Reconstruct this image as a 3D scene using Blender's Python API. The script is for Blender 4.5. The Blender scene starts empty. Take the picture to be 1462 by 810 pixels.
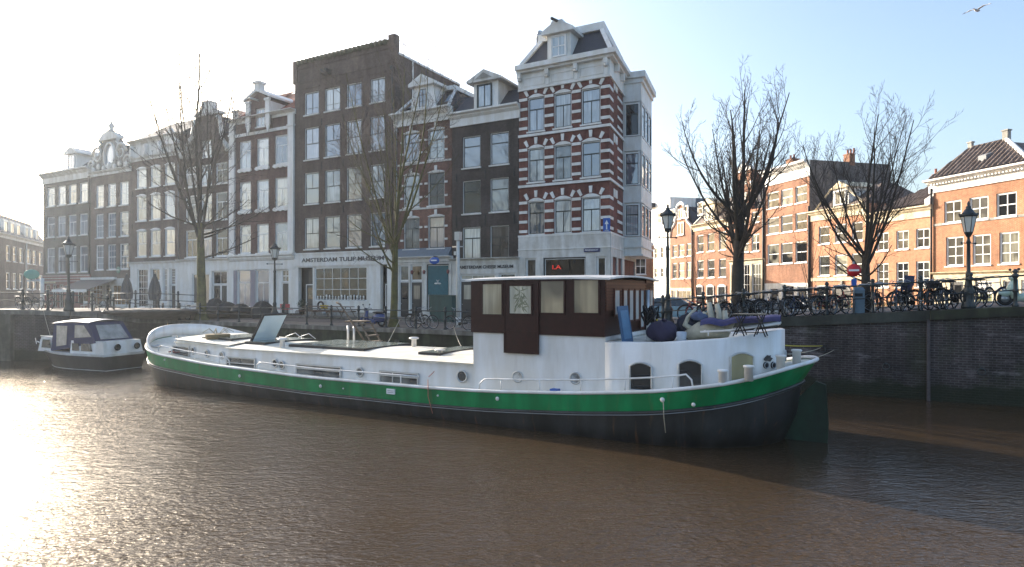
import bpy, bmesh, math, random
from mathutils import Vector, Matrix
R = math.radians
scene = bpy.context.scene
col = scene.collection
# ---------------------------------------------------------------- survey helpers
F, CX, HY, H = 900.0, 731.0, 415.0, 3.8      # focal length, centre, eye level of the survey; eye height in metres
def kx(px): return (px - CX) / F
# ---------------------------------------------------------------- mesh builder
class MB:
    def __init__(s): s.v = []; s.f = []; s.m = []; s.mi = 0; s.sm = []; s.smooth = False
    def add(s, vs, fs):
        o = len(s.v); s.v.extend([tuple(v) for v in vs])
        for f in fs:
            f = tuple(dict.fromkeys(f))
            if len(f) > 2: s.f.append(tuple(i + o for i in f)); s.m.append(s.mi); s.sm.append(s.smooth)
    def box(s, x0, x1, y0, y1, z0, z1):
        vs = [(x0,y0,z0),(x1,y0,z0),(x1,y1,z0),(x0,y1,z0),(x0,y0,z1),(x1,y0,z1),(x1,y1,z1),(x0,y1,z1)]
        s.add(vs, [(0,3,2,1),(4,5,6,7),(0,1,5,4),(1,2,6,5),(2,3,7,6),(3,0,4,7)])
    def hexa(s, b, t):       # bottom quad and top quad, both counter-clockwise seen from above
        s.add(list(b) + list(t), [(0,3,2,1),(4,5,6,7),(0,1,5,4),(1,2,6,5),(2,3,7,6),(3,0,4,7)])
    def prism(s, pts, y0, y1):   # polygon in x,z extruded along y
        n = len(pts)
        vs = [(p[0], y0, p[1]) for p in pts] + [(p[0], y1, p[1]) for p in pts]
        fs = [tuple(range(n)), tuple(range(2*n-1, n-1, -1))]
        for i in range(n): j = (i+1) % n; fs.append((i, i+n, j+n, j))
        s.add(vs, fs)
    def prismx(s, pts, x0, x1):  # polygon in y,z extruded along x
        n = len(pts)
        vs = [(x0, p[0], p[1]) for p in pts] + [(x1, p[0], p[1]) for p in pts]
        fs = [tuple(range(n-1, -1, -1)), tuple(range(n, 2*n))]
        for i in range(n): j = (i+1) % n; fs.append((i, j, j+n, i+n))
        s.add(vs, fs)
    def prismz(s, pts, z0, z1):
        n = len(pts)
        vs = [(p[0], p[1], z0) for p in pts] + [(p[0], p[1], z1) for p in pts]
        fs = [tuple(range(n-1, -1, -1)), tuple(range(n, 2*n))]
        for i in range(n): j = (i+1) % n; fs.append((i, j, j+n, i+n))
        s.add(vs, fs)
    def quad(s, a, b, c, d): s.add([a,b,c,d], [(0,1,2,3)])
    def poly(s, pts): s.add(pts, [tuple(range(len(pts)))])
    def tube(s, pts, rs, n=8, caps=True, closed=False):
        pts = [Vector(p) for p in pts]
        if not isinstance(rs, (list, tuple)): rs = [rs]*len(pts)
        m = len(pts); vs = []; prev = None
        for i, p in enumerate(pts):
            if closed: d = pts[(i+1) % m] - pts[i-1]
            elif i == 0: d = pts[1]-pts[0]
            elif i == m-1: d = pts[-1]-pts[-2]
            else: d = (pts[i+1]-pts[i]).normalized() + (pts[i]-pts[i-1]).normalized()
            if d.length < 1e-9: d = Vector((0,0,1))
            d.normalize()
            if prev is None:
                a = Vector((0,0,1)) if abs(d.z) < .9 else Vector((1,0,0))
                e = d.cross(a).normalized()
            else:
                e = prev - d*prev.dot(d)
                if e.length < 1e-6: e = d.orthogonal()
                e.normalize()
            prev = e; g = d.cross(e)
            for j in range(n):
                t = 2*math.pi*j/n
                vs.append(p + (e*math.cos(t) + g*math.sin(t))*rs[i])
        fs = []
        for i in range(m if closed else m-1):
            a = i*n; b = ((i+1) % m)*n
            for j in range(n): k = (j+1) % n; fs.append((a+j, a+k, b+k, b+j))
        if caps and not closed:
            fs.append(tuple(range(n-1,-1,-1))); fs.append(tuple(range((m-1)*n, m*n)))
        sm = s.smooth; s.smooth = n > 4; s.add(vs, fs); s.smooth = sm
    def lathe(s, prof, c=(0,0,0), n=16, caps=True):   # profile (r,z) about z axis
        vs = []
        for r, z in prof:
            for j in range(n):
                t = 2*math.pi*j/n; vs.append((c[0]+r*math.cos(t), c[1]+r*math.sin(t), c[2]+z))
        fs = []
        for i in range(len(prof)-1):
            for j in range(n): k = (j+1) % n; fs.append((i*n+j, i*n+k, (i+1)*n+k, (i+1)*n+j))
        if caps: fs.append(tuple(range(n-1,-1,-1))); fs.append(tuple(range((len(prof)-1)*n, len(prof)*n)))
        sm = s.smooth; s.smooth = n > 6; s.add(vs, fs); s.smooth = sm
    def ball(s, c, rx, ry=None, rz=None, n=12, m=8, jit=0, rng=None, fn=None):
        ry = ry or rx; rz = rz or rx; vs = [(c[0],c[1],c[2]-rz)]
        for i in range(1, m):
            a = math.pi*i/m - math.pi/2
            for j in range(n):
                t = 2*math.pi*j/n; q = 1 + (rng.uniform(-jit, jit) if rng else 0)
                if fn: q *= fn(a, t)
                vs.append((c[0]+rx*q*math.cos(a)*math.cos(t), c[1]+ry*q*math.cos(a)*math.sin(t), c[2]+rz*q*math.sin(a)))
        vs.append((c[0],c[1],c[2]+rz)); fs = []
        for j in range(n):
            k = (j+1) % n; fs.append((0, 1+k, 1+j)); fs.append((len(vs)-1, 1+(m-2)*n+j, 1+(m-2)*n+k))
            for i in range(m-2): fs.append((1+i*n+j, 1+i*n+k, 1+(i+1)*n+k, 1+(i+1)*n+j))
        sm = s.smooth; s.smooth = True; s.add(vs, fs); s.smooth = sm
    def wall(s, x0, x1, z0, z1, holes, y=0.0, dep=.2, top=None):   # sheet at y facing -y with rectangular holes and reveals
        hs = [h for h in holes if h[0] > x0-1e-4 and h[1] < x1+1e-4 and h[2] > z0-1e-4 and h[3] < z1+1e-4]
        xs = sorted(set([x0, x1] + [a for h in hs for a in h[:2]])); zs = sorted(set([z0, z1] + [a for h in hs for a in h[2:4]]))
        for i in range(len(xs)-1):
            for j in range(len(zs)-1):
                cx = (xs[i]+xs[i+1])/2; cz = (zs[j]+zs[j+1])/2
                if any(h[0] < cx < h[1] and h[2] < cz < h[3] for h in hs): continue
                s.quad((xs[i],y,zs[j]),(xs[i+1],y,zs[j]),(xs[i+1],y,zs[j+1]),(xs[i],y,zs[j+1]))
        for h in hs:
            a,b,c,d = h[:4]; e = y+dep
            s.quad((a,y,c),(a,e,c),(b,e,c),(b,y,c)); s.quad((a,y,d),(b,y,d),(b,e,d),(a,e,d))
            s.quad((a,y,c),(a,y,d),(a,e,d),(a,e,c)); s.quad((b,y,c),(b,e,c),(b,e,d),(b,y,d))
    def xform(s, M, start=0):
        for i in range(start, len(s.v)): s.v[i] = tuple(M @ Vector(s.v[i]))
    def build(s, name, mats, parent=None, fix=False):
        me = bpy.data.meshes.new(name); me.from_pydata(s.v, [], s.f)
        if not isinstance(mats, (list, tuple)): mats = [mats]
        for m in mats: me.materials.append(m)
        me.polygons.foreach_set('material_index', s.m); me.polygons.foreach_set('use_smooth', s.sm)
        if fix:
            b = bmesh.new(); b.from_mesh(me); bmesh.ops.recalc_face_normals(b, faces=b.faces); b.to_mesh(me); b.free()
        me.update()
        o = bpy.data.objects.new(name, me); col.objects.link(o)
        if parent: o.parent = parent
        return o
def tag(o, label=None, cat=None, group=None, kind=None):
    if label: o['label'] = label
    if cat: o['category'] = cat
    if group: o['group'] = group
    if kind: o['kind'] = kind
    return o
def thing(name, label, cat, loc=(0,0,0), rz=0, group=None):
    o = bpy.data.objects.new(name, None); col.objects.link(o); o.location = loc; o.rotation_euler = (0,0,rz); o.empty_display_size = .3
    return tag(o, label, cat, group)
def copy_tree(o, parent=None):
    c = o.copy(); col.objects.link(c)
    if parent: c.parent = parent
    for ch in kids.get(o.name, None) or [x for x in col.objects if x.parent == o]: copy_tree(ch, c)
    return c
kids = {}
def remember(o):
    kids[o.name] = [x for x in col.objects if x.parent == o]
    for c in kids[o.name]: remember(c)
def textobj(txt, size, name, mat, parent, loc, rot=(R(90),0,0), ext=.012, width=None, ax='CENTER'):
    cu = bpy.data.curves.new(name, 'FONT'); cu.body = txt; cu.size = size; cu.extrude = ext; cu.offset = size*.018; cu.align_x = ax; cu.align_y = 'CENTER'
    t = bpy.data.objects.new(name+'_tmp', cu); col.objects.link(t)
    dg = bpy.context.evaluated_depsgraph_get(); me = bpy.data.meshes.new_from_object(t.evaluated_get(dg))
    bpy.data.objects.remove(t)
    me.materials.clear(); me.materials.append(mat)
    o = bpy.data.objects.new(name, me); col.objects.link(o); o.parent = parent; o.location = loc; o.rotation_euler = rot
    if width:
        w = max(v.co.x for v in me.vertices) - min(v.co.x for v in me.vertices)
        for v in me.vertices: v.co.x *= width/w
    return o
# ---------------------------------------------------------------- materials
def _nt(name):
    m = bpy.data.materials.new(name); m.use_nodes = True; nt = m.node_tree; b = nt.nodes['Principled BSDF']
    return m, nt, b
def N(nt, t, **k):
    n = nt.nodes.new(t)
    for a, v in k.items():
        if a in n.inputs.keys() if hasattr(n.inputs, 'keys') else False: n.inputs[a].default_value = v
        else: setattr(n, a, v)
    return n
def pm(name, c, rough=.6, metal=0, var=.18, scale=4.0, bump=0.0, bscale=30, spec=.5, coat=0, two=None, stain=0, ior=None, rust=0, seams=0):
    m, nt, b = _nt(name); L = nt.links
    tc = N(nt, 'ShaderNodeTexCoord'); n1 = N(nt, 'ShaderNodeTexNoise'); n1.inputs['Scale'].default_value = scale; n1.inputs['Detail'].default_value = 6
    n1.inputs['Roughness'].default_value = .65
    L.new(tc.outputs['Object'], n1.inputs['Vector'])
    r = N(nt, 'ShaderNodeValToRGB'); r.color_ramp.elements[0].position = .32; r.color_ramp.elements[1].position = .68
    c0 = tuple(x*(1-var) for x in c); c1 = tuple(min(1, x*(1+var*.6)) for x in (two or c))
    r.color_ramp.elements[0].color = (*c0, 1); r.color_ramp.elements[1].color = (*c1, 1)
    L.new(n1.outputs['Fac'], r.inputs['Fac']); out = r.outputs['Color']
    if stain:
        n3 = N(nt, 'ShaderNodeTexNoise'); n3.inputs['Scale'].default_value = .9; n3.inputs['Detail'].default_value = 8
        mp = N(nt, 'ShaderNodeMapping'); mp.inputs['Scale'].default_value = (2.5, 2.5, .5); L.new(tc.outputs['Object'], mp.inputs['Vector']); L.new(mp.outputs['Vector'], n3.inputs['Vector'])
        r3 = N(nt, 'ShaderNodeValToRGB'); r3.color_ramp.elements[0].position = .42; r3.color_ramp.elements[1].position = .62
        v = 1-stain; r3.color_ramp.elements[0].color = (v, v*.97, v*.92, 1); r3.color_ramp.elements[1].color = (1,1,1,1)
        mx = N(nt, 'ShaderNodeMix', data_type='RGBA', blend_type='MULTIPLY'); mx.inputs[0].default_value = 1
        L.new(n3.outputs['Fac'], r3.inputs['Fac']); L.new(out, mx.inputs[6]); L.new(r3.outputs['Color'], mx.inputs[7]); out = mx.outputs[2]
    if rust:     # thin rusty runs
        n4 = N(nt, 'ShaderNodeTexNoise'); n4.inputs['Scale'].default_value = 1.0; n4.inputs['Detail'].default_value = 5
        mp4 = N(nt, 'ShaderNodeMapping'); mp4.inputs['Scale'].default_value = (7, 7, .7); L.new(tc.outputs['Object'], mp4.inputs['Vector']); L.new(mp4.outputs['Vector'], n4.inputs['Vector'])
        mr4 = N(nt, 'ShaderNodeMapRange'); mr4.inputs[1].default_value = .60; mr4.inputs[2].default_value = .78; mr4.inputs[4].default_value = rust; L.new(n4.outputs['Fac'], mr4.inputs[0])
        mx4 = N(nt, 'ShaderNodeMix', data_type='RGBA'); L.new(mr4.outputs[0], mx4.inputs[0]); L.new(out, mx4.inputs[6]); mx4.inputs[7].default_value = (.17,.085,.04,1); out = mx4.outputs[2]
    L.new(out, b.inputs['Base Color']); b.inputs['Roughness'].default_value = rough; b.inputs['Metallic'].default_value = metal
    b.inputs['Specular IOR Level'].default_value = spec
    if ior: b.inputs['IOR'].default_value = ior
    if coat: b.inputs['Coat Weight'].default_value = coat; b.inputs['Coat Roughness'].default_value = .08
    if bump:
        n2 = N(nt, 'ShaderNodeTexNoise'); n2.inputs['Scale'].default_value = bscale; n2.inputs['Detail'].default_value = 4
        L.new(tc.outputs['Object'], n2.inputs['Vector']); bp = N(nt, 'ShaderNodeBump'); bp.inputs['Strength'].default_value = bump; bp.inputs['Distance'].default_value = .02
        hh = n2.outputs['Fac']
        if seams:
            sx = N(nt, 'ShaderNodeSeparateXYZ'); L.new(tc.outputs['Object'], sx.inputs[0]); mo = N(nt, 'ShaderNodeMath'); mo.operation = 'PINGPONG'; mo.inputs[1].default_value = seams/2; L.new(sx.outputs[0], mo.inputs[0])
            ms = N(nt, 'ShaderNodeMapRange'); ms.inputs[1].default_value = 0; ms.inputs[2].default_value = .035; ms.inputs[3].default_value = 9; ms.inputs[4].default_value = 0; L.new(mo.outputs[0], ms.inputs[0])
            aa = N(nt, 'ShaderNodeMath'); L.new(ms.outputs[0], aa.inputs[0]); L.new(hh, aa.inputs[1]); hh = aa.outputs[0]
        L.new(hh, bp.inputs['Height']); L.new(bp.outputs['Normal'], b.inputs['Normal'])
    return m
def brick(name, c1, c2, mortar, bw=.23, rh=.072, stain=.35, ms=.014, streak=False):
    m, nt, b = _nt(name); L = nt.links
    tc = N(nt, 'ShaderNodeTexCoord'); sp = N(nt, 'ShaderNodeSeparateXYZ'); L.new(tc.outputs['Object'], sp.inputs[0])
    ad = N(nt, 'ShaderNodeMath'); ad.operation = 'ADD'; L.new(sp.outputs[0], ad.inputs[0]); L.new(sp.outputs[1], ad.inputs[1])
    cb = N(nt, 'ShaderNodeCombineXYZ'); L.new(ad.outputs[0], cb.inputs[0]); L.new(sp.outputs[2], cb.inputs[1])
    bt = N(nt, 'ShaderNodeTexBrick'); bt.inputs['Scale'].default_value = 1; bt.inputs['Brick Width'].default_value = bw; bt.inputs['Row Height'].default_value = rh
    bt.inputs['Mortar Size'].default_value = ms; bt.inputs['Mortar Smooth'].default_value = .3; bt.inputs['Color1'].default_value = (*c1,1); bt.inputs['Color2'].default_value = (*c2,1); bt.inputs['Mortar'].default_value = (*mortar,1)
    L.new(cb.outputs[0], bt.inputs['Vector'])
    out = bt.outputs['Color']
    for sc, lo, hi, a, bb, mp_ in ((.35, 1-stain, 1.12, .35, .65, None), (5, .78, 1.15, .3, .7, None), (1.4, 1-stain*.8, 1.0, .40, .6, (1.6,1.6,.35))):
        n = N(nt, 'ShaderNodeTexNoise'); n.inputs['Scale'].default_value = sc; n.inputs['Detail'].default_value = 5
        if mp_:
            mp = N(nt, 'ShaderNodeMapping'); mp.inputs['Scale'].default_value = mp_; L.new(tc.outputs['Object'], mp.inputs['Vector']); L.new(mp.outputs['Vector'], n.inputs['Vector'])
        else: L.new(tc.outputs['Object'], n.inputs['Vector'])
        r = N(nt, 'ShaderNodeValToRGB'); r.color_ramp.elements[0].position = a; r.color_ramp.elements[1].position = bb
        r.color_ramp.elements[0].color = (lo,lo,lo,1); r.color_ramp.elements[1].color = (hi,hi,hi,1); L.new(n.outputs['Fac'], r.inputs['Fac'])
        mx = N(nt, 'ShaderNodeMix', data_type='RGBA', blend_type='MULTIPLY'); mx.inputs[0].default_value = 1
        L.new(out, mx.inputs[6]); L.new(r.outputs['Color'], mx.inputs[7]); out = mx.outputs[2]
    if streak:      # pale lime bloom and green algae of a canal wall
        for colr, sc, lo, hi, mpv in (((.36,.33,.34), 1.1, .56, .72, (.5,.5,2.2)), ((.05,.065,.03), .6, .5, .72, (1,1,.6))):
            n = N(nt, 'ShaderNodeTexNoise'); n.inputs['Scale'].default_value = sc; n.inputs['Detail'].default_value = 7; n.inputs['Roughness'].default_value = .7
            mp = N(nt, 'ShaderNodeMapping'); mp.inputs['Scale'].default_value = mpv; L.new(tc.outputs['Object'], mp.inputs['Vector']); L.new(mp.outputs['Vector'], n.inputs['Vector'])
            mr = N(nt, 'ShaderNodeMapRange'); mr.inputs[1].default_value = lo; mr.inputs[2].default_value = hi; mr.inputs[4].default_value = .6; L.new(n.outputs['Fac'], mr.inputs[0])
            mx = N(nt, 'ShaderNodeMix', data_type='RGBA'); L.new(mr.outputs[0], mx.inputs[0]); L.new(out, mx.inputs[6]); mx.inputs[7].default_value = (*colr,1); out = mx.outputs[2]
    if streak:      # algae and damp up to the tide line
        n = N(nt, 'ShaderNodeTexNoise'); n.inputs['Scale'].default_value = 1.3; n.inputs['Detail'].default_value = 6; L.new(tc.outputs['Object'], n.inputs['Vector'])
        ma = N(nt, 'ShaderNodeMath'); ma.operation = 'MULTIPLY_ADD'; ma.inputs[1].default_value = -.9; L.new(n.outputs['Fac'], ma.inputs[0]); L.new(sp.outputs[2], ma.inputs[2])
        mr = N(nt, 'ShaderNodeMapRange'); mr.inputs[1].default_value = .0; mr.inputs[2].default_value = .22; mr.inputs[3].default_value = .85; mr.inputs[4].default_value = 0; L.new(ma.outputs[0], mr.inputs[0])
        mx = N(nt, 'ShaderNodeMix', data_type='RGBA'); L.new(mr.outputs[0], mx.inputs[0]); L.new(out, mx.inputs[6]); mx.inputs[7].default_value = (.018,.024,.012,1); out = mx.outputs[2]
    L.new(out, b.inputs['Base Color']); b.inputs['Roughness'].default_value = .85; b.inputs['Specular IOR Level'].default_value = .3
    bp = N(nt, 'ShaderNodeBump'); bp.inputs['Strength'].default_value = .5; bp.inputs['Distance'].default_value = .01; bp.invert = True
    L.new(bt.outputs['Fac'], bp.inputs['Height']); L.new(bp.outputs['Normal'], b.inputs['Normal'])
    return m
def glass(name, dark, light, curtain=.5, ior=1.9, rough=.04, fold=9.0):
    # opaque window light: dark room with a curtain drawn behind the pane over part of it, glossy like glass; some tints imitate reflections
    m, nt, b = _nt(name); L = nt.links
    tc = N(nt, 'ShaderNodeTexCoord'); oi = N(nt, 'ShaderNodeObjectInfo'); sp = N(nt, 'ShaderNodeSeparateXYZ'); L.new(tc.outputs['Object'], sp.inputs[0])
    ad = N(nt, 'ShaderNodeVectorMath'); ad.operation = 'ADD'; cb = N(nt, 'ShaderNodeCombineXYZ')
    mu = N(nt, 'ShaderNodeMath'); mu.operation = 'MULTIPLY'; mu.inputs[1].default_value = 57; L.new(oi.outputs['Random'], mu.inputs[0]); L.new(mu.outputs[0], cb.inputs[0]); L.new(mu.outputs[0], cb.inputs[2])
    L.new(tc.outputs['Object'], ad.inputs[0]); L.new(cb.outputs[0], ad.inputs[1])
    mp = N(nt, 'ShaderNodeMapping'); mp.inputs['Scale'].default_value = (fold, fold, .35); L.new(ad.outputs[0], mp.inputs['Vector'])
    n = N(nt, 'ShaderNodeTexNoise'); n.inputs['Scale'].default_value = 1.0; n.inputs['Detail'].default_value = 2; L.new(mp.outputs['Vector'], n.inputs['Vector'])
    r = N(nt, 'ShaderNodeValToRGB'); r.color_ramp.elements[0].position = .35; r.color_ramp.elements[1].position = .62
    r.color_ramp.elements[0].color = tuple(x*.55 for x in light)+(1,); r.color_ramp.elements[1].color = (*light,1); L.new(n.outputs['Fac'], r.inputs['Fac'])
    n2 = N(nt, 'ShaderNodeTexNoise'); n2.inputs['Scale'].default_value = .8; n2.inputs['Detail'].default_value = 1; L.new(ad.outputs[0], n2.inputs['Vector'])
    mr = N(nt, 'ShaderNodeMapRange'); mr.inputs[1].default_value = 1-curtain-.12; mr.inputs[2].default_value = 1-curtain-.02; 
    m2 = N(nt, 'ShaderNodeMath'); m2.operation = 'MULTIPLY_ADD'; m2.inputs[1].default_value = .45; L.new(oi.outputs['Random'], m2.inputs[0]); 
    m3 = N(nt, 'ShaderNodeMath'); m3.operation = 'MULTIPLY'; m3.inputs[1].default_value = .6; L.new(n2.outputs['Fac'], m3.inputs[0]); L.new(m3.outputs[0], m2.inputs[2]); L.new(m2.outputs[0], mr.inputs[0])
    mx = N(nt, 'ShaderNodeMix', data_type='RGBA'); L.new(mr.outputs[0], mx.inputs[0]); mx.inputs[6].default_value = (*dark,1); L.new(r.outputs['Color'], mx.inputs[7])
    L.new(mx.outputs[2], b.inputs['Base Color']); b.inputs['Roughness'].default_value = rough; b.inputs['IOR'].default_value = ior
    nb = N(nt, 'ShaderNodeTexNoise'); nb.inputs['Scale'].default_value = 1.6; nb.inputs['Detail'].default_value = 0; L.new(ad.outputs[0], nb.inputs['Vector'])
    # every pane sits a little out of true
    r1 = N(nt, 'ShaderNodeMath'); r1.operation = 'MULTIPLY_ADD'; r1.inputs[1].default_value = 9; r1.inputs[2].default_value = -4.5; L.new(oi.outputs['Random'], r1.inputs[0])
    f7 = N(nt, 'ShaderNodeMath'); f7.operation = 'MULTIPLY'; f7.inputs[1].default_value = 7.31; L.new(oi.outputs['Random'], f7.inputs[0]); fr = N(nt, 'ShaderNodeMath'); fr.operation = 'FRACT'; L.new(f7.outputs[0], fr.inputs[0])
    r2 = N(nt, 'ShaderNodeMath'); r2.operation = 'MULTIPLY_ADD'; r2.inputs[1].default_value = 9; r2.inputs[2].default_value = -4.5; L.new(fr.outputs[0], r2.inputs[0])
    t1 = N(nt, 'ShaderNodeMath'); t1.operation = 'MULTIPLY'; L.new(sp.outputs[0], t1.inputs[0]); L.new(r1.outputs[0], t1.inputs[1])
    t2 = N(nt, 'ShaderNodeMath'); t2.operation = 'MULTIPLY_ADD'; L.new(sp.outputs[2], t2.inputs[0]); L.new(r2.outputs[0], t2.inputs[1]); L.new(t1.outputs[0], t2.inputs[2])
    t3 = N(nt, 'ShaderNodeMath'); L.new(t2.outputs[0], t3.inputs[0]); L.new(nb.outputs['Fac'], t3.inputs[1])
    bp = N(nt, 'ShaderNodeBump'); bp.inputs['Strength'].default_value = .4; bp.inputs['Distance'].default_value = .03; L.new(t3.outputs[0], bp.inputs['Height']); L.new(bp.outputs['Normal'], b.inputs['Normal'])
    return m
def tiles(name, c, c2, moss=None):
    m = pm(name, c, .8, var=.3, scale=7, two=c2, bump=.5, bscale=14, stain=.3); return m
M = {}
M['white'] = pm('white_paint', (.78,.78,.76), .5, var=.06, scale=3, stain=.12)
M['white_old'] = pm('old_white_paint', (.68,.68,.65), .6, var=.12, scale=3, stain=.22)
M['cream'] = pm('cream_stucco', (.70,.60,.42), .8, var=.1, scale=2, stain=.25)
M['winwhite'] = pm('window_white', (.78,.78,.76), .45, var=.05)
M['winblack'] = pm('window_black_green', (.02,.028,.026), .35, var=.1)
M['stone'] = pm('grey_stone', (.38,.37,.34), .8, var=.2, scale=5, bump=.3, stain=.3)
M['slate'] = pm('slate_roof', (.045,.047,.06), .75, var=.3, scale=9, bump=.4)
M['lead'] = pm('lead_roof', (.19,.2,.21), .6, var=.2)
M['redtile'] = tiles('red_tiles', (.30,.09,.05), (.38,.14,.08))
M['browntile'] = tiles('brown_tiles', (.14,.10,.085), (.22,.17,.14))
M['g_sky'] = glass('window_glass_sky_tint', (.10,.14,.18), (.30,.35,.39), .30, ior=3.0)  # reflected sky is put into these blue-grey base colours
M['g_dark'] = glass('window_glass_dark', (.012,.014,.016), (.16,.16,.15), .3, ior=1.7)
M['g_curt'] = glass('window_glass_curtained', (.11,.14,.16), (.42,.46,.48), .5, ior=2.6)  # curtains tinted blue-grey to imitate the reflected sky
M['g_sun'] = glass('window_glass_sunlit', (.010,.011,.012), (.09,.09,.075), .22, ior=1.28)
M['g_sunc'] = glass('window_glass_sunlit_blind', (.014,.015,.015), (.24,.23,.18), .34, ior=1.3)
M['g_shop'] = glass('shop_glass', (.02,.016,.012), (.24,.13,.06), .34, ior=1.6, fold=2.5)
M['g_flat'] = pm('blue_glass', (.20,.34,.44), .06, var=.1, scale=1.5, ior=2.0)
M['doordark'] = pm('dark_door', (.03,.032,.035), .35, var=.1)
M['iron'] = pm('black_iron', (.022,.03,.032), .45, var=.25, scale=12, bump=.1)
M['steel'] = pm('galvanised_steel', (.42,.44,.46), .4, metal=.7, var=.15)
M['black'] = pm('matt_black', (.015,.015,.017), .6, var=.2)
M['rubber'] = pm('tyre_rubber', (.018,.018,.018), .8, var=.2)
M['bk'] = dict(
 b1=brick('brick_grey_green', (.075,.085,.078), (.10,.105,.095), (.10,.10,.095)),
 b2=brick('brick_brown_grey', (.155,.115,.095), (.20,.15,.12), (.16,.14,.13)),
 b3=brick('brick_brown', (.135,.09,.075), (.175,.12,.095), (.16,.14,.13)),
 b4=brick('brick_dark_brown', (.125,.088,.072), (.16,.11,.09), (.13,.11,.10)),
 b5=brick('brick_purple_red', (.17,.085,.07), (.21,.11,.09), (.16,.13,.12)),
 b6=brick('brick_museum', (.145,.098,.078), (.18,.125,.10), (.13,.11,.10)),
 b7=brick('brick_red_brown', (.22,.10,.07), (.28,.13,.09), (.2,.15,.13)),
 b8=brick('brick_charcoal', (.088,.072,.064), (.115,.095,.085), (.09,.08,.075)),
 b9=brick('brick_deep_red', (.20,.062,.045), (.26,.085,.06), (.16,.10,.09)),
 o1=brick('brick_orange', (.40,.155,.065), (.48,.20,.085), (.42,.28,.2), stain=.2),
 o2=brick('brick_orange_plain', (.47,.20,.105), (.53,.235,.125), (.48,.29,.18), stain=.12),
 o3=brick('brick_rust', (.36,.14,.065), (.44,.18,.08), (.4,.27,.2), stain=.25),
 q=brick('brick_quay', (.055,.043,.042), (.085,.066,.062), (.13,.12,.12), stain=.45, rh=.085, streak=True),
)
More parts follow.
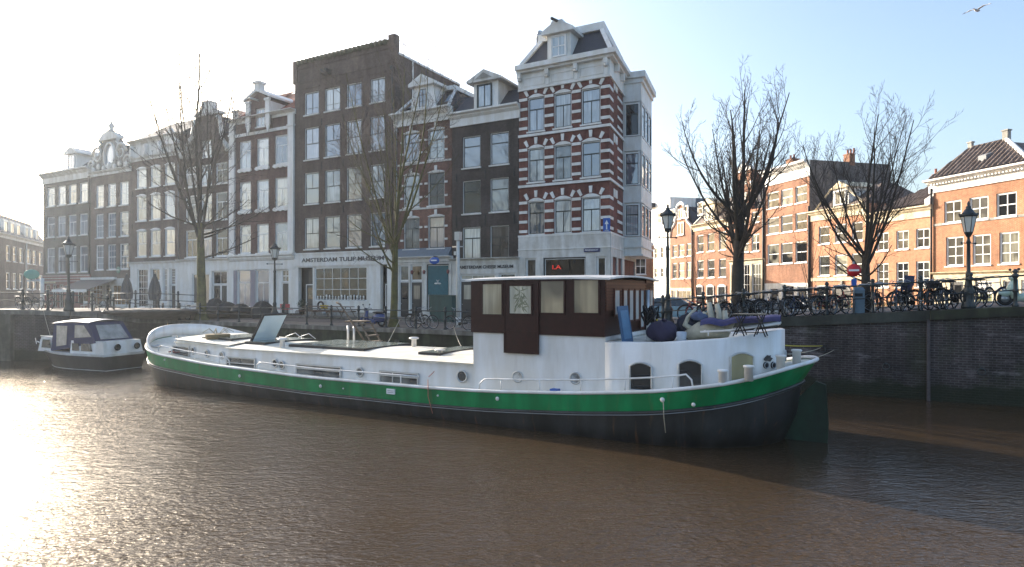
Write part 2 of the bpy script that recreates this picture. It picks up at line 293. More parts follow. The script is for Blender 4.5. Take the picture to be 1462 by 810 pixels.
# ---------------------------------------------------------------- facade lines
class Line:
    def __init__(s, ax, ay, ux, uy, base): s.a = (ax, ay); s.u = (ux, uy); s.base = base; s.rz = math.atan2(uy, ux)
    def t(s, px): k = kx(px); return (k*s.a[1]-s.a[0])/(s.u[0]-k*s.u[1])
    def Y(s, px): return s.a[1]+s.u[1]*s.t(px)
    def z(s, px, py): return H+(HY-py)/F*s.Y(px)-s.base
    def loc(s, px): t = s.t(px); return (s.a[0]+s.u[0]*t, s.a[1]+s.u[1]*t, s.base)
ROW = Line(-6.55, 45, .8746, -.4848, 1.8)       # houses along the canal
SIDE = Line(32.2, 48, .2486, -.9686, 1.75)       # sunlit houses on the right
FAR = Line(-66.2, 85, -.4067, .9135, 1.8)       # terrace far left
def window(root, x0, x1, z0, z1, style='T', frame='winwhite', sash='winwhite', pane='g_sky', sill='white', y=.07, arch=0, name='window', th=.07, lintel=None, xf=None):
    W = x1-x0; Z = z1-z0; f = MB(); deep = root is not None and root.parent is not None
    f1 = f
    f.box(x0, x0+th, y, y+.1, z0, z1); f.box(x1-th, x1, y, y+.1, z0, z1); f.box(x0+th, x1-th, y, y+.1, z1-th, z1); f.box(x0+th, x1-th, y, y+.1, z0, z0+th*.8)
    if not deep:
        if xf: f.xform(xf)
        wd = f.build(name, M[frame], root)
    a, b, c, d = x0+th, x1-th, z0+th*.8, z1-th
    w, h = b-a, d-c; g = MB(); s = .045; ya, yb = y+.03, y+.085
    g.box(a, a+s, ya, yb, c, d); g.box(b-s, b, ya, yb, c, d); g.box(a+s, b-s, ya, yb, d-s, d); g.box(a+s, b-s, ya, yb, c, c+s)
    def hb(fr, t=.06, yo=0): g.box(a+s, b-s, ya+.004+yo, yb-.004, c+h*fr-t/2, c+h*fr+t/2)
    def vb(fr, lo, hi, t=.05): g.box(a+w*fr-t/2, a+w*fr+t/2, ya+.008, yb-.008, c+h*lo, c+h*hi)
    if style == 'T': hb(.66, .075); vb(.5, 0, .66)
    elif style == 'S': hb(.5, .07)
    elif style == 'SV': hb(.5, .07); vb(.5, .5, 1, .04)
    elif style == 'SG':
        hb(.5, .07)
        for q in (.25, .75): hb(q, .025)
        for q in (1/3, 2/3): vb(q, 0, 1, .025)
    elif style == 'G':
        hb(.5, .05)
        for q in range(1, 6):
            if q != 3: hb(q/6, .03)
        for q in (.25, .5, .75): vb(q, 0, 1, .03)
    elif style == 'X': hb(.5, .07); vb(.5, 0, 1, .06)
    elif style == 'X3': hb(1/3, .05); hb(2/3, .07); vb(.5, 0, 1, .06)
    elif style == 'V': vb(.5, 0, 1, .07)
    elif style == 'VH': vb(.5, 0, 1, .06); hb(.28, .03)
    elif style == 'D6': vb(.5, 0, 1, .07); hb(.33, .05); hb(.68, .05)
    elif style == 'H': hb(.68, .07)
    elif isinstance(style, tuple):
        for q in range(1, style[0]): vb(q/style[0], 0, 1, .04)
        for q in range(1, style[1]): hb(q/style[1], .04)
    pmat = M[pane] if isinstance(pane, str) else pane
    if deep:
        for q in (g,):
            o_ = len(f.v); f.v += q.v; f.f += [tuple(i+o_ for i in t) for t in q.f]; f.m += [1]*len(q.f); f.sm += q.sm
        f.mi = 2; f.box(a+.01, b-.01, y+.052, y+.066, c+.01, d-.01); f.mi = 0
        if sill: f.box(x0-.07, x1+.07, y-.12, y-.004, z0-.1, z0-.004)
        if xf: f.xform(xf)
        return f.build(name, [M[frame], M[sash], pmat], root)
    if xf: g.xform(xf)
    g.build('sash', M[sash], wd)
    p = MB(); p.box(a+.01, b-.01, y+.052, y+.066, c+.01, d-.01)
    if xf: p.xform(xf)
    p.build('pane', pmat, wd)
    if sill:
        q = MB(); q.box(x0-.07, x1+.07, -.09, y-.004, z0-.1, z0-.004); q.build('sill', M[sill], wd)
    if arch:      # shallow arched head
        q = MB(); n = 8; pts = [(x0, z1+.001)]
        pts = [(x0-.02, z1-.03)] + [(x0-.02+(W+.04)*i/n, z1-.03+.03+arch*(1-(2*i/n-1)**2)) for i in range(n+1)] + [(x1+.02, z1-.03)]
        q.prism(pts, -.03, y-.006); q.build('arched_head', M[lintel or frame], wd)
    return wd
def cornice(root, W, z0, z1, over=.35, mat='white', x0=-.12, name='cornice', brackets=0, steps=3, D=.0, xr=.12):
    c = MB(); h = z1-z0
    prof = [(0.0, z0), (-.10, z0), (-.10, z0+h*.55), (-.16, z0+h*.60), (-.16-over*.35, z0+h*.72), (-.16-over*.35, z0+h*.80), (-.16-over, z0+h*.88), (-.16-over, z1), (D, z1)]
    c.prismx(prof, x0, W+xr)
    o = c.build(name, M[mat], root, fix=True)
    if brackets:
        for i in range(brackets):
            b = MB(); x = .12+(W-.24)*i/(brackets-1)
            b.prismx([(-.103, z0+h*.30), (-.22, z0+h*.42), (-.26, z0+h*.62), (-.16-over*.8, z0+h*.74), (-.16-over*.8, z0+h*.8), (-.103, z0+h*.8)], x-.11, x+.11)
            b.build('bracket', M[mat], root, fix=True)
    return o
def shell(root, W, D, z0, zt, mat, holes, zfront=None, dep=.18, roof='lead'):
    w = MB(); zf = zfront if zfront is not None else z0
    w.wall(0, W, zf, zt, holes, 0, dep)
    e = .012
    w.quad((e,0,z0),(e,0,zt),(e,D,zt),(e,D,z0)); w.quad((W-e,0,z0),(W-e,D,z0),(W-e,D,zt),(W-e,0,zt)); w.quad((W,D,z0),(0,D,z0),(0,D,zt),(W,D,zt))
    w.mi = 1; w.quad((0,0,zt),(W,0,zt),(W,D,zt),(0,D,zt))
    # dark backing so that no opening looks through the house
    w.mi = 2; w.quad((.02,.5,z0),(W-.02,.5,z0),(W-.02,.5,zt-.02),(.02,.5,zt-.02))
    return w.build('wall', [mat, M[roof], M['black']], root)
def house(line, px0, px1, name, label, cat='house', group=None):
    root = thing(name, label, cat, line.loc(px0), line.rz, group)
    W = line.t(px1)-line.t(px0)
    class B: pass
    b = B(); b.root = root; b.W = W; b.L = line; t0 = line.t(px0); b.px0 = px0
    b.X = lambda px: line.t(px)-t0
    b.Z = lambda px, py: line.z(px, py)
    return b
def grid(b, cols, rows, ref, style, **k):
    out = []; hs = []
    for i, (ya, yb) in enumerate(rows):
        z1, z0 = b.Z(ref, ya), b.Z(ref, yb)
        for c in cols: hs.append((b.X(c[0]), b.X(c[1]), z0, z1))
    b.holes = hs
    def make():
        nc = len(cols)
        for i, h in enumerate(hs):
            kk = dict(k); st = style
            if isinstance(style, (list,)): st = style[i//nc]
            if isinstance(kk.get('pane'), list): kk['pane'] = kk['pane'][(i*7+i//nc*3) % len(kk['pane'])]
            out.append(window(b.root, h[0], h[1], h[2], h[3], st, **kk))
        return out
    return make
def shopfront(b, zt, openings, mat='white', y=-.08, x0=0, x1=None, base=0):
    s = MB(); x1 = x1 or b.W; s.wall(x0, x1, base, zt, openings, y, .34)
    s.quad((x0,y,zt),(x1,y,zt),(x1,0,zt),(x0,0,zt)); s.quad((x0,y,0),(x0,y,zt),(x0,0,zt),(x0,0,0)); s.quad((x1,y,0),(x1,0,0),(x1,0,zt),(x1,y,zt))
    return s.build('shop_front', M[mat], b.root)
def door(root, x0, x1, z1, mat='doordark', y=.15, z0=.12, glassy=None, frame='winwhite'):
    f = MB(); f.box(x0, x0+.07, y-.05, y+.06, 0, z1); f.box(x1-.07, x1, y-.05, y+.06, 0, z1); f.box(x0+.07, x1-.07, y-.05, y+.06, z1-.07, z1)
    d = f.build('door', M[frame], root)
    g = MB(); g.box(x0+.07, x1-.07, y-.01, y+.04, z0, z1-.07)
    w = x1-x0-.14
    for i in range(2):
        g.box(x0+.07+w*.18, x1-.07-w*.18, y-.025, y-.012, z0+.15+i*(z1-z0)*.48, z0+.15+i*(z1-z0)*.48+(z1-z0)*.36)
    g.build('door_leaf', M[mat], d)
    if glassy:
        p = MB(); p.box(x0+.07+w*.2, x1-.07-w*.2, y-.032, y-.027, z0+(z1-z0)*.5, z1-.3); p.build('door_glass', M[glassy], d)
    k = MB(); k.ball((x0+.17, y-.05, 1.05), .035); k.build('handle', M['steel'], d)
    return d
def step(root, x0, x1, h=.12): s = MB(); s.box(x0, x1, -.35, -.085, -.05, h); s.build('doorstep', M['stone'], root)
def chimney(root, x, y, z, h=1.1, w=.6, mat=None, pots=2):
    c = MB(); c.box(x-w/2, x+w/2, y-w*.4, y+w*.4, z-.6, z+h); c.box(x-w/2-.05, x+w/2+.05, y-w*.4-.05, y+w*.4+.05, z+h, z+h+.1)
    o = c.build('chimney', mat or M['bk']['b7'], root)
    for i in range(pots):
        p = MB(); p.lathe([(.1,0),(.12,.05),(.09,.1),(.09,.42),(.11,.45)], (x-w*.25+i*w*.5, y, z+h+.1), 8); p.build('chimney_pot', M['redtile'], o)
    return o
def tileroof(name, W, ya, za, xr0, xr1, yb, zb, mat, root, pitch=.25, amp=.035, x0=0):
    # one pantiled slope from an eave (x0..W at ya,za) up to a ridge (xr0..xr1 at yb,zb)
    m = MB(); n = int((W-x0)/pitch*6); vs = []; rows = 10
    def top(x):
        q = 1.0
        if x < xr0: q = (x-x0)/(xr0-x0)
        if x > xr1: q = min(q, (W-x)/(W-xr1))
        return max(q, .001)
    for i in range(n+1):
        x = x0+(W-x0)*i/n; tq = top(x); wv = amp*(1+math.sin(2*math.pi*(x-x0)/pitch))
        for j in range(rows+1):
            q = tq*j/rows; lift = .02*((j % 2))
            vs.append((x, ya+(yb-ya)*q-wv*.6, za+(zb-za)*q+wv+lift))
    fs = [(i*(rows+1)+j, (i+1)*(rows+1)+j, (i+1)*(rows+1)+j+1, i*(rows+1)+j+1) for i in range(n) for j in range(rows)]
    m.smooth = True; m.add(vs, fs); return m.build(name, M[mat], root)
def anchors(b, xs, zs_):
    for x in xs:
        for z in zs_:
            m = MB(); m.box(x-.025, x+.025, -.035, -.004, z-.28, z+.28); m.ball((x,-.04,z), .05, .03, .05, 8, 5); m.build('wall_anchor', M['iron'], b.root)
def pipe(b, x, z1, mat='iron', z0=.0):
    m = MB(); m.tube([(x,-.09,z1),(x,-.09,z0)], .055, 8); m.box(x-.12,x+.12,-.2,-.02,z1,z1+.25); m.build('downpipe', M[mat], b.root)
GL = ['g_sky', 'g_curt', 'g_sky', 'g_dark', 'g_curt']
GR = 'houses along the canal quay'
# ---- 1 grey green house, far left of the row
b = house(ROW, 62, 130, 'canal_house', 'dark grey-green brick house above a red shop front, leftmost of the tall row', group=GR)
mk = grid(b, [(67,78.2),(82.6,93.7),(98,109),(113.5,125)], [(268,295),(310,339),(354,389.6)], 73, 'T', pane=['g_curt','g_sky'], sash='winwhite')
zs = b.Z(75,393); zt = b.Z(62,250)
shell(b.root, b.W, 9, 0, zt-.02, M['bk']['b1'], b.holes, zs); mk()
cornice(b.root, b.W, b.Z(62,264), zt, .45, 'white_old')
M['redpaint'] = pm('faded_red_paint', (.24,.085,.08), .6, var=.2, stain=.2)
ops = [(.5,1.6,.1,2.7),(1.9,3.0,.1,2.7),(3.3,4.4,.1,2.7),(4.9,6.6,.6,2.7),(7.0,9.2,.6,2.7)]
shopfront(b, zs, ops, 'redpaint')
for o in ops: window(b.root, o[0], o[1], o[2], o[3], (2,1), 'redpaint', 'winwhite', 'g_shop', None, y=.02)
for i in range(3):
    m = MB(); m.box(.1, b.W-.1, -.14, -.085, 3.0+i*.28, 3.06+i*.28); m.build('moulding', M['white_old'], b.root)
sg = MB(); sg.box(.35, 2.9, -.24, -.15, 2.78, 2.98); sg.build('sign_board', M['cream'], b.root)
# pointed dormer with side walls
x0, x1 = b.X(93), b.X(105.5); zd = b.Z(98,220)
d = MB(); d.box(x0, x1, .25, 3.6, zt-.1, zd); dm = d.build('dormer', M['white'], b.root)
w = window(dm, x0+.25, x1-.25, zt+.15, zd-.12, 'V', y=.12, sill=None)
g = MB(); g.prism([(x0-.45,zd),(x1+.45,zd),(x1+.35,zd+.16),((x0+x1)/2,zd+.75),(x0-.35,zd+.16)], .0, 3.9); g.build('pediment', M['white_old'], dm)
chimney(b.root, b.X(86.5), 1.6, zt+.4, 1.2, .75, pots=0)
m = MB(); m.prismx([(.2,zt),(9,zt),(6.5,zt+2.2),(2.7,zt+2.2)], 2.2, b.W-.3); m.build('roof', M['slate'], b.root)
pipe(b, b.W-.15, zt-1.2, z0=zs)
# ---- 2 ornate gable house
b = house(ROW, 130, 187, 'canal_house', 'brown brick house with an ornate curled stone gable, above the dark awning', group=GR)
mk = grid(b, [(136.9,148),(153.8,165.4),(170.8,183.4)], [(264.7,296.6),(305.7,340),(350,385.5)], 142, ['SG','SG','SG'], pane=['g_curt','g_sky','g_curt'])
zs = b.Z(135,398); zt = b.Z(135,248)
shell(b.root, b.W, 9, 0, zt, M['bk']['b2'], b.holes, zs); mk()
cornice(b.root, b.W, zt-.35, zt+.12, .2, 'white_old')
zp = b.Z(159,192); W = b.W; cxm = W*.5
gm = MB(); gm.prism([(0,zt),(W,zt),(W-.1,zt+1.0),(W-.9,zt+1.6),(cxm+2.0,zt+1.9),(cxm+1.55,zt+3.0),(cxm+1.2,zp-.5),(cxm-1.2,zp-.5),(cxm-1.55,zt+3.0),(cxm-2.0,zt+1.9),(.9,zt+1.6),(.1,zt+1.0)], 0, .4)
gw = gm.build('gable', M['stone'], b.root)
def scroll(x, z, r, sg_, y0=-.16, turns=1.6):
    m = MB(); pts = []; rs = []
    for i in range(22):
        a = i/21*turns*2*math.pi; q = r*(1-i/24); pts.append((x+sg_*q*math.cos(a), y0, z+q*math.sin(a))); rs.append(.13*(1-i/30))
    m.tube(pts, rs, 8); return m
for sg_ in (-1, 1):
    scroll(cxm+sg_*2.1, zt+1.7, .95, sg_).build('scroll', M['white_old'], gw)
    scroll(cxm+sg_*3.3, zt+.75, .6, -sg_).build('scroll', M['white_old'], gw)
    m = MB(); m.tube([(cxm+sg_*1.5,-.1,zt+1.9),(cxm+sg_*1.75,-.14,zt+2.6),(cxm+sg_*1.35,-.14,zp-.9),(cxm+sg_*1.7,-.12,zp-.5)], [.18,.14,.14,.2], 8); m.build('volute', M['white_old'], gw)
    m = MB(); m.lathe([(.18,0),(.22,.1),(.1,.2),(.2,.5),(.24,.7),(.1,.95),(.13,1.1),(.03,1.3)], (cxm+sg_*(W*.46),.2,zt+1.0), 10); m.build('finial', M['white_old'], gw)
m = MB(); m.prism([(cxm-1.7,zp-.55),(cxm+1.7,zp-.55),(cxm+1.6,zp-.35),(cxm+.9,zp+.1),(cxm,zp+.35),(cxm-.9,zp+.1),(cxm-1.6,zp-.35)], -.3, .45); m.build('crest', M['white_old'], gw)
m = MB(); m.lathe([(.3,0),(.35,.12),(.15,.25),(.3,.6),(.12,.9),(.02,1.15)], (cxm,.1,zp+.3), 10); m.build('finial', M['white_old'], gw)
ov = MB(); n = 20; ov.tube([(cxm+.95*math.cos(2*math.pi*i/n), -.08, zt+1.55+1.25*math.sin(2*math.pi*i/n)) for i in range(n)], .15, 8, closed=True)
ov.mi = 1; ov.poly([(cxm+.9*math.cos(2*math.pi*i/n), -.03, zt+1.55+1.2*math.sin(2*math.pi*i/n)) for i in range(n)]); ov.build('oval_window', [M['white_old'], M['g_curt']], gw)
for i in range(7):
    m = MB(); a = i*.9; m.ball((cxm-2.9+i*.96, -.12, zt+.3+.28*abs(math.sin(a*1.7))), .34, .14, .3, 8, 6); m.build('carved_ornament', M['white_old'], gw)
m = MB(); m.prismx([(.4,zt),(9,zt),(9,zt+2.6),(.4,zt+2.6)], cxm-1.6, cxm+1.6); m.build('roof', M['slate'], b.root)
ops = [(.3,2.2,.5,2.6),(2.5,3.6,.1,2.6),(3.9,W-.3,.5,2.6)]
shopfront(b, zs, ops, 'white_old')
window(b.root, *ops[0], (3,1), 'winwhite', 'winwhite', 'g_shop', None, y=.02); door(b.root, ops[1][0], ops[1][1], 2.6, glassy='g_dark'); window(b.root, *ops[2], (4,1), 'winwhite', 'winwhite', 'g_shop', None, y=.02)
aw = MB(); x0, x1 = b.X(128)-1.2, b.X(168); za = zs-.1
aw.prismx([(-.12,za),(-2.9,za-1.05),(-2.9,za-1.09),(-.12,za-.05)], x0, x1)
M['awning'] = pm('dark_awning_cloth', (.045,.055,.07), .8, var=.15)
a_ = aw.build('awning', M['awning'], b.root, fix=True)
m = MB(); m.box(x0, x1, -.30, -.09, za-.02, za+.22); m.build('awning_box', M['white'], a_)
m = MB(); m.box(x0, x1, -2.98, -2.90, za-1.3, za-1.02); m.build('valance', M['white'], a_)
for x in (x0+.3, (x0+x1)/2, x1-.3):
    m = MB(); m.tube([(x,-.1,za-1.2),(x,-1.5,za-1.05),(x,-2.85,za-1.12)], .025, 6); m.build('awning_arm', M['steel'], a_)
# ---- 3 brown house with tall white frieze
b = house(ROW, 187, 257, 'canal_house', 'brown brick house with arched sash windows and a tall hipped grey roof', group=GR)
mk = grid(b, [(194.7,209),(214.6,229),(235,249.7)], [(240.8,269),(279.6,315.7),(329.4,367)], 202, 'SV', pane=['g_curt','g_curt','g_sky'], arch=.16, th=.1)
zs = b.Z(190,379); zt = b.Z(192,203); W = b.W
shell(b.root, W, 9, 0, zt-.02, M['bk']['b3'], b.holes, zs); mk()
zf = b.Z(190,230)
m = MB(); m.box(-.02, W, -.10, 0, zf, zt-.3); fz = m.build('frieze', M['white_old'], b.root)
for i in range(4):
    x = .5+(W-1)*i/3; m = MB(); m.lathe([(.2,0),(.3,.15),(.22,.6),(.3,1.0),(.16,1.15)], (x,-.12,zf+.25), 10); m.build('carved_ornament', M['white'], fz)
m = MB(); m.prism([(W*.62,zf+.9),(W+.2,zf+.9),(W*.86,zt+.6)], -.28, -.05); m.build('pediment', M['white'], fz)
cornice(b.root, W, zt-.45, zt, .35, 'white_old'); cornice(b.root, W, zf-.15, zf+.2, .12, 'white_old', name='moulding')
zr = b.Z(225,170)
m = MB(); m.hexa([(-.1,-.1,zt),(W+.1,-.1,zt),(W+.1,9,zt),(-.1,9,zt)], [(1.6,3.2,zr+.6),(W+.8,3.2,zr+.6),(W+.8,5.5,zr+.6),(1.6,5.5,zr+.6)]); m.build('roof', M['slate'], b.root)
ops = [(b.X(197),b.X(212),.35,b.Z(202,384)),(b.X(216),b.X(229),.05,b.Z(202,384)),(b.X(233.5),b.X(240),.9,b.Z(202,384)),(b.X(243),b.X(251.5),.05,b.Z(202,384))]
shopfront(b, zs, ops, 'white'); cornice(b.root, W, zs-.12, zs+.28, .2, 'white', name='shop_cornice')
window(b.root, *ops[0], 'G', y=0, pane='g_dark', sill='white'); window(b.root, *ops[2], 'G', y=0, pane='g_dark')
door(b.root, ops[1][0], ops[1][1], 2.9, glassy='g_dark'); window(b.root, ops[1][0], ops[1][1], 2.92, ops[1][3], (2,1), y=.05, pane='g_dark', sill=None)
door(b.root, ops[3][0], ops[3][1], 2.5); window(b.root, ops[3][0], ops[3][1], 2.52, ops[3][3], 'G', y=.05, pane='g_dark', sill=None)
pipe(b, b.W-.12, zf-.3, 'lead', z0=zs+.3); anchors(b, [.28], [b.holes[0][2]-.5, b.holes[3][2]-.5])
# ---- 4 dark brown neck gable house
b = house(ROW, 257, 330, 'canal_house', 'dark brown brick house with a tall neck gable, behind the big bare quay tree', group=GR)
mk = grid(b, [(265,281),(287.5,302.5),(308,324.5)], [(232,262),(274.4,313.6),(326,366)], 316, 'T', pane=['g_dark','g_sky','g_dark'])
zs = b.Z(316,374); zt = b.Z(325,190); W = b.W; cxm = (b.X(281)+b.X(313))/2
ah = (b.X(288.5), b.X(302.5), b.Z(296,224), b.Z(296,200))
zt2 = b.Z(296,226)
w_ = shell(b.root, W, 9, 0, zt2, M['bk']['b4'], b.holes, zs); mk()
zn = b.Z(296,165)
g = MB(); g.wall(b.X(268), b.X(324), zt2, zt, [ah], 0, .2); g.box(b.X(268), ah[0]-.001, .2, .4, zt2, zt); g.box(ah[1]+.001, b.X(324), .2, .4, zt2, zt); g.quad((b.X(268),0,zt),(b.X(324),0,zt),(b.X(324),.4,zt),(b.X(268),.4,zt))
nx0, nx1 = b.X(281), b.X(312); g.box(nx0, nx1, .005, .4, zt, zn)
gw = g.build('gable', M['bk']['b4'], b.root)
window(gw, *ah, 'X', y=.07, pane='g_sky')
for sx, xx, px_ in ((-1, nx0, b.X(259)), (1, nx1, b.X(328))):
    m = MB(); pts = [(xx, -.06, zn-.3), (xx+sx*.3,-.08,zt+1.2),(xx+sx*.55,-.08,zt+.2),(px_-sx*.9,-.08,zt-.4),(px_-sx*.15,-.08,zt-1.3),(px_-sx*.2,-.08,zt2+.3)]
    m.tube(pts, [.22,.16,.2,.16,.26,.2], 8); m.build('scroll', M['white_old'], gw)
    m = MB(); m.prism([(xx,zn-.2),(xx+sx*.28,zt+1.0),(px_-sx*1.0,zt-.5),(px_-sx*.25,zt2+.2),(xx,zt2+.2)][::(-1 if sx<0 else 1)], .0, .25); m.build('gable_wing', M['stone'], gw, fix=True)
m = MB(); m.prism([(nx0-.25,zn),(nx1+.25,zn),(nx1+.2,zn+.2),(cxm+.7,zn+.55),(cxm+.5,zn+1.25),(cxm-.5,zn+1.25),(cxm-.7,zn+.55),(nx0-.2,zn+.2)], -.18, .5); m.build('crest', M['white_old'], gw)
m = MB(); m.box(nx1+.55, nx1+1.3, 1.0, 1.7, zt-1, zn+.2); m.box(nx1+.48, nx1+1.37, .93, 1.77, zn+.2, zn+.34); m.build('chimney', M['white_old'], b.root)
m = MB(); m.prism([(0,zt2),(W,zt2),(cxm,zn-.2)], .5, 9); m.build('roof', M['slate'], b.root)
zf = b.Z(316,386)
ops = [(b.X(275),b.X(299.5),.75,zf-.25),(b.X(303),b.X(325),.05,zf-.05)]
shopfront(b, zs, ops, 'white'); cornice(b.root, W, zs-.1, zs+.3, .25, 'white', name='shop_cornice')
window(b.root, *ops[0], (2,1), y=0, pane='g_dark'); x0,x1 = ops[1][:2]
door(b.root, x0, (x0+x1)/2-.02, 2.5, glassy='g_dark'); door(b.root, (x0+x1)/2+.02, x1, 2.5, glassy='g_dark'); window(b.root, x0, x1, 2.52, ops[1][3], (2,1), y=.06, pane='g_dark', sill=None)
anchors(b, [b.X(305.2)], [b.holes[0][2]-.45, b.holes[3][2]-.5])
# ---- 5 white pilaster house
b = house(ROW, 330, 421, 'canal_house', 'purple brick house framed by white pilasters, with a red tiled roof and white dormer gable', group=GR)
mk = grid(b, [(342,358),(366.6,383.4),(392.4,410.3)], [(193,234),(253.8,296),(318,360)], 400, 'T', pane=['g_curt','g_sky','g_curt'])
zs = b.Z(330,368); zt = b.Z(330,174); W = b.W
shell(b.root, W, 9, 0, zt-.02, M['bk']['b5'], b.holes, zs); wins = mk()
for i, wd in enumerate(wins[:6]):      # scalloped aprons under the sills
    h = b.holes[i]; m = MB(); ww = h[1]-h[0]+.3; xx = h[0]-.15; n = 18
    m.prism([(xx, h[2]-.1)]+[(xx+ww*j/n, h[2]-.24-.1*abs(math.sin(j/n*math.pi*3))) for j in range(n+1)]+[(xx+ww, h[2]-.1)], -.12, -.004); m.build('apron', M['white'], wd)
for (xa, xb) in ((-.1, b.X(336)), (b.X(412.6), W-.02)):
    m = MB(); m.box(xa, xb, -.16, 0, zs, zt-.3); m.box(xa-.06, xb+.06, -.22, -.0, zt-1.35, zt-1.2); m.box(xa-.05, xb+.05, -.2, 0, zs, zs+.3); m.build('pilaster', M['white'], b.root)
cornice(b.root, W, zt-.4, zt, .4, 'white'); m = MB(); m.box(.5, W-.6, -.09, 0, zt-1.5, zt-1.25); m.build('moulding', M['white'], b.root)
xa, xb = b.X(358), b.X(389); zd = b.Z(372,148); xc = (xa+xb)/2
hole = (b.X(369), b.X(382), zt-1.0, b.Z(375,156))
g = MB(); g.wall(xa, xb, zt-1.2, zd+.05, [hole], -.30, .25); g.box(xa+.01, xb-.01, .02, 4.5, zt, zd+.05)
g.quad((xa,-.3,zt-1.2),(xa,-.3,zd+.05),(xa,.02,zd+.05),(xa,.02,zt-1.2)); g.quad((xb,-.3,zt-1.2),(xb,.02,zt-1.2),(xb,.02,zd+.05),(xb,-.3,zd+.05)); dm = g.build('dormer', [M['bk']['b5']], b.root)
m = MB(); m.box(xb+.01, xb+.06, -.28, 4.5, zt, zd-.05); m.box(xa-.06, xa-.01, -.28, 4.5, zt, zd-.05); m.build('dormer_cheek', M['white'], dm)
for xx in (xa-.12, xb-.38):
    m = MB(); m.box(xx, xx+.5, -.44, -.305, zt-.9, zd); m.box(xx-.06, xx+.56, -.52, -.305, zd-.0, zd+.18); m.prism([(xx,zt-.9),(xx+.5,zt-.9),(xx+.25,zt-1.6)][::-1], -.42, -.305); m.build('pilaster', M['white'], dm)
zq = b.Z(374,130)
m = MB(); m.prism([(xa-.3,zd+.18),(xa-.3,zd+.36),(xc,zq+.15),(xb+.3,zd+.36),(xb+.3,zd+.18),(xc,zq-.15)][::-1], -.55, 4.5); m.build('pediment', M['white'], dm, fix=True)
m = MB(); m.prism([(xa,zd+.05),(xb,zd+.05),(xc,zq-.14)], -.29, 4.4); m.build('gable', M['bk']['b5'], dm)
m = MB(); m.box(xc-.30, xc+.30, -.5, .1, zq-.1, zq+.5); m.box(xc-.42, xc+.42, -.6, .2, zq+.5, zq+.68); m.build('crest', M['white'], dm)
window(dm, *hole, 'V', y=-.2, sill='white', arch=0)
hb_ = MB(); hb_.tube([(xc,-.3,zd+.15),(xc,-1.2,zd+.15)], .08, 6); hb_.build('hoist_beam', M['white_old'], dm)
for sx in (0, 1):
    x0, x1 = ((.1, xa-.1), (xb+.1, W-.1))[sx]
    tileroof('tiled_roof', x1, .1, zt, x0+.01, x1-.01, 5.0, zt+3.6, 'redtile', b.root, x0=x0)
m = MB(); m.prismx([(.12,zt-.02),(5,zt+3.5),(8.8,zt-.02)], .1, W-.1); m.build('roof', M['redtile'], b.root, fix=True)
zf = b.Z(330,385)
ops = [(b.X(340),b.X(358.5),.55,zf-.05),(b.X(366.5),b.X(385),.55,zf-.05),(b.X(391.5),b.X(413),.02,zf-.1)]
shopfront(b, zs, ops, 'white'); cornice(b.root, W, zf-.05, zs+.2, .25, 'white', name='shop_cornice')
M['greypaint'] = pm('grey_paint', (.25,.23,.27), .6, var=.1)
for (xa_, xb_) in ((b.X(335),b.X(340)-.05),(b.X(358.5)+.05,b.X(366.5)-.05)):
    m = MB(); m.box(xa_, xb_, -.12, -.084, .3, zf-.1); m.build('painted_panel', M['greypaint'], b.root)
for o in ops[:2]: window(b.root, *o, 'T', y=0, pane='g_sky')
m = MB(); m.box(ops[2][0]+.01, b.X(401), .1, .2, 0, zf-.11); m.build('alcove_panel', M['white'], b.root)
door(b.root, b.X(401.3), ops[2][1]-.02, 2.65); window(b.root, b.X(401.3), ops[2][1]-.02, 2.67, ops[2][3], 'X', y=.06, pane='g_dark', sill=None)
# ---- 6 museum
b = house(ROW, 421, 564, 'museum_building', 'tall brown brick museum building with a flat scalloped top and a white shop front', 'museum', GR)
mk = grid(b, [(434.8,455),(463.9,485.4),(494.8,516.2),(528.6,549.6)], [(131.4,163.5),(182,227.7),(246.4,291.3),(311,355.8)], 445, ['VH','SV','SV','SV'], sash='winblack', pane=['g_sky','g_curt','g_sky','g_sky'], th=.06, sill='white')
zs = b.Z(421,364); zt = b.Z(421,91); W = b.W
shell(b.root, W, 8.5, 0, zt-1.0, M['bk']['b6'], b.holes, zs); mk()
m = MB(); m.box(0, W, .0, .35, zt-1.0, zt-.1); m.box(-.12, .35, -.1, .45, zt-1.7, zt+.12); m.box(W-.55, W+.05, -.1, .45, zt-1.7, zt+.35); m.box(.35, W-.55, -.06, -.002, zt-1.75, zt-1.6); m.box(.35, W-.55, -.07, -.002, zt-.62, zt-.5)
m.build('parapet', M['bk']['b6'], b.root)
M['mosstile'] = pm('mossy_tiles', (.10,.085,.05), .9, var=.4, scale=6, two=(.07,.08,.04), bump=.5)
m = MB(); n = int((W-1)/.42)
for i in range(n):
    x = .4+(W-1)*(i+.5)/n; m.tube([(x,-.22,zt-.12),(x,.5,zt+.04)], [.2,.2], 8)
m.build('coping_tiles', M['mosstile'], b.root)
for i in range(4):
    h = b.holes[i]; m = MB(); m.box(h[0]-.1, h[1]+.1, -.05, -.002, h[3]+.3, h[3]+.42); m.build('brick_label', M['bk']['b6'], b.root)
m = MB(); m.box(b.X(464), b.X(473), -.55, -.002, b.Z(464,108), b.Z(464,102)); m.build('hoist_bracket', M['black'], b.root)
m = MB(); m.box(W-.3, W+.06, .35, 8.5, zt-1.0, zt-.85); m.box(W+.011, W+.03, 2.0, 2.15, 16.9, zt-1.0); m.build('roof_edge', M['white'], b.root)
zf = b.Z(421,381); zc = b.Z(449,382)
ops = [(b.X(427),b.X(447.5),.02,zc),(b.X(450),b.X(525),b.Z(449,429.5),zc),(b.X(544),b.X(553.5),.02,zc+.1)]
shopfront(b, zs, ops, 'white'); 
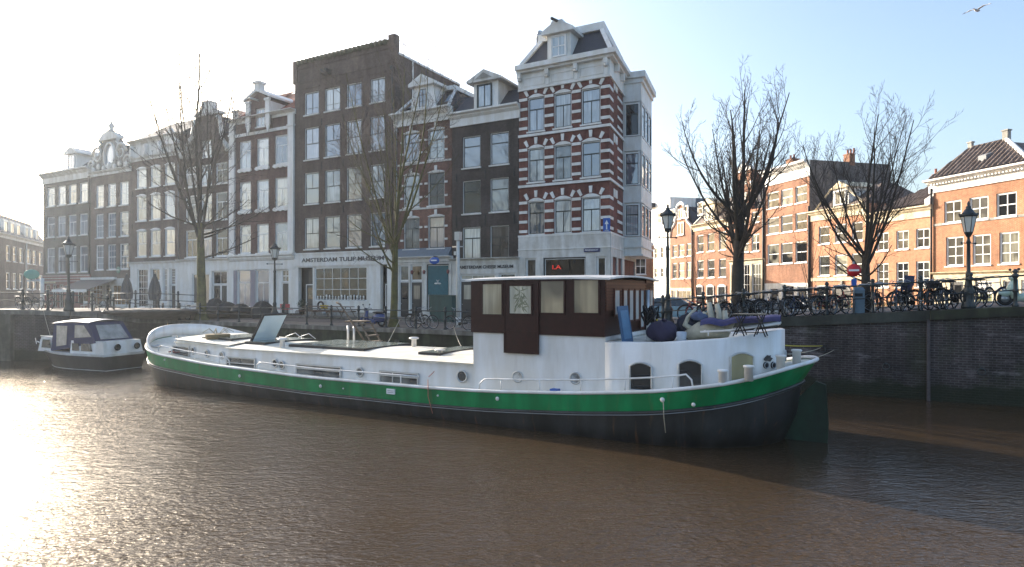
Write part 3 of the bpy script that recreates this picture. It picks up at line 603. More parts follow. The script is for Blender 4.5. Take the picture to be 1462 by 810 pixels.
sb = MB(); sb.box(-.02, W+.02, -.14, -.084, zf, zs); sb.box(-.05, W+.05, -.2, -.0, zs, zs+.1); sgn = sb.build('sign_board', M['white'], b.root)
M['letter'] = pm('lettering_grey', (.05,.05,.055), .5)
tx0, tx1 = b.X(433), b.X(550.5)
textobj('AMSTERDAM TULIP MUSEUM', .44, 'lettering', M['letter'], sgn, ((tx0+tx1)/2, -.15, (zf+zs)/2-.02), width=tx1-tx0)
window(b.root, *ops[1], (6,3), y=-.03, pane='g_shop', sill='white', name='shop_window')
rr = random.Random(4)
for i in range(16):   # flower pots and tulips standing in the window
    x = ops[1][0]+.35+i*(ops[1][1]-ops[1][0]-.7)/15; h = rr.uniform(.15,.32); m = MB(); m.lathe([(.06,0),(.08,.14)], (x,-.06,ops[1][2]+.05), 8); m.ball((x,-.06,ops[1][2]+.2+h*.5), .07+rr.random()*.03, .05, h*.5, 8, 6); m.build('window_display', M['white'], b.root)
for o in (ops[0], ops[2]):
    x0, x1 = o[:2]; m = MB(); m.box(x0, x1, .45, .48, 0, o[3]); m.build('alcove_back', M['doordark'], b.root)
    door(b.root, x0+.05+(x1-x0)*.35, x1-.03, 2.5, glassy='g_shop', y=.2); 
m = MB(); m.box(.15, W-.1, -.13, -.09, .0, .35); m.build('plinth', M['stone'], b.root)
anchors(b, [b.X(459.5),b.X(490),b.X(522)], [b.holes[0][2]-.75, b.holes[4][2]-.6, b.holes[8][2]-.6])
pipe(b, W-.2, zt-2.2, z0=zs+.1)
# ---- 7 red brown house with mansard
b = house(ROW, 565, 645, 'canal_house', 'narrow red-brown brick house with white-trimmed mansard roof and dark green ground-floor shop', group=GR)
mk = grid(b, [(576.4,598.7),(611,634.6)], [(189.5,231.5),(249.5,296),(311,356)], 588, 'T', sash='winblack', pane=['g_sky','g_sky','g_sky','g_dark','g_dark'], arch=.14, lintel='white')
zs = b.Z(565,368); zt = b.Z(565,166); W = b.W
shell(b.root, W, 9, 0, zt-.02, M['bk']['b7'], b.holes, zs); wins = mk()
for i, wd in enumerate(wins):
    h = b.holes[i]; m = MB(); c = (h[0]+h[1])/2; m.box(c-.11, c+.11, -.09, -.034, h[3]+.1, h[3]+.45)
    for q in (.15, .55):
        for xx in (h[0]-.28, h[1]+.02): m.box(xx, xx+.26, -.05, -.004, h[2]+(h[3]-h[2])*(q+.1), h[2]+(h[3]-h[2])*(q+.1)+.14)
    m.build('stone_block', M['white'], wd)
for i in (0, 2, 4):
    z = b.holes[i][2]; m = MB(); m.box(.02, W-.02, -.055, -.002, z-.22, z-.1); m.build('string_course', M['white_old'], b.root)
cornice(b.root, W, b.Z(565,183), zt, .5, 'white', brackets=3)
zm = b.Z(645,115)
m = MB(); m.hexa([(.35,-.1,zt),(W-.35,-.1,zt),(W-.35,8,zt),(.35,8,zt)], [(1.0,1.5,zm-.15),(W-.75,1.5,zm-.15),(W-.75,7,zm-.15),(1.0,7,zm-.15)]); rf = m.build('roof', M['slate'], b.root)
m = MB(); m.box(.7, W-.55, 1.2, 7.2, zm-.16, zm+.14); m.build('roof_edge', M['white'], rf)
for xa_, xb_ in ((.15,.85),(W-.2,W-.65)):
    m = MB(); m.tube([(xa_,-.18,zt),(xb_,1.4,zm-.15)], .14, 4); m.build('hip_board', M['white'], rf)
M['skylight'] = pm('skylight_glass', (.25,.33,.42), .1, var=.1, ior=2)
for pa, pb in ((577,588),(628,641)):
    xa_, xb_ = b.X(pa), b.X(pb); q0, q1 = .25, .8; yy = lambda q: -.1+1.6*q-.09; zz = lambda q: zt+(zm-.15-zt)*q
    m = MB(); m.hexa([(xa_,yy(q0),zz(q0)),(xb_,yy(q0),zz(q0)),(xb_,yy(q0)+.12,zz(q0)),(xa_,yy(q0)+.12,zz(q0))],[(xa_,yy(q1),zz(q1)),(xb_,yy(q1),zz(q1)),(xb_,yy(q1)+.12,zz(q1)),(xa_,yy(q1)+.12,zz(q1))])
    e = .14; y0_, y1_ = yy(q0+.07)-.01, yy(q1-.07)-.01; m.mi = 1; m.quad((xa_+e,y0_,zz(q0+.07)),(xb_-e,y0_,zz(q0+.07)),(xb_-e,y1_,zz(q1-.07)),(xa_+e,y1_,zz(q1-.07))); m.build('skylight', [M['black'], M['skylight']], rf)
xa, xb = b.X(593), b.X(619); zd = b.Z(605,124)
m = MB(); m.box(xa, xb, -.12, 3, zt-.01, zd); dm = m.build('dormer', M['white'], b.root)
window(dm, b.X(599), b.X(612), zt+.2, zd-.15, 'D6', sash='winblack', y=-.2, sill=None)
for xx in (xa-.28, xb+.02):
    m = MB(); s_ = 1 if xx > xa else -1; m.prism([(xx+.0,zt),(xx+.26,zt),(xx+.26 if s_<0 else xx+.08,zt+1.5),(xx+.18 if s_<0 else xx,zt+1.5)], -.18, .1); m.build('bracket', M['white'], dm)
m = MB(); m.prism([(xa-.35,zd),(xb+.35,zd),(xb+.35,zd+.2),((xa+xb)/2,zd+.8),(xa-.35,zd+.2)], -.4, 3.2); m.build('pediment', M['white'], dm)
m = MB(); m.prism([(xa+.25,zd+.22),(xb-.25,zd+.22),((xa+xb)/2,zd+.68)], -.43, -.404); m.build('pediment_panel', M['white_old'], dm)
z1 = b.Z(565,356); M['blueslate'] = pm('lead_and_shade_blue', (.10,.14,.18), .5, var=.2)
m = MB(); m.prismx([(0,z1),(-.5,zs),(0,zs)], 0, W); m.build('shop_roof', M['blueslate'], b.root, fix=True)
cornice(b.root, W, zs-.38, zs-.002, .35, 'white', name='shop_cornice')
zo = zs-.55
ops = [(b.X(570.5),b.X(584.5),.02,zo),(b.X(586.5),b.X(603.5),.02,zo),(b.X(610),b.X(641.5),.5,zo)]
shopfront(b, zs-.4, ops, 'white_old')
zc = b.Z(585,402)
door(b.root, ops[0][0], ops[0][1], zc, glassy='g_dark', y=.05); door(b.root, ops[1][0], ops[1][1], zc, glassy='g_dark', y=.05)
for o in ops[:2]: window(b.root, o[0], o[1], zc+.02, zo, 'none', y=0, pane='g_shop' if o is ops[1] else 'g_dark', sill=None)
window(b.root, *ops[2], 'none', y=0, pane='g_dark', sill=None, frame='winblack')
M['teal'] = pm('teal_blind', (.03,.13,.16), .7, var=.15)
m = MB(); x0, x1 = ops[2][:2]; m.box(x0+.1, x1-.1, -.03, -.005, b.Z(611,421), zo-.12); bl = m.build('window_blind', M['teal'], b.root)
m = MB(); xc = (x0+x1)/2; zz_ = b.Z(625,405)
for sx in (-1,1): m.ball((xc+sx*.14,-.05,zz_), .15,.02,.06, 10, 6); m.tube([(xc+sx*.05,-.05,zz_),(xc+sx*.03,-.05,zz_+.2),(xc+sx*.12,-.05,zz_+.24)], .022, 6)
m.build('emblem', M['white'], bl)
for x in (b.X(589)+.2, x0-.05, x1+.1):
    m = MB(); m.tube([(x,-.1,zo-.5),(x,-.3,zo-.45)], .02, 6); m.ball((x,-.32,zo-.55), .1,.1,.16,8,6); m.build('wall_lamp', M['redpaint'], b.root)
pipe(b, .14, b.Z(565,184)-.3, 'steel', z0=zs+.1)
# ---- 8 charcoal house
b = house(ROW, 645.6, 740.5, 'canal_house', 'charcoal brick house with a pedimented white dormer, between the red-brown and the striped houses', group=GR)
mk = grid(b, [(660.5,686),(699.8,726.4)], [(194.5,239.5),(258,305),(324.5,370)], 673, ['H','H','T'], sash='winblack', pane=['g_sky','g_dark','g_curt','g_sky'], th=.05)
zs = b.Z(647,373); zt = b.Z(645.6,164); W = b.W
shell(b.root, W, 9, 0, zt-.02, M['bk']['b8'], b.holes, zs); mk()
cornice(b.root, W, b.Z(645.6,183), zt, .35, 'white')
zm = b.Z(735,118)
m = MB(); m.hexa([(.05,-.1,zt),(W-.05,-.1,zt),(W-.05,8,zt),(.05,8,zt)], [(.25,1.3,zm),(W-.35,1.3,zm),(W-.35,7,zm),(.25,7,zm)]); rf = m.build('roof', M['slate'], b.root)
xa, xb = b.X(678), b.X(712.5); zd = b.Z(690,119)
m = MB(); m.box(xa, xb, -.12, 3.2, zt-.01, zd); dm = m.build('dormer', M['white'], b.root)
window(dm, b.X(683), b.X(704), zt+.08, zd-.12, 'V', sash='winblack', frame='winblack', y=-.2, sill=None, pane='g_sky')
xc = (xa+xb)/2; m = MB(); m.prism([(xa-.4,zd),(xb+.4,zd),(xb+.4,zd+.14),(xc,zd+.78),(xa-.4,zd+.14)], -.45, 3.5); m.build('pediment', M['white_old'], dm)
m = MB(); m.prism([(xa+.3,zd+.16),(xb-.3,zd+.16),(xc,zd+.55)], -.49, -.454); m.build('pediment_panel', M['stone'], dm)
for x in (W-.75, W-.3):
    m = MB(); m.lathe([(.1,0),(.1,.9),(.14,.92),(.14,1.05)], (x,1.8,zm), 8); m.build('chimney_pot', M['black'], rf)
zf = b.Z(647,390)
ops = [(b.X(657),b.X(708),.02,zf-.1),(b.X(713),b.X(737),.4,zf-.05)]
shopfront(b, zs, ops, 'white_old'); cornice(b.root, W, zs-.15, zs+.15, .25, 'white_old', name='shop_cornice')
tx0, tx1 = b.X(657), b.X(734); textobj('AMSTERDAM CHEESE MUSEUM', .3, 'lettering', M['letter'], b.root, ((tx0+tx1)/2,-.10,b.Z(695,381.5)), width=tx1-tx0)
M['g_int'] = glass('bright_shop_interior', (.12,.11,.09), (.5,.47,.38), .5, ior=1.4, fold=3)
window(b.root, ops[0][0], ops[0][1], 2.7, ops[0][3], (3,1), y=0, pane='g_int', sill=None); window(b.root, ops[0][0]+1.3, ops[0][1], .4, 2.68, (2,1), y=0, pane='g_int', sill=None); door(b.root, ops[0][0], ops[0][0]+1.28, 2.68, glassy='g_int', y=.05)
window(b.root, *ops[1], (1,2), y=0, pane='g_dark', sill=None, arch=0)

anchors(b, [.35, b.X(693), b.W-.35], [b.holes[0][2]-.6, b.holes[2][2]-.6, b.holes[4][3]+.55])
# ---- 9 striped corner house
b = house(ROW, 741, 870, 'corner_house', 'deep red brick corner house with white stone stripes and a glazed side bay', 'house', GR)
W = b.W; C = b.root; SD = Vector((-.137, .991, 0)).normalized()      # direction of the side street face
cols9 = [(753.7,777.2),(791,816),(830,857.3)]
mk = grid(b, cols9, [(139,187.4),(211.5,260),(287.5,335)], 765, 'T', sash='winblack', pane=['g_sky','g_curt','g_sky'], th=.06, sill='white')
zs = b.Z(741,339.5); zt = b.Z(741,130); ztop = b.Z(741,98)
w_ = MB(); w_.wall(0, W, zs, zt, b.holes, 0, .2)
P = lambda s, z, o=0: (W+SD.x*s+SD.y*o, SD.y*s-SD.x*o, z)       # point on the side face, o = outwards
w_.quad(P(0,0),P(8.6,0),P(8.6,zt),P(0,zt)); w_.quad((0,0,0),(0,0,zt),(0,9,zt),(0,9,0)); w_.quad((0,9,0),(0,9,zt),P(8.6,zt),P(8.6,0))
w_.mi = 1; w_.quad((.03,.5,0),(W-.1,.5,0),(W-.1,.5,zt),(.03,.5,zt)); w_.poly([(0,0,zt),(W,0,zt),P(8.6,zt),(0,9,zt)])
w_.build('wall', [M['bk']['b9'], M['black']], C); wins = mk()
for i, wd in enumerate(wins):     # tympanum and three voussoirs over each window
    h = b.holes[i]; c = (h[0]+h[1])/2; r = (h[1]-h[0])/2; n = 10; m = MB()
    pts = [(h[0],h[3])]+[(h[0]+2*r*j/n, h[3]+.02+.2*(1-(2*j/n-1)**2)) for j in range(n+1)]+[(h[1],h[3])]
    m.prism(pts, -.02, .1); m.build('tympanum', M['white'], wd, fix=True)
    for a in (-1, 0, 1):
        m = MB(); bx, bz = c+a*r*.98, h[3]+(.27 if a == 0 else .12); an = a*.5; s0 = len(m.v)
        m.prism([(-.085,0),(.085,0),(.115,.42),(-.115,.42)], -.06, -.004)
        m.xform(Matrix.Translation((bx,0,bz)) @ Matrix.Rotation(an, 4, 'Y')); m.build('voussoir', M['white'], wd)
# stripes: between windows, at each storey
hz = sorted(set((round(h[2],3), round(h[3],3)) for h in b.holes))
xs = [0]+[v for h in b.holes[:3] for v in h[:2]]+[W]
for z0, z1 in hz:
    for k in range(4):
        z = z1-.05-k*.62
        if z < z0+.1: continue
        for a, c in ((xs[0]+.02,xs[1]-.03),(xs[2]+.03,xs[3]-.03),(xs[4]+.03,xs[5]-.03),(xs[6]+.03,xs[7]+.03)): m = MB(); m.box(a, c, -.035, -.003, z-.1, z+.08); m.build('stone_stripe', M['white'], C)
        for s1, s2 in ((.0,1.05),(2.35,3.9)):
            m = MB(); p = [P(s1,z-.1,.003),P(s2,z-.1,.003),P(s2,z-.1,.035),P(s1,z-.1,.035)]; q = [(a_[0],a_[1],z+.08) for a_ in p]; m.hexa(p[::-1], q[::-1]); m.build('stone_stripe', M['white'], C, fix=True)
    # slim blind window of the side face
    for s1, s2 in ((1.15,1.55),(1.75,2.2)):
        p = [P(s1,z1+.1,.003),P(s2,z1+.1,.003),P(s2,z1+.1,.05),P(s1,z1+.1,.05)]; q = [(a_[0],a_[1],z1+.6) for a_ in p]; m = MB(); m.hexa(p[::-1], q[::-1]); m.build('voussoir', M['white'], C, fix=True)
def band(name, z0, z1, out, mat, s_end=4.2, y0=0):
    m = MB(); pts = [(-.02,-out),(W+out*1.05,-out)]; e = P(s_end,0,out); i = P(s_end,0,.0)
    poly = [(-.02,-out),(W+out*1.05,-out),(e[0],e[1]),(i[0],i[1]),(W,0),(-.02,0)]
    m.prismz([poly[j] for j in range(6)], z0, z1); return m.build(name, mat, C, fix=True)
for z0, z1 in hz:
    if z0 > zs+1: band('string_course', z0-.32, z0-.16, .10, M['white'])
band('string_course', zs+.0, zs+.12, .12, M['white'])
# frieze, cornice, brackets
band('frieze', zt, ztop-.45, .08, M['white'], 4.2); band('cornice', ztop-.45, ztop-.3, .35, M['white']); band('cornice', ztop-.299, ztop, .55, M['white']); band('cornice', zt-.1, zt-.001, .14, M['white'])
for i in range(4):
    x = .15+(W-.3)*i/3; m = MB(); m.box(x-.13, x+.13, -.34, -.085, ztop-.78, ztop-.455); m.tube([(x-.12,-.2,ztop-.85),(x+.12,-.2,ztop-.85)], .11, 8); m.box(x-.1, x+.1, -.12, -.085, zt+.05, ztop-.95); m.build('bracket', M['white'], C)
for i in range(3):
    x0, x1 = .35+(W-.3)*i/3, (W-.3)*(i+1)/3-.05; za, zb = zt+.15, ztop-.75; m = MB()
    for q in ((x0,x1,za,za+.05),(x0,x1,zb-.05,zb),(x0,x0+.05,za+.05,zb-.05),(x1-.05,x1,za+.05,zb-.05)): m.box(q[0],q[1],-.11,-.085,q[2],q[3])
    m.build('frieze_panel', M['white'], C)
for s in (1.2, 3.0):
    a = P(s-.12,0,.085); bq = P(s+.12,0,.085); c_ = P(s+.12,0,.35); d_ = P(s-.12,0,.35)
    m = MB(); m.hexa([(p[0],p[1],ztop-.9) for p in (a,bq,c_,d_)], [(p[0],p[1],ztop-.455) for p in (a,bq,c_,d_)]); m.build('bracket', M['white'], C, fix=True)
# mansard
zm = ztop+2.2
ro = [(.35,-.2,ztop),(W+.15,-.2,ztop),P(8.4,ztop,.15),(.35,8.5,ztop)]; rt = [(1.15,1.2,zm-.35),(W-.95,1.2,zm-.35),(P(7.5,0,-.95)[0],7.4,zm-.35),(1.15,7.4,zm-.35)]
m = MB(); m.hexa(ro, rt); rf = m.build('roof', M['slate'], C)
m = MB(); m.prismz([(.9,.95),(W-.7,.95),(P(7.8,0,-.7)[0],7.7),(.9,7.7)], zm-.35, zm+.12); m.build('roof_edge', M['white'], rf)
for a, c in (((.28,-.28,ztop),(1.1,1.1,zm-.3)), ((W+.2,-.26,ztop),(W-.9,1.12,zm-.3))):
    m = MB(); m.tube([a, c], .17, 4); m.build('hip_board', M['white'], rf)
xa, xb = b.X(784.5), b.X(817.5); zd = b.Z(800,51)
m = MB(); m.box(xa, xb, -.3, 3.2, ztop-.01, zd); dm = m.build('dormer', M['white'], C)
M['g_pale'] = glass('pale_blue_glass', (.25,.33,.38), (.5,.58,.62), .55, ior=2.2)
window(dm, xa+.28, xb-.28, ztop+.12, zd-.1, 'X', y=-.4, sill=None, pane='g_pale')
xc = (xa+xb)/2; m = MB(); m.prism([(xa-.3,zd),(xb+.3,zd),(xb+.3,zd+.18),(xb-.1,zd+.42),(xc+.45,zd+.55),(xc+.35,zd+.75),(xc-.35,zd+.75),(xc-.45,zd+.55),(xa+.1,zd+.42),(xa-.3,zd+.18)], -.6, 3.4); m.build('pediment', M['white'], dm)
m = MB(); m.tube([(xc,-.5,zd+.72),(xc,-1.4,zd+.55)], .09, 6); m.build('hoist_beam', M['black'], dm)
m = MB(); m.lathe([(.24,-.8),(.24,2.6),(.28,2.62),(.28,2.8)], (b.X(752)-.05,2.0,ztop), 10); m.lathe([(.16,2.8),(.2,2.82),(.2,3.0),(.14,3.05)], (b.X(752)-.05,2.0,ztop), 10); m.build('chimney', M['steel'], rf)
# glazed bay on the side face
bw = 1.22; s0, s1 = 4.2, 8.6
def BP(s, o, z): return P(s, z, o)
zb0 = b.Z(741,339.5)-1.1; zbt = ztop-.1
levels = hz
m = MB()
zc0 = zb0
for k, (z0, z1) in enumerate(levels):
    lo = zc0; hi = z0-.05
    ring = [BP(s0,0,0),BP(s0,bw,0),BP(s1,bw,0),BP(s1,0,0)]
    m.hexa([(p[0],p[1],lo) for p in ring], [(p[0],p[1],hi) for p in ring]); zc0 = z1+.1; m.build('bay_panel', M['white'], C, fix=True); m = MB()
ring = [BP(s0,0,0),BP(s0,bw,0),BP(s1,bw,0),BP(s1,0,0)]
m.hexa([(p[0],p[1],zc0) for p in ring], [(p[0],p[1],ztop-.75) for p in ring])
bay = m.build('bay', M['white'], C, fix=True)
ring2 = [BP(s0-.25,-.05,0),BP(s0-.25,bw+.28,0),BP(s1+.25,bw+.28,0),BP(s1+.25,-.05,0)]
m = MB(); m.hexa([(p[0],p[1],ztop-.45) for p in ring2], [(p[0],p[1],ztop-.05) for p in ring2]); ring3 = [BP(s0-.1,0,0),BP(s0-.1,bw+.12,0),BP(s1+.1,bw+.12,0),BP(s1+.1,0,0)]
m.hexa([(p[0],p[1],ztop-.75) for p in ring3], [(p[0],p[1],ztop-.451) for p in ring3]); m.build('cornice', M['white'], bay, fix=True)
for z_ in (zb0, zb0+.55):
    m = MB(); m.hexa([(p[0],p[1],z_-.06) for p in ring3], [(p[0],p[1],z_+.06) for p in ring3]); m.build('moulding', M['white'], bay, fix=True)
ax = Vector((W,0,0))
rside = math.atan2(SD.y, SD.x)
h1_ = BP(s0,0,0); h2_ = BP(s0,bw,0)
XF = [Matrix.Translation((h1_[0],h1_[1],0)) @ Matrix.Rotation(math.atan2(h2_[1]-h1_[1], h2_[0]-h1_[0]),4,'Z'), Matrix.Translation((h2_[0],h2_[1],0)) @ Matrix.Rotation(rside,4,'Z')]
for k, (z0, z1) in enumerate(levels):      # one light towards the canal, three towards the side street
    for kind in (0, 1):
        ws = [(.12, bw-.12)] if kind == 0 else [(.15+i*1.42, .15+i*1.42+1.24) for i in range(3)]
        for j, (xa_, xb_) in enumerate(ws):
            window(C, xa_, xb_, z0, z1, 'H', sash='winblack', y=-.02, sill=None, pane=('g_curt','g_sky','g_dark')[(k+kind+j) % 3], th=.08, xf=XF[kind])
        f = MB(); L_ = bw if kind == 0 else s1-s0
        f.box(.0, .1, .0, .12, z0-.06, z1+.11); f.box(L_-.1, L_, .0, .12, z0-.06, z1+.11)
        if kind == 1:
            for i in range(1,3): f.box(.15+i*1.42-.16, .15+i*1.42-.02, .0, .12, z0-.06, z1+.11)
        f.box(.02, L_-.02, .14, .2, z0-.06, z1+.11)
        f.xform(XF[kind]); f.build('mullion', M['white'], C)
# ground floor of the corner
zo = b.Z(741,369.5)
ops = [(b.X(751),b.X(766.5),.4,zo),(b.X(776.5),b.X(837),.4,zo),(b.X(852),b.X(866),.02,zo)]
s = MB(); s.wall(0, W+.1, 0, zs, ops, -.1, .35); s.quad((0,-.1,0),(0,-.1,zs),(0,0,zs),(0,0,0)); s.quad((0,-.1,zs),(W+.1,-.1,zs),(W+.1,0,zs),(0,0,zs))
a, c = P(0,0,.1), P(8.6,0,.1)
for lo, hi, sa, sb in ((0,.5,0,8.6),(zo,zs,0,8.6),(.5,zo,0,.5),(.5,zo,1.9,2.2),(.5,zo,3.5,4.2),(.5,zo,8.2,8.6)):
    a, c = P(sa,0,.1), P(sb,0,.1); i0, i1 = P(sa,0,0), P(sb,0,0)
    s.hexa([(i0[0],i0[1],lo),(i1[0],i1[1],lo),(c[0],c[1],lo),(a[0],a[1],lo)][::-1],[(i0[0],i0[1],hi),(i1[0],i1[1],hi),(c[0],c[1],hi),(a[0],a[1],hi)][::-1])
s.build('shop_front', M['white_old'], C)
band('moulding', zs-.85, zs-.78, .14, M['white'], 8.6)
window(C, *ops[0], 'none', y=0, pane='g_dark', sill=None); window(C, *ops[1], 'none', y=0, pane='g_shop', sill=None, frame='winblack', name='shop_window'); window(C, *ops[2], (1,1), y=0, pane='g_dark', sill=None)
M['neon'] = pm('red_sign', (.8,.04,.03), .4); M['neon'].node_tree.nodes['Principled BSDF'].inputs['Emission Color'].default_value = (1,.05,.02,1); M['neon'].node_tree.nodes['Principled BSDF'].inputs['Emission Strength'].default_value = .12
textobj('I.A', .36, 'shop_sign', M['neon'], C, (b.X(795), -.06, b.Z(796,382)), width=.62)
M['signblue'] = pm('sign_blue', (.02,.10,.42), .4, var=.05); M['signnavy'] = pm('plate_blue', (.02,.03,.12), .4, var=.05); M['signwhite'] = pm('sign_white', (.8,.8,.8), .4, var=.03)
m = MB(); x0, x1 = b.X(835), b.X(857.5); z0, z1 = b.Z(846,360), b.Z(846,355); m.box(x0, x1, -.18, -.102, z0, z1); pl = m.build('street_name_plate', M['signnavy'], C); textobj('PRINSENGRACHT', .13, 'lettering', M['signwhite'], pl, ((x0+x1)/2, -.183, (z0+z1)/2), ext=.003, width=(x1-x0)*.85)
# ---------------------------------------------------------------- sunlit houses on the right
GS = 'sunlit houses beyond the side street'
def rhouse(px0, px1, label, D=9, name='canal_house', base=None): return house(SIDE, px0, px1, name, label, group=GS)
# R1
b = rhouse(1333, 1479, 'orange brick house with a hipped pantile roof, rightmost of the sunlit row'); W = b.W
cols = [(1348,1372.5),(1384,1411),(1422.4,1451.5)]
mk1 = grid(b, cols, [(286.5,318)], 1360, 'X', pane='g_sun'); h1 = b.holes
mk2 = grid(b, [(1350.6,1375.7),(1388.7,1414.6),(1426.7,1455)], [(338,379.7)], 1363, 'X3', pane=['g_sun','g_sun','g_sunc']); h2 = b.holes
zs = b.Z(1345,391); zt = b.Z(1333,258)
shell(b.root, W, 8, 0, zt-.02, M['bk']['o1'], h1+h2, zs); b.holes = h1; mk1(); b.holes = h2; mk2()
cornice(b.root, W, b.Z(1333,276), zt, .55, 'white', x0=-.35)
for i in range(30):
    m = MB(); x = .05+i*W/30; m.box(x, x+.12, -.36, -.17, zt-.42, zt-.3); m.build('dentil', M['white'], b.root)
z_ = b.Z(1345,320); m = MB(); m.box(0, W, -.05, -.002, z_-.12, z_+.05); m.build('string_course', M['stone'], b.root)
zr = b.Z(1380,214)
XR = b.X(1382), b.X(1437)
zr = zt+2.4
tileroof('tiled_roof', W-.1, -.35, zt+.02, .9, 3.6, 2.5, zr, 'browntile', b.root, pitch=.40, amp=.075, x0=-.1)
m = MB(); m.hexa([(-.05,-.22,zt),(W-.1,-.22,zt),(W-.1,8,zt),(-.05,8,zt)], [(.9,2.6,zr-.1),(3.6,2.6,zr-.1),(3.6,4.8,zr-.1),(.9,4.8,zr-.1)]); m.build('roof', M['browntile'], b.root)
m = MB(); m.tube([(W-.1,-.35,zt+.08),(3.6,2.5,zr+.06)], .17, 6); m.build('hip_ridge', M['white'], b.root); m = MB(); m.tube([(-.1,-.3,zt+.08),(.9,2.5,zr+.06),(3.6,2.5,zr+.06)], .10, 6); m.build('ridge_tiles', M['browntile'], b.root)
chimney(b.root, .9, 2.5, zr+.1, .3, .3, M['stone'], 0); chimney(b.root, 3.6, 2.5, zr+.2, .45, .4, M['stone'], 0)
m = MB(); x = 3.1; m.hexa([(x,.5,zt+.6),(x+.6,.5,zt+.6),(x+.6,1.3,zt+1.3),(x,1.3,zt+1.3)],[(x,.5,zt+1.25),(x+.6,.5,zt+1.25),(x+.6,1.3,zt+1.5),(x,1.3,zt+1.5)]); m.build('roof_vent', M['lead'], b.root, fix=True)
ops = [(b.X(1358),b.X(1376.5),.05,2.75),(b.X(1393),b.X(1418),.05,2.75),(b.X(1433),b.X(1452),.05,2.75),(b.X(1459),b.X(1474),.5,2.75)]
shopfront(b, zs, ops, 'cream'); cornice(b.root, W, zs-.25, zs+.1, .2, 'cream', name='shop_cornice')
door(b.root, ops[0][0], ops[0][1], 2.75, glassy='g_sun', y=.05)
M['khaki'] = pm('khaki_garage_door', (.16,.17,.07), .6, var=.15)
door(b.root, ops[1][0], ops[1][1], 1.9, mat='khaki', y=.05); wd = window(b.root, ops[1][0], ops[1][1], 1.92, 2.75, 'V', y=0, pane='g_sun', sill=None)
xc = (ops[1][0]+ops[1][1])/2; m = MB()
for a in range(0, 180, 30): m.tube([(xc-.6*math.cos(R(a)),.03,2.33-.34*math.sin(R(a))),(xc+.6*math.cos(R(a)),.03,2.33+.34*math.sin(R(a)))], .022, 5)
n = 16; m.tube([(xc+.4*math.cos(2*math.pi*i/n),.03,2.33+.26*math.sin(2*math.pi*i/n)) for i in range(n)], .022, 5, closed=True); m.build('fanlight_grille', M['winwhite'], wd)
door(b.root, ops[2][0], ops[2][1], 2.75, glassy='g_sun', y=.05); window(b.root, *ops[3], 'X', y=0, pane='g_sun')
m = MB(); m.tube([(-.1,-.12,zt-.6),(-.1,-.12,0)], .07, 8); m.build('downpipe', M['black'], b.root)
# the row carries on past the right edge of the view
b = rhouse(1480, 1640, 'plain red-orange house just beyond the right edge of the view'); W = b.W
n_ = int(W/2.3); b.holes = [(.8+i*2.3, 2.0+i*2.3, z, z+2.0) for i in range(n_) for z in (3.6, 6.9)]
shell(b.root, W, 8, 0, 10.2, M['bk']['o3'], b.holes, 0)
for h in b.holes: window(b.root, *h, 'X3', pane='g_sun')
cornice(b.root, W, 9.6, 10.3, .4, 'white'); m = MB(); m.prismx([(-.3,10.3),(8,10.3),(4,13.0)], 0, W); m.build('roof', M['browntile'], b.root, fix=True)
door(b.root, 1.0, 2.1, 2.4, y=-.09); window(b.root, 3.2, 4.6, .8, 2.4, 'X', y=-.14, pane='g_sun')
# R2
b = rhouse(1238, 1332.6, 'plain orange house with white cross-barred windows and ribbed brown tile roof'); W = b.W
mk = grid(b, [(1252,1268.5),(1279.5,1297),(1307.6,1327)], [(326,354),(373,410)], 1317, ['X','X3'], pane='g_sun')
zt = b.Z(1333,292); shell(b.root, W, 8, 0, zt-.02, M['bk']['o2'], b.holes, 0); mk()
cornice(b.root, W, b.Z(1332,309), zt, .3, 'cream', xr=-.02)
zr = zt+2.2; tileroof('tiled_roof', W-.55, -.25, zt+.02, 3.6, W-.56, 3.6, zr, 'browntile', b.root, pitch=.40, amp=.075, x0=.8)
m = MB(); m.hexa([(.8,-.2,zt),(W-.5,-.2,zt),(W-.5,8,zt),(.8,8,zt)], [(3.6,3.7,zr-.12),(W-.5,3.7,zr-.12),(W-.5,4.2,zr-.12),(3.6,4.2,zr-.12)]); m.build('roof', M['browntile'], b.root)
m = MB(); m.prismx([(-.3,zt),(8,zt),(3.7,zr+.4),(3.3,zr+.4),(-.3,zt+.45)], W-.5, W-.05); m.build('party_wall', M['white_old'], b.root, fix=True)
chimney(b.root, 3.5, 3.6, zr+.2, .5, .5, M['bk']['o3'], 1)
x0 = b.X(1285); door(b.root, x0, x0+1.1, 2.0, mat='doordark', y=-.09)
# R3
b = rhouse(1158, 1237.6, 'orange house with a small pedimented dormer and an arched doorway', ); W = b.W
mk1 = grid(b, [(1169,1184.5),(1192,1209.5),(1216,1232)], [(323,348.5),(365,394)], 1177, 'S', pane=['g_sun','g_sunc','g_sun'])
zt = b.Z(1158,303); shell(b.root, W, 8, 0, zt-.02, M['bk']['o2'], b.holes, 0); mk1()
cornice(b.root, W, b.Z(1158,317), zt, .3, 'cream', xr=-.02)
m = MB(); m.hexa([(.1,-.1,zt),(W-.1,-.1,zt),(W-.1,8,zt),(.1,8,zt)], [(1.8,3.2,zt+2.1),(W-1.5,3.2,zt+2.1),(W-1.5,4.5,zt+2.1),(1.8,4.5,zt+2.1)]); m.build('roof', M['browntile'], b.root)
xa, xb = W*.38, W*.66; m = MB(); m.box(xa, xb, .25, 3.2, zt-.01, zt+1.75); dm = m.build('dormer', M['white'], b.root); window(dm, xa+.3, xb-.3, zt+.25, zt+1.55, 'V', y=.15, sill=None, pane='g_sun')
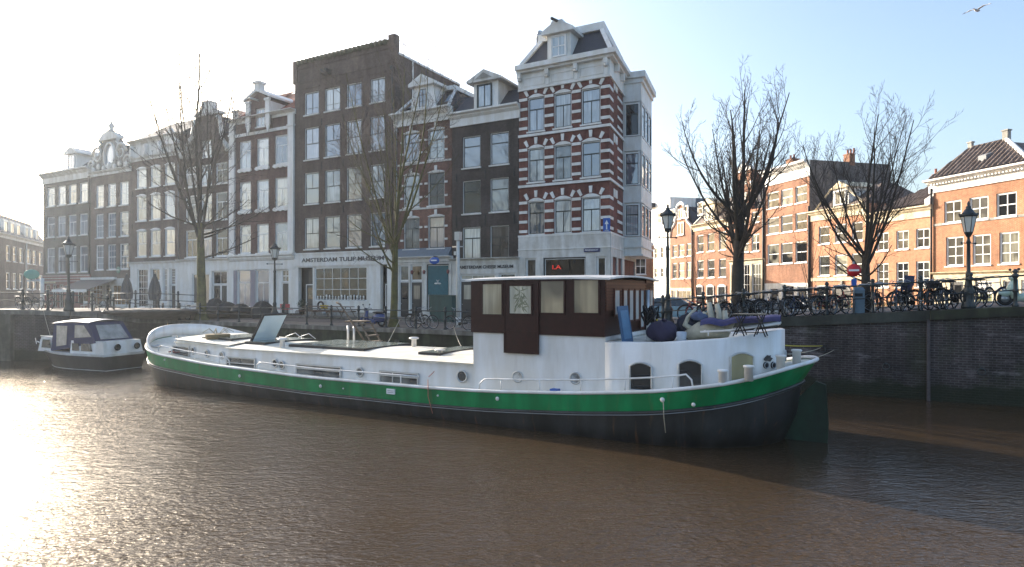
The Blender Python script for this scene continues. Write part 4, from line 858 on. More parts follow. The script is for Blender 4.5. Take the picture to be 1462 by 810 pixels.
m = MB(); m.prism([(xa-.3,zt+1.75),(xb+.3,zt+1.75),((xa+xb)/2,zt+2.4)], .05, 3.3); m.build('pediment', M['cream'], dm)
for sx in (-1, 1):
    m = MB(); xx = xa if sx < 0 else xb; m.tube([(xx,-.05,zt+1.7),(xx+sx*2.0,-.05,zt+.05)], .1, 4); m.build('gable_board', M['cream'], b.root)
z_ = b.Z(1165,400); m = MB(); m.box(0, W, -.1, -.002, z_-.12, z_+.2); m.build('string_course', M['cream'], b.root)
xa, xb = b.X(1191), b.X(1215); za = z_-.55; n = 10; m = MB(); xc = (xa+xb)/2; r = (xb-xa)/2
m.prism([(xa,.05),(xb,.05)]+[(xc+r*math.cos(math.pi*i/n), za-r*.7+r*.7*math.sin(math.pi*i/n)) for i in range(n+1)], -.04, -.004); ar = m.build('arched_door', M['doordark'], b.root, fix=True)
m = MB(); m.tube([(xc+(r+.05)*math.cos(math.pi*i/n), -.05, za-r*.7+(r*.7+.05)*math.sin(math.pi*i/n)) for i in range(n+1)], .09, 6); m.box(xc-.12, xc+.12, -.16, -.05, za, za+.4); m.build('arch_stones', M['stone'], ar)
window(b.root, b.X(1168), b.X(1184), .8, za, 'S', y=-.14, pane='g_sun'); window(b.root, b.X(1220), b.X(1233), .8, za, 'S', y=-.14, pane='g_sun')
# R4
b = rhouse(1092, 1155.5, 'tall orange brick house with a deep white cornice and grey side wall'); W = b.W
mk = grid(b, [(1095.6,1112),(1115,1131.5),(1135.6,1152)], [(265,289.6),(303.7,329),(344.4,375),(389,0.0001)][:3], 1143, 'S', pane=['g_sunc','g_sunc','g_sun'])
zt = b.Z(1146,231); shell(b.root, W, 9.5, 0, zt-.02, M['bk']['o3'], b.holes, 2.8); 
mk(); cornice(b.root, W, b.Z(1146,254), zt, .6, 'white', x0=-.1)
M['bk']['side'] = brick('brick_grey_side', (.22,.185,.165), (.28,.235,.205), (.17,.15,.14))
m = MB(); m.quad((W-.008,.02,3),(W-.008,9.6,3),(W-.008,9.6,zt+.02),(W-.008,.02,zt+.02)); m.build('side_wall', M['bk']['side'], b.root)
window(b.root, 0, 1.1, 11.4, 12.9, 'X', y=-.12, sill=None, pane='g_sunc', xf=Matrix.Translation((W,3.2,0)) @ Matrix.Rotation(R(90),4,'Z'))
chimney(b.root, W*.42, 1.2, zt+.2, .6, 1.0, M['bk']['o3'], 2); chimney(b.root, W-.4, 5, zt+.3, .5, .8, M['bk']['o3'], 3)
ops = [(b.X(1100),b.X(1112),.05,2.3),(b.X(1117),b.X(1134),.6,2.6),(b.X(1139),b.X(1152),.05,2.5)]
shopfront(b, 2.8, ops, 'white_old', y=-.05); door(b.root, ops[0][0], ops[0][1], 2.3, y=.05); window(b.root, *ops[1], (1,4), y=0, pane='g_shop'); door(b.root, ops[2][0], ops[2][1], 2.5, y=.05)
m2 = MB(); m2.tube([(-.1,-.14,zt-1),(-.1,-.14,0)], .09, 8); m2.tube([(W+.1,-.14,zt-4.5),(W+.1,-.14,0)], .09, 8); m2.build('downpipe', M['black'], b.root)
# R5
b = rhouse(1043, 1091.6, 'rust brick house with a tall stepped neck gable and cream shop front'); W = b.W
mk1 = grid(b, [(1047,1055),(1059,1069),(1073,1084)], [(302,318),(334,359)], 1078, 'X', pane=['g_sunc','g_sun'])
hh = b.holes[:]; zt = b.Z(1090,296); zg = b.Z(1061,238); ztt = zt
zs = b.Z(1080,371)
shell(b.root, W, 9, 0, zt-.0, M['bk']['o3'], hh, zs); mk1()
nx0, nx1 = b.X(1053), b.X(1073)
g = MB(); ahs = [(nx0+.8,nx1-.8,zt+.6,zt+2.1),(nx0+.9,nx1-.9,zt+3.1,zt+4.4)]
g.wall(nx0, nx1, zt, zg-.6, ahs, -.01, .2); g.box(nx0+.01, nx1-.01, .2, 9, zt, zg-.6); gw = g.build('gable', M['bk']['o3'], b.root)
for a in ahs: window(gw, *a, 'X', y=.05, pane='g_sunc')
m = MB(); m.box(nx0-.15, nx1+.15, -.2, .6, zg-.6, zg-.25); m.prism([(nx0+.3,zg-.25),(nx1-.3,zg-.25),((nx0+nx1)/2,zg+.6)], -.15, .5); m.build('crest', M['white'], gw)
for sx, xx, xe in ((-1,nx0,.1),(1,nx1,W-.1)):
    m = MB(); m.tube([(xx,-.05,zt+3.2),(xx+sx*.5,-.05,zt+1.6),(xe,-.05,zt+.1)], .16, 6); m.build('scroll', M['white_old'], gw)
m = MB(); m.prism([(0,zt),(W,zt),(W*.5,zg-1.2)], .4, 9); m.build('roof', M['slate'], b.root)
ops = [(b.X(1045),b.X(1055),.4,zs-.4),(b.X(1058),b.X(1071),.4,zs-.4),(b.X(1074),b.X(1087),.4,zs-.4)]
shopfront(b, zs, ops, 'cream'); cornice(b.root, W, zs-.3, zs+.1, .2, 'cream', name='shop_cornice')
for o in ops: window(b.root, *o, (3,4), y=0, pane='g_sunc', sill=None)
m = MB(); m.box(W-.25, W-.02, -.14, -.02, zs, zt); m.build('downpipe', M['black'], b.root)
# R6
b = rhouse(990, 1042.6, 'orange brick house with a pedimented cream dormer in a brown roof'); W = b.W
mk = grid(b, [(995.4,1004.5),(1010,1020),(1026.5,1036.5)], [(335.6,360.5),(372,397)], 1000, 'S', pane=['g_sunc','g_sun','g_sun'])
zt = b.Z(992,322); shell(b.root, W, 9, 0, zt-.02, M['bk']['o3'], b.holes, 0); mk()
cornice(b.root, W, b.Z(992,331), zt, .35, 'cream')
m = MB(); m.hexa([(.1,-.1,zt),(W-.1,-.1,zt),(W-.1,9,zt),(.1,9,zt)], [(1.6,2.6,zt+3.1),(W-.6,2.6,zt+3.1),(W-.6,6,zt+3.1),(1.6,6,zt+3.1)]); m.build('roof', M['browntile'], b.root)
xa, xb = b.X(1004), b.X(1019); m = MB(); m.box(xa, xb, .1, 3, zt-.01, zt+2.3); dm = m.build('dormer', M['cream'], b.root); window(dm, xa+.35, xb-.35, zt+.3, zt+2.0, 'V', y=.0, sill=None, pane='g_sunc')
m = MB(); m.prism([(xa-.4,zt+2.3),(xb+.4,zt+2.3),((xa+xb)/2,zt+3.1)], -.15, 3.2); m.build('pediment', M['cream'], dm)
m = MB(); m.tube([(.3,-.1,zt+.1),(1.7,2.5,zt+3.1)], .14, 5); m.tube([(W-.3,-.1,zt+.1),(W-.7,2.5,zt+3.1)], .14, 5); m.build('hip_board', M['white_old'], b.root)
chimney(b.root, W-1.2, 3.5, zt+3.2, .8, .6, M['bk']['o3'], 2)
for i, (pa, pb) in enumerate(((995,1004),(1010,1020),(1026,1037))):
    window(b.root, b.X(pa), b.X(pb), .2, 2.6, 'S', y=-.14, pane='g_sun', sill=None, arch=.2, frame='winwhite')
m = MB(); m.tube([(-.1,-.14,zt-.5),(-.1,-.14,0)], .11, 8); m.build('downpipe', M['black'], b.root)
# R7
b = rhouse(957, 989.6, 'narrow orange brick house with a white-edged bell gable'); W = b.W
mk = grid(b, [(960,966),(968.5,977),(980,986.5)], [(349,367),(375,398)], 972, 'S', pane=['g_sunc','g_sunc'])
zt = b.Z(972,338); shell(b.root, W, 10, 0, zt, M['bk']['o3'], b.holes, 2.4); mk()
zb = b.Z(971,291); xc = W*.5
g = MB(); g.prism([(0,zt),(W,zt),(W-.5,zt+1.4),(W-1.6,zt+2.0),(W-2.0,zt+3.4),(W-2.1,zb-.8),(xc+.9,zb-.3),(xc,zb-.1),(xc-.9,zb-.3),(2.1,zb-.8),(2.0,zt+3.4),(1.6,zt+2.0),(.5,zt+1.4)], 0, .35); gw = g.build('gable', M['bk']['o3'], b.root)
for z0, z1, q in ((zt+.2,zt+1.9,.8),(zt+2.4,zt+3.7,.65)): window(gw, xc-q, xc+q, z0, z1, 'V', y=-.14, pane='g_sunc')
m = MB(); m.tube([(2.0,-.06,zb-1.0),(xc-.9,-.06,zb-.25),(xc,-.06,zb+.05),(xc+.9,-.06,zb-.25),(W-2.0,-.06,zb-1.0)], .26, 6); m.build('crest', M['white'], gw)
for sx in (0, 1):
    f_ = lambda x: W-x if sx else x
    m = MB(); m.tube([(f_(2.0),-.05,zb-.9),(f_(1.9),-.05,zt+3.2),(f_(1.4),-.05,zt+1.9),(f_(.4),-.05,zt+1.2),(f_(.1),-.05,zt+.1)], .17, 6); m.build('scroll', M['white'], gw)
m = MB(); m.prism([(0,zt),(W,zt),(W-1.8,zb-.6),(1.8,zb-.6)], .36, 10); m.build('roof', M['slate'], b.root)
ops = [(.4,1.6,.1,2.1),(2.0,W-.5,.3,2.1)]; shopfront(b, 2.4, ops, 'cream'); door(b.root, .4, 1.6, 2.1, y=.05); window(b.root, *ops[1], (3,1), y=0, pane='g_sunc', sill=None)
# slate roofed block behind
loc = SIDE.loc(1003); 
blk = thing('house', 'dark slate mansard block rising behind the bell gable house', 'house', (loc[0]+4, loc[1]+14, 2.0), SIDE.rz, GS)
m = MB(); m.box(-6.5, 0, 0, 8, 0, 11.2); m.build('wall', M['bk']['b7'], blk); m = MB(); m.hexa([(-6.6,-.1,11.2),(.1,-.1,11.2),(.1,8,11.2),(-6.6,8,11.2)],[(-6.2,1.0,14.6),(-.5,1.0,14.6),(-.5,7,14.6),(-6.2,7,14.6)]); m.build('roof', M['slate'], blk)
# R8 white block
b = rhouse(905, 956.6, 'plain white painted apartment block at the far end of the sunlit row', name='apartment_block'); W = b.W
mk = grid(b, [(912,916),(922,926),(934,938.5),(943,947.5),(950,954)], [(352,368),(382,396)], 950, 'S', pane='g_sun')
zt = b.Z(955,282); shell(b.root, W, 14, 0, zt, M['white'], b.holes, 0); mk()
m = MB(); m.box(W-.01, W+.02, 4, 14, 8, zt+.01); m.build('side_wall', M['blueslate'], b.root); m = MB(); m.box(-.2, W*.62, -.6, 6, zt-.8, zt-.2); m.build('roof_terrace', M['slate'], b.root)  # shade on the block's right side is put into the blue-grey wall colour
for i in range(6): window(b.root, 1+i*3.6, 2.2+i*3.6, zt-3.4, zt-1.8, 'S', y=-.14, pane='g_sun')
# low orange building seen under the bay
ob = thing('house', 'low orange brick house glimpsed beneath the corner bay', 'house', (9.3, 74, 1.75), R(-14), GS)
m = MB(); W = 7.0; hs = [(.6+i*2.2,1.9+i*2.2,z,z+1.9) for i in range(3) for z in (.9,3.9)]; m.wall(0, W, 0, 7.2, hs, 0, .2); m.box(.01, W-.01, .3, 7, 0, 7.2); m.build('wall', M['bk']['o1'], ob)
for h in hs: window(ob, *h, 'X', y=.06, pane='g_sunc')
m = MB(); m.box(-.1, W+.1, -.3, 7, 7.2, 7.5); m.build('cornice', M['white'], ob)
# ---------------------------------------------------------------- far left terrace
b = house(FAR, -70, 34.5, 'terrace_house', 'distant brown terrace with five small white dormers, left edge of the view', group='terrace at the far left'); 
b.px0 = -70
def farh(b, cols, dcols):
    mk = grid(b, cols, [(352,374),(390,413)], 20, 'S', pane='g_sunc')
    zt = b.Z(20,338); shell(b.root, b.W, 9, 0, zt, M['bk']['b3'], b.holes, 0); mk(); cornice(b.root, b.W, zt-.5, zt, .35, 'white_old')
    m = MB(); m.prismx([(-.1,zt),(8.5,zt),(4.5,zt+3.3),(2.0,zt+3.0)], 0, b.W); m.build('roof', M['slate'], b.root, fix=True)
    for c in dcols:
        x0, x1 = b.X(c[0]), b.X(c[1]); m = MB(); m.box(x0, x1, .3, 3, zt+.05, zt+2.0); dm = m.build('dormer', M['white'], b.root); window(dm, x0+.15, x1-.15, zt+.25, zt+1.8, 'V', y=.2, sill=None, pane='g_sunc')
    for x in (b.X(cols[-1][1])+.1,):
        m = MB(); m.tube([(x+.8,-.12,zt-.5),(x+.8,-.12,0)], .1, 6); m.build('downpipe', M['white_old'], b.root)
farh(b, [(-60,-54),(-48,-42),(-36,-30),(-20,-14),(-8,-2),(9,14.5),(18.6,24),(28,33)], [(-34,-27),(-12,-5),(8,15.5),(17.5,24.5),(26.5,33)])
b = house(FAR, 34.5, 66, 'terrace_house', 'distant brown terrace next to the grey-green house, with three white dormers', group='terrace at the far left')
farh(b, [(39,44),(47,52),(56,61)], [(38.5,44),(46,51),(54,58)])
# ---------------------------------------------------------------- quay line and ground
QA, QU, QN = (-11.4, 36.2), Vector((.8746,-.4848,0)), Vector((.4848,.8746,0))
def zq(t):
    P_ = [(-60,1.8),(11,1.8),(14,1.92),(20,2.35),(23.5,2.64),(25,2.78),(30,3.12),(32.5,3.3),(38,3.45),(60,3.45)]
    for (a, za), (b_, zb_) in zip(P_, P_[1:]):
        if t <= b_: return za+(zb_-za)*max(0,(t-a)/(b_-a))
    return P_[-1][1]
def qt(px): k = kx(px); return (k*QA[1]-QA[0])/(QU.x-k*QU.y)
def qp(t, s=0, dz=0):
    return Vector((QA[0]+QU.x*t+QN.x*s, QA[1]+QU.y*t+QN.y*s, zq(t)+dz))
def gz(t, s):        # street level: the bridge hump on the right fades away behind
    z = zq(t)
    if t > 11:
        f = min(1, max(0, (s-9)/8)); f = f*f*(3-2*f); z = z*(1-f)+(1.75 if t > 16 else 1.8)*f
    return z
# left bridge edge, from out of frame to the quay line
BR = [(-46,31.5,2.5),(-32.7,33,2.75),(-27.8,34.2,2.76),(-26.1,34.5,2.72),(-24.7,35.2,2.62),(-24.0,36.4,2.48),(-23.75,38,2.22),(-23.7,40.2,1.95),(-23.45,42.9,1.8)]
M['paving'] = brick('street_clinker', (.20,.15,.125), (.25,.19,.16), (.15,.13,.12), bw=.2, rh=.1, stain=.3)
def groundmat(name, c):
    m = pm(name, c, .9, var=.25, scale=1.3, bump=.3, bscale=25, stain=.25); return m
M['ground'] = groundmat('street_ground', (.20,.17,.15)); M['asphalt'] = groundmat('asphalt', (.10,.10,.105)); M['quaystone'] = pm('quay_coping_stone', (.23,.215,.19), .8, var=.3, scale=3, bump=.4, bscale=18, stain=.45)
t0 = -13.75
g = MB(); ts = [t0+i*(70-t0)/42 for i in range(43)]; ss = [0,.5,2,4,6.5,9,11,13,15,17,22,60,200,900]
vs = [(*qp(t, s).xy, gz(t, s)) for t in ts for s in ss]; n = len(ss)
g.add(vs, [(i*n+j,(i+1)*n+j,(i+1)*n+j+1,i*n+j+1) for i in range(len(ts)-1) for j in range(n-1)])
e0 = qp(t0, 0); far = qp(t0, 900)
pts = [(p[0],p[1]) for p in BR[:-1]]
# land behind the left bridge, deck sloping down from the hump
rows = []
for p in [(-400,10,1.8),(-120,24,1.8)]+BR[:-1]+[(e0.x,e0.y,1.8)]:
    rows.append([(p[0],p[1],p[2]),(p[0]+3.2,p[1]+7.2,p[2]-.05) if -100 < p[0] < -24.2 else (p[0]+.6,p[1]+1.2,p[2]),])
m_ = len(rows)
vs = []; LN = [0, .33, .66, 1]
for i, r in enumerate(rows):
    a = Vector(r[0]); s_end = QN
    vs.append(tuple(a))
    for d_, f in ((4,1),(8,.9),(14,.35),(20,0),(60,0),(900,0)):
        q = a+Vector((.28,.96,0) if i < m_-1 else QN)*d_ if i == m_-1 else a+(Vector((.4848,.8746,0)))*d_
        vs.append((q.x,q.y,1.8+(a.z-1.8)*f))
g.add(vs, [(i*7+j,(i+1)*7+j,(i+1)*7+j+1,i*7+j+1) for i in range(m_-1) for j in range(6)])
tag(g.build('ground', M['ground']), kind='structure')
# right hand far land
# roadway sheet between the pavements, 4 mm over the ground
r = MB(); tt = [t0+.5+i*(60-t0)/60 for i in range(61)]
sA, sB = 2.6, 6.4
vs = []
for t in tt:
    for s in (sA, 3.5, 5, sB): vs.append((*qp(t, s).xy, gz(t, s)+.006))
r.add(vs, [(i*4+j,(i+1)*4+j,(i+1)*4+j+1,i*4+j+1) for i in range(60) for j in range(3)])
tag(r.build('road', M['paving']), kind='structure')
p_ = MB(); vs = []
for t in tt:
    for s in (sB, 8, 9.94): vs.append((*qp(t, s).xy, gz(t, s)+(.10 if t < 17 else .05)))
p_.add(vs, [(i*3+j,(i+1)*3+j,(i+1)*3+j+1,i*3+j+1) for i in range(60) for j in range(2)])
p_.add([(*qp(t, sB).xy, gz(t, sB)+.0) for t in tt]+[(*qp(t, sB).xy, gz(t, sB)+(.10 if t < 17 else .05)) for t in tt], [(i,i+1,i+62,i+61) for i in range(60)])
tag(p_.build('pavement', M['quaystone']), kind='structure')
# water
M['water'], nt, bs = _nt('canal_water'); L = nt.links
tc = N(nt, 'ShaderNodeTexCoord'); hs_ = []
def wave(sc, rot, det, mscale, dist):
    mp = N(nt, 'ShaderNodeMapping'); mp.inputs['Rotation'].default_value = (0,0,R(rot)); mp.inputs['Scale'].default_value = mscale; L.new(tc.outputs['Object'], mp.inputs['Vector'])
    n = N(nt, 'ShaderNodeTexNoise'); n.inputs['Scale'].default_value = sc; n.inputs['Detail'].default_value = det; n.inputs['Roughness'].default_value = .5; n.inputs['Distortion'].default_value = .6
    L.new(mp.outputs['Vector'], n.inputs['Vector']); k = N(nt, 'ShaderNodeMath'); k.operation = 'MULTIPLY'; k.inputs[1].default_value = dist; L.new(n.outputs['Fac'], k.inputs[0]); hs_.append(k.outputs[0])
wave(.5, 20, 1, (1,1.6,1), .035); wave(2.4, -15, 2, (1,1.9,1), .026); wave(8.0, 14, 3, (1,2.1,1), .022)
npz = N(nt, 'ShaderNodeTexNoise'); npz.inputs['Scale'].default_value = .11; npz.inputs['Detail'].default_value = 2; L.new(tc.outputs['Object'], npz.inputs['Vector'])
mpz = N(nt, 'ShaderNodeMapRange'); mpz.inputs[1].default_value = .38; mpz.inputs[2].default_value = .62; mpz.inputs[3].default_value = .45; mpz.inputs[4].default_value = 1.25; L.new(npz.outputs['Fac'], mpz.inputs[0])
a1 = N(nt, 'ShaderNodeMath'); a2 = N(nt, 'ShaderNodeMath'); L.new(hs_[0], a1.inputs[0]); L.new(hs_[1], a1.inputs[1]); L.new(a1.outputs[0], a2.inputs[0]); L.new(hs_[2], a2.inputs[1])
bp = N(nt, 'ShaderNodeBump'); bp.inputs['Strength'].default_value = 1.0; sx_ = N(nt, 'ShaderNodeSeparateXYZ'); L.new(tc.outputs['Object'], sx_.inputs[0]); mx_ = N(nt, 'ShaderNodeMapRange'); mx_.inputs[1].default_value = 4; mx_.inputs[2].default_value = -16; mx_.inputs[3].default_value = 1; mx_.inputs[4].default_value = 1.3; L.new(sx_.outputs[0], mx_.inputs[0])
mm_ = N(nt, 'ShaderNodeMath'); mm_.operation = 'MULTIPLY'; L.new(mpz.outputs[0], mm_.inputs[0]); L.new(mx_.outputs[0], mm_.inputs[1]); L.new(mm_.outputs[0], bp.inputs['Distance']); L.new(a2.outputs[0], bp.inputs['Height']); L.new(bp.outputs['Normal'], bs.inputs['Normal'])
nc = N(nt, 'ShaderNodeTexNoise'); nc.inputs['Scale'].default_value = .12; nc.inputs['Detail'].default_value = 3; L.new(tc.outputs['Object'], nc.inputs['Vector'])
rc = N(nt, 'ShaderNodeValToRGB'); rc.color_ramp.elements[0].position = .35; rc.color_ramp.elements[1].position = .65; rc.color_ramp.elements[0].color = (.046,.030,.017,1); rc.color_ramp.elements[1].color = (.060,.038,.021,1); L.new(nc.outputs['Fac'], rc.inputs['Fac']); L.new(rc.outputs['Color'], bs.inputs['Base Color'])
bs.inputs['Roughness'].default_value = .03; bs.inputs['IOR'].default_value = 1.40
w = MB(); w.quad((-600,-300,0),(600,-300,0),(600,60,0),(-600,60,0)); wo = w.build('water', M['water']); tag(wo, kind='structure')
# ---------------------------------------------------------------- quay walls
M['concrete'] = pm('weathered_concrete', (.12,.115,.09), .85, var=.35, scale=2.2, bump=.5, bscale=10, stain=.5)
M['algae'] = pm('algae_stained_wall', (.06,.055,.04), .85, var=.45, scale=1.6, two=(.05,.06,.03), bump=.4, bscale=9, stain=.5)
def strip(mb, a, b_, th0, th1, za, zb_, zlo):   # wall segment with a face towards the water
    pass
M['shadestone'] = pm('shaded_mossy_stone', (.055,.06,.05), .8, var=.35, scale=2, bump=.4, bscale=14, stain=.4)  # shade over the bridge coping is put into this dark greenish colour
def quaywall(name, label, t_a, t_b, mat, cop_t=.22, n=20, cm='quaystone'):
    root = thing(name, label, 'quay wall', tuple(qp(t_a, 0).xy)+(0,), math.atan2(QU.y, QU.x))
    Lg = t_b-t_a; w = MB(); vs = []
    for i in range(n+1):
        x = Lg*i/n; z = zq(t_a+x)-cop_t; vs += [(x,0,-1.5),(x,0,z),(x,.9,z)]
    w.add(vs, [(i*3+j,(i+1)*3+j,(i+1)*3+j+1,i*3+j+1) for i in range(n) for j in range(2)]); w.build('wall_face', mat, root)
    c = MB(); vs = []
    for i in range(n+1):
        x = Lg*i/n; z = zq(t_a+x); vs += [(x,-.1,z-cop_t),(x,-.1,z+.01),(x,.55,z+.01),(x,.55,z-cop_t)]
    c.add(vs, [(i*4+j,(i+1)*4+j,(i+1)*4+(j+1)%4,i*4+(j+1)%4) for i in range(n) for j in range(4)]+[(0,3,2,1)]+[tuple(n*4+q for q in range(4))]); c.build('coping', M[cm], root)
    return root
q1 = quaywall('quay_wall', 'low stained quay wall behind the moored barge, topped by pale stone', t0, 15.5, M['algae'])
for i in range(12):
    x = 1+i*2.35; m = MB(); m.box(x, x+.22, -.16, -.002, -1, 1.0+.3*((i*7) % 3)/3); m.build('fender_pile', M['concrete'], q1)
m = MB(); m.box(0, 29, -.12, -.003, .35, .55); m.build('timber_waling', M['concrete'], q1)
q2 = quaywall('quay_wall', 'tall dark brick bridge wall behind the stern of the barge', 15.5, 29.6, M['bk']['q'], .34, cm='shadestone')
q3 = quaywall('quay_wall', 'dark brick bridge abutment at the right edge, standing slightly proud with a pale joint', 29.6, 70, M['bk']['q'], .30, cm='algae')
q3.location = tuple((qp(29.6, -.12)).xy)+(0,)
m = MB(); m.box(-.1, .0, -.03, .3, -1, 2.8); m.build('corner_stone', pm('pale_joint', (.11,.095,.10), .8, var=.3, scale=6, stain=.4), q3)
rr = random.Random(9)
# left bridge
lb = thing('canal_bridge', 'dark brick canal bridge at the left edge with a curved wing wall and low opening', 'bridge', (-27, 34, 0))
def bl(p, z): return (p[0]+27, p[1]-34, z)
w = MB()
for i, (a, c) in enumerate(zip(BR, BR[1:])):
    if i == 1:   # opening under the deck
        w.add([bl(a,a[2]-1.0),bl(c,c[2]-1.0),bl(c,c[2]-.2),bl(a,a[2]-.2)], [(0,1,2,3)])
    else: w.add([bl(a,-1.5),bl(c,-1.5),bl(c,c[2]-.2),bl(a,a[2]-.2)], [(0,1,2,3)])
w.build('wing_wall', M['bk']['q'], lb)
m = MB(); a, c = BR[1], BR[2]; m.add([bl((a[0],a[1]+.01),-.5),bl(c,-.5),bl((c[0]+.5,c[1]+9),-.5),bl((a[0],a[1]+9),-.5)]+[bl(a,1.75),bl(c,1.75),bl((c[0]+.5,c[1]+9),1.75),bl((a[0],a[1]+9),1.75)], [(1,2,6,5),(3,0,4,7),(2,3,7,6),(4,5,6,7)]); m.build('underside', M['algae'], lb)
m = MB()
for a, c in zip(BR, BR[1:]):
    d = Vector((c[0]-a[0], c[1]-a[1],0)).normalized(); o = Vector((d.y,-d.x,0))*.12; i_ = -o*3.5
    vv = [bl((a[0]+o.x,a[1]+o.y),a[2]-.24),bl((c[0]+o.x,c[1]+o.y),c[2]-.24),bl((c[0]+i_.x,c[1]+i_.y),c[2]-.24),bl((a[0]+i_.x,a[1]+i_.y),a[2]-.24)]
    tt_ = [bl((a[0]+o.x,a[1]+o.y),a[2]+.012),bl((c[0]+o.x,c[1]+o.y),c[2]+.012),bl((c[0]+i_.x,c[1]+i_.y),c[2]+.012),bl((a[0]+i_.x,a[1]+i_.y),a[2]+.012)]
    m.hexa(vv, tt_)
m.build('coping', M['quaystone'], lb)
m = MB(); a, c = BR[1], BR[2]; m.add([bl((a[0],a[1]-.08),a[2]-1.35),bl((c[0],c[1]-.08),c[2]-1.35),bl((c[0],c[1]-.08),c[2]-.95),bl((a[0],a[1]-.08),a[2]-.95),bl(a,a[2]-.95),bl(c,c[2]-.95),bl(a,a[2]-1.35),bl(c,c[2]-1.35)], [(0,1,2,3),(3,2,5,4),(0,6,7,1)]); m.build('girder', M['blueslate'], lb)
m = MB(); c = BR[2]; m.box(.0-.8, .1-.2, .05, .35, -.5, 2.5); m.build('pier', M['concrete'], lb)
# ---------------------------------------------------------------- railings
def post(mb, x, y, z, h=1.02, r=.055):
    mb.lathe([(r*1.7,0),(r*1.8,.05),(r*1.1,.12),(r,.2),(r,h*.42),(r*1.5,h*.45),(r*1.5,h*.51),(r,h*.55),(r*.95,h*.86),(r*1.6,h*.89),(r*1.6,h*.97),(r*.9,h),(r*1.35,h+.04),(r*1.4,h+.09),(r*.8,h+.14),(0.01,h+.16)], (x,y,z), 8)
def railing(name, label, pts, h=1.02, mid=.52, group='iron railings along the water', extra=True):
    o = pts[0]; root = thing(name, label, 'railing', (o[0],o[1],o[2]), 0, group)
    loc = [Vector(p)-Vector(o) for p in pts]
    for p in loc: m = MB(); post(m, p.x, p.y, p.z, h); m.build('post', M['iron'], root)
    for zz, nm, r_ in ((h*.93,'top_rail',.028),(mid,'middle_rail',.022)):
        m = MB(); m.tube([p+Vector((0,0,zz)) for p in loc], r_, 8); m.build(nm, M['iron'], root)
    return root
lp = [252,281,307,337,368,399,434,469,508,547,590,632,676,722]
railing('railing', 'black iron railing on the quay behind the barge foredeck', [tuple(qp(qt(p), .22)) for p in lp])
rp = [944,1002,1060,1119,1180,1246,1315,1387,1452,1520,1590]
railing('railing', 'dark blue-black iron railing on the bridge at the right, crowded with bicycles', [tuple(qp(qt(p), .25)) for p in rp], h=1.1, mid=.55)
railing('railing', 'iron railing hidden partly behind the barge wheelhouse', [tuple(qp(qt(p), .25)) for p in (722, 765, 808, 850, 895, 944)][0:6])
def brp(px):
    for a, c in zip(BR, BR[1:]):
        f = lambda p: p[0]-kx(px)*p[1]
        if f(a)*f(c) <= 0 and f(a) != f(c):
            q = f(a)/(f(a)-f(c)); return tuple(a[i]+(c[i]-a[i])*q for i in range(3))
    return BR[-1]
bpx = [-60,-14,28,64,100,128,150,159,182]
bp_ = [brp(p) for p in bpx]; bp_ = [(p[0]-.02, p[1]+.25, p[2]) for p in bp_]+[tuple(qp(qt(p), .22)) for p in (228, 252)]
railing('railing', 'iron railing curving up over the left canal bridge', bp_, h=1.0)
rb = railing('railing', 'second iron railing on the far side of the left bridge', [(p[0]+3.2, p[1]+7.8, p[2]-.1) for p in [brp(q) for q in (-60,-14,28,64,100)]])
# ---------------------------------------------------------------- street lamps
M['lampglass'] = pm('lantern_glass', (.62,.62,.58), .12, var=.08, ior=1.5)
def lamp(x, y, z, h, label, s=1.0, g=GR):
    root = thing('street_lamp', label, 'street lamp', (x,y,z), R(20), 'old lantern street lamps')
    m = MB(); m.lathe([(.26*s,0),(.28*s,.1),(.2*s,.25),(.2*s,.55),(.23*s,.62),(.15*s,.75),(.10*s,1.1),(.12*s,1.15),(.075*s,1.3),(.065*s,h*.62),(.09*s,h*.63),(.055*s,h*.66),(.045*s,h-1.15),(.09*s,h-1.12),(.05*s,h-1.0)], n=12); m.build('post', M['iron'], root)
    m = MB(); m.tube([(-.42*s,0,h-1.35),(.42*s,0,h-1.35)], .022*s, 6)
    for sx in (-1,1): m.ball((sx*.43*s,0,h-1.35), .045*s)
    m.build('ladder_bar', M['iron'], root)
    zb_, zt_ = h-.98, h-.42; rb_, rt_ = .15*s, .29*s
    gl = MB(); vs = [(r_*math.cos(R(60*i)), r_*math.sin(R(60*i)), zz) for r_, zz in ((rb_,zb_),(rt_,zt_)) for i in range(6)]
    gl.add(vs, [(i,(i+1)%6,6+(i+1)%6,6+i) for i in range(6)]); head = MB()
    for i in range(6):
        head.tube([vs[i], vs[6+i]], .016*s, 5); head.tube([vs[i], vs[(i+1)%6]], .016*s, 5)
    head.lathe([(.08*s,h-1.12),(.16*s,h-1.0),(.16*s,h-.97)], n=6); head.lathe([(rt_+.03,zt_-.02),(rt_+.07*s,zt_+.03),(rt_*.75,zt_+.12),(rt_*.5,zt_+.22),(.09*s,zt_+.26),(.11*s,zt_+.31),(.04*s,zt_+.36),(.06*s,zt_+.42),(.008,zt_+.52)], n=12)
    for i in range(6): head.ball((1.12*vs[6+i][0],1.12*vs[6+i][1],zt_+.07), .04*s, n=6, m=5)
    head.tube([(-.12*s,0,h-1.12),(-.16*s,0,h-1.02),(-.15*s,0,h-.98)], .018, 5); head.tube([(.12*s,0,h-1.12),(.16*s,0,h-1.02),(.15*s,0,h-.98)], .018, 5)
    hd = head.build('lantern', M['iron'], root); gl.build('lantern_glass', M['lampglass'], hd)
    return root
p = brp(91); lamp(p[0]+.02, p[1]+.35, p[2], 4.15, 'lantern street lamp on the left bridge, leftmost of the four lamps', .95)
p = qp(qt(373), 1.0); lamp(p.x, p.y, p.z, 5.0, 'lantern street lamp on the quay in front of the white pilaster house')
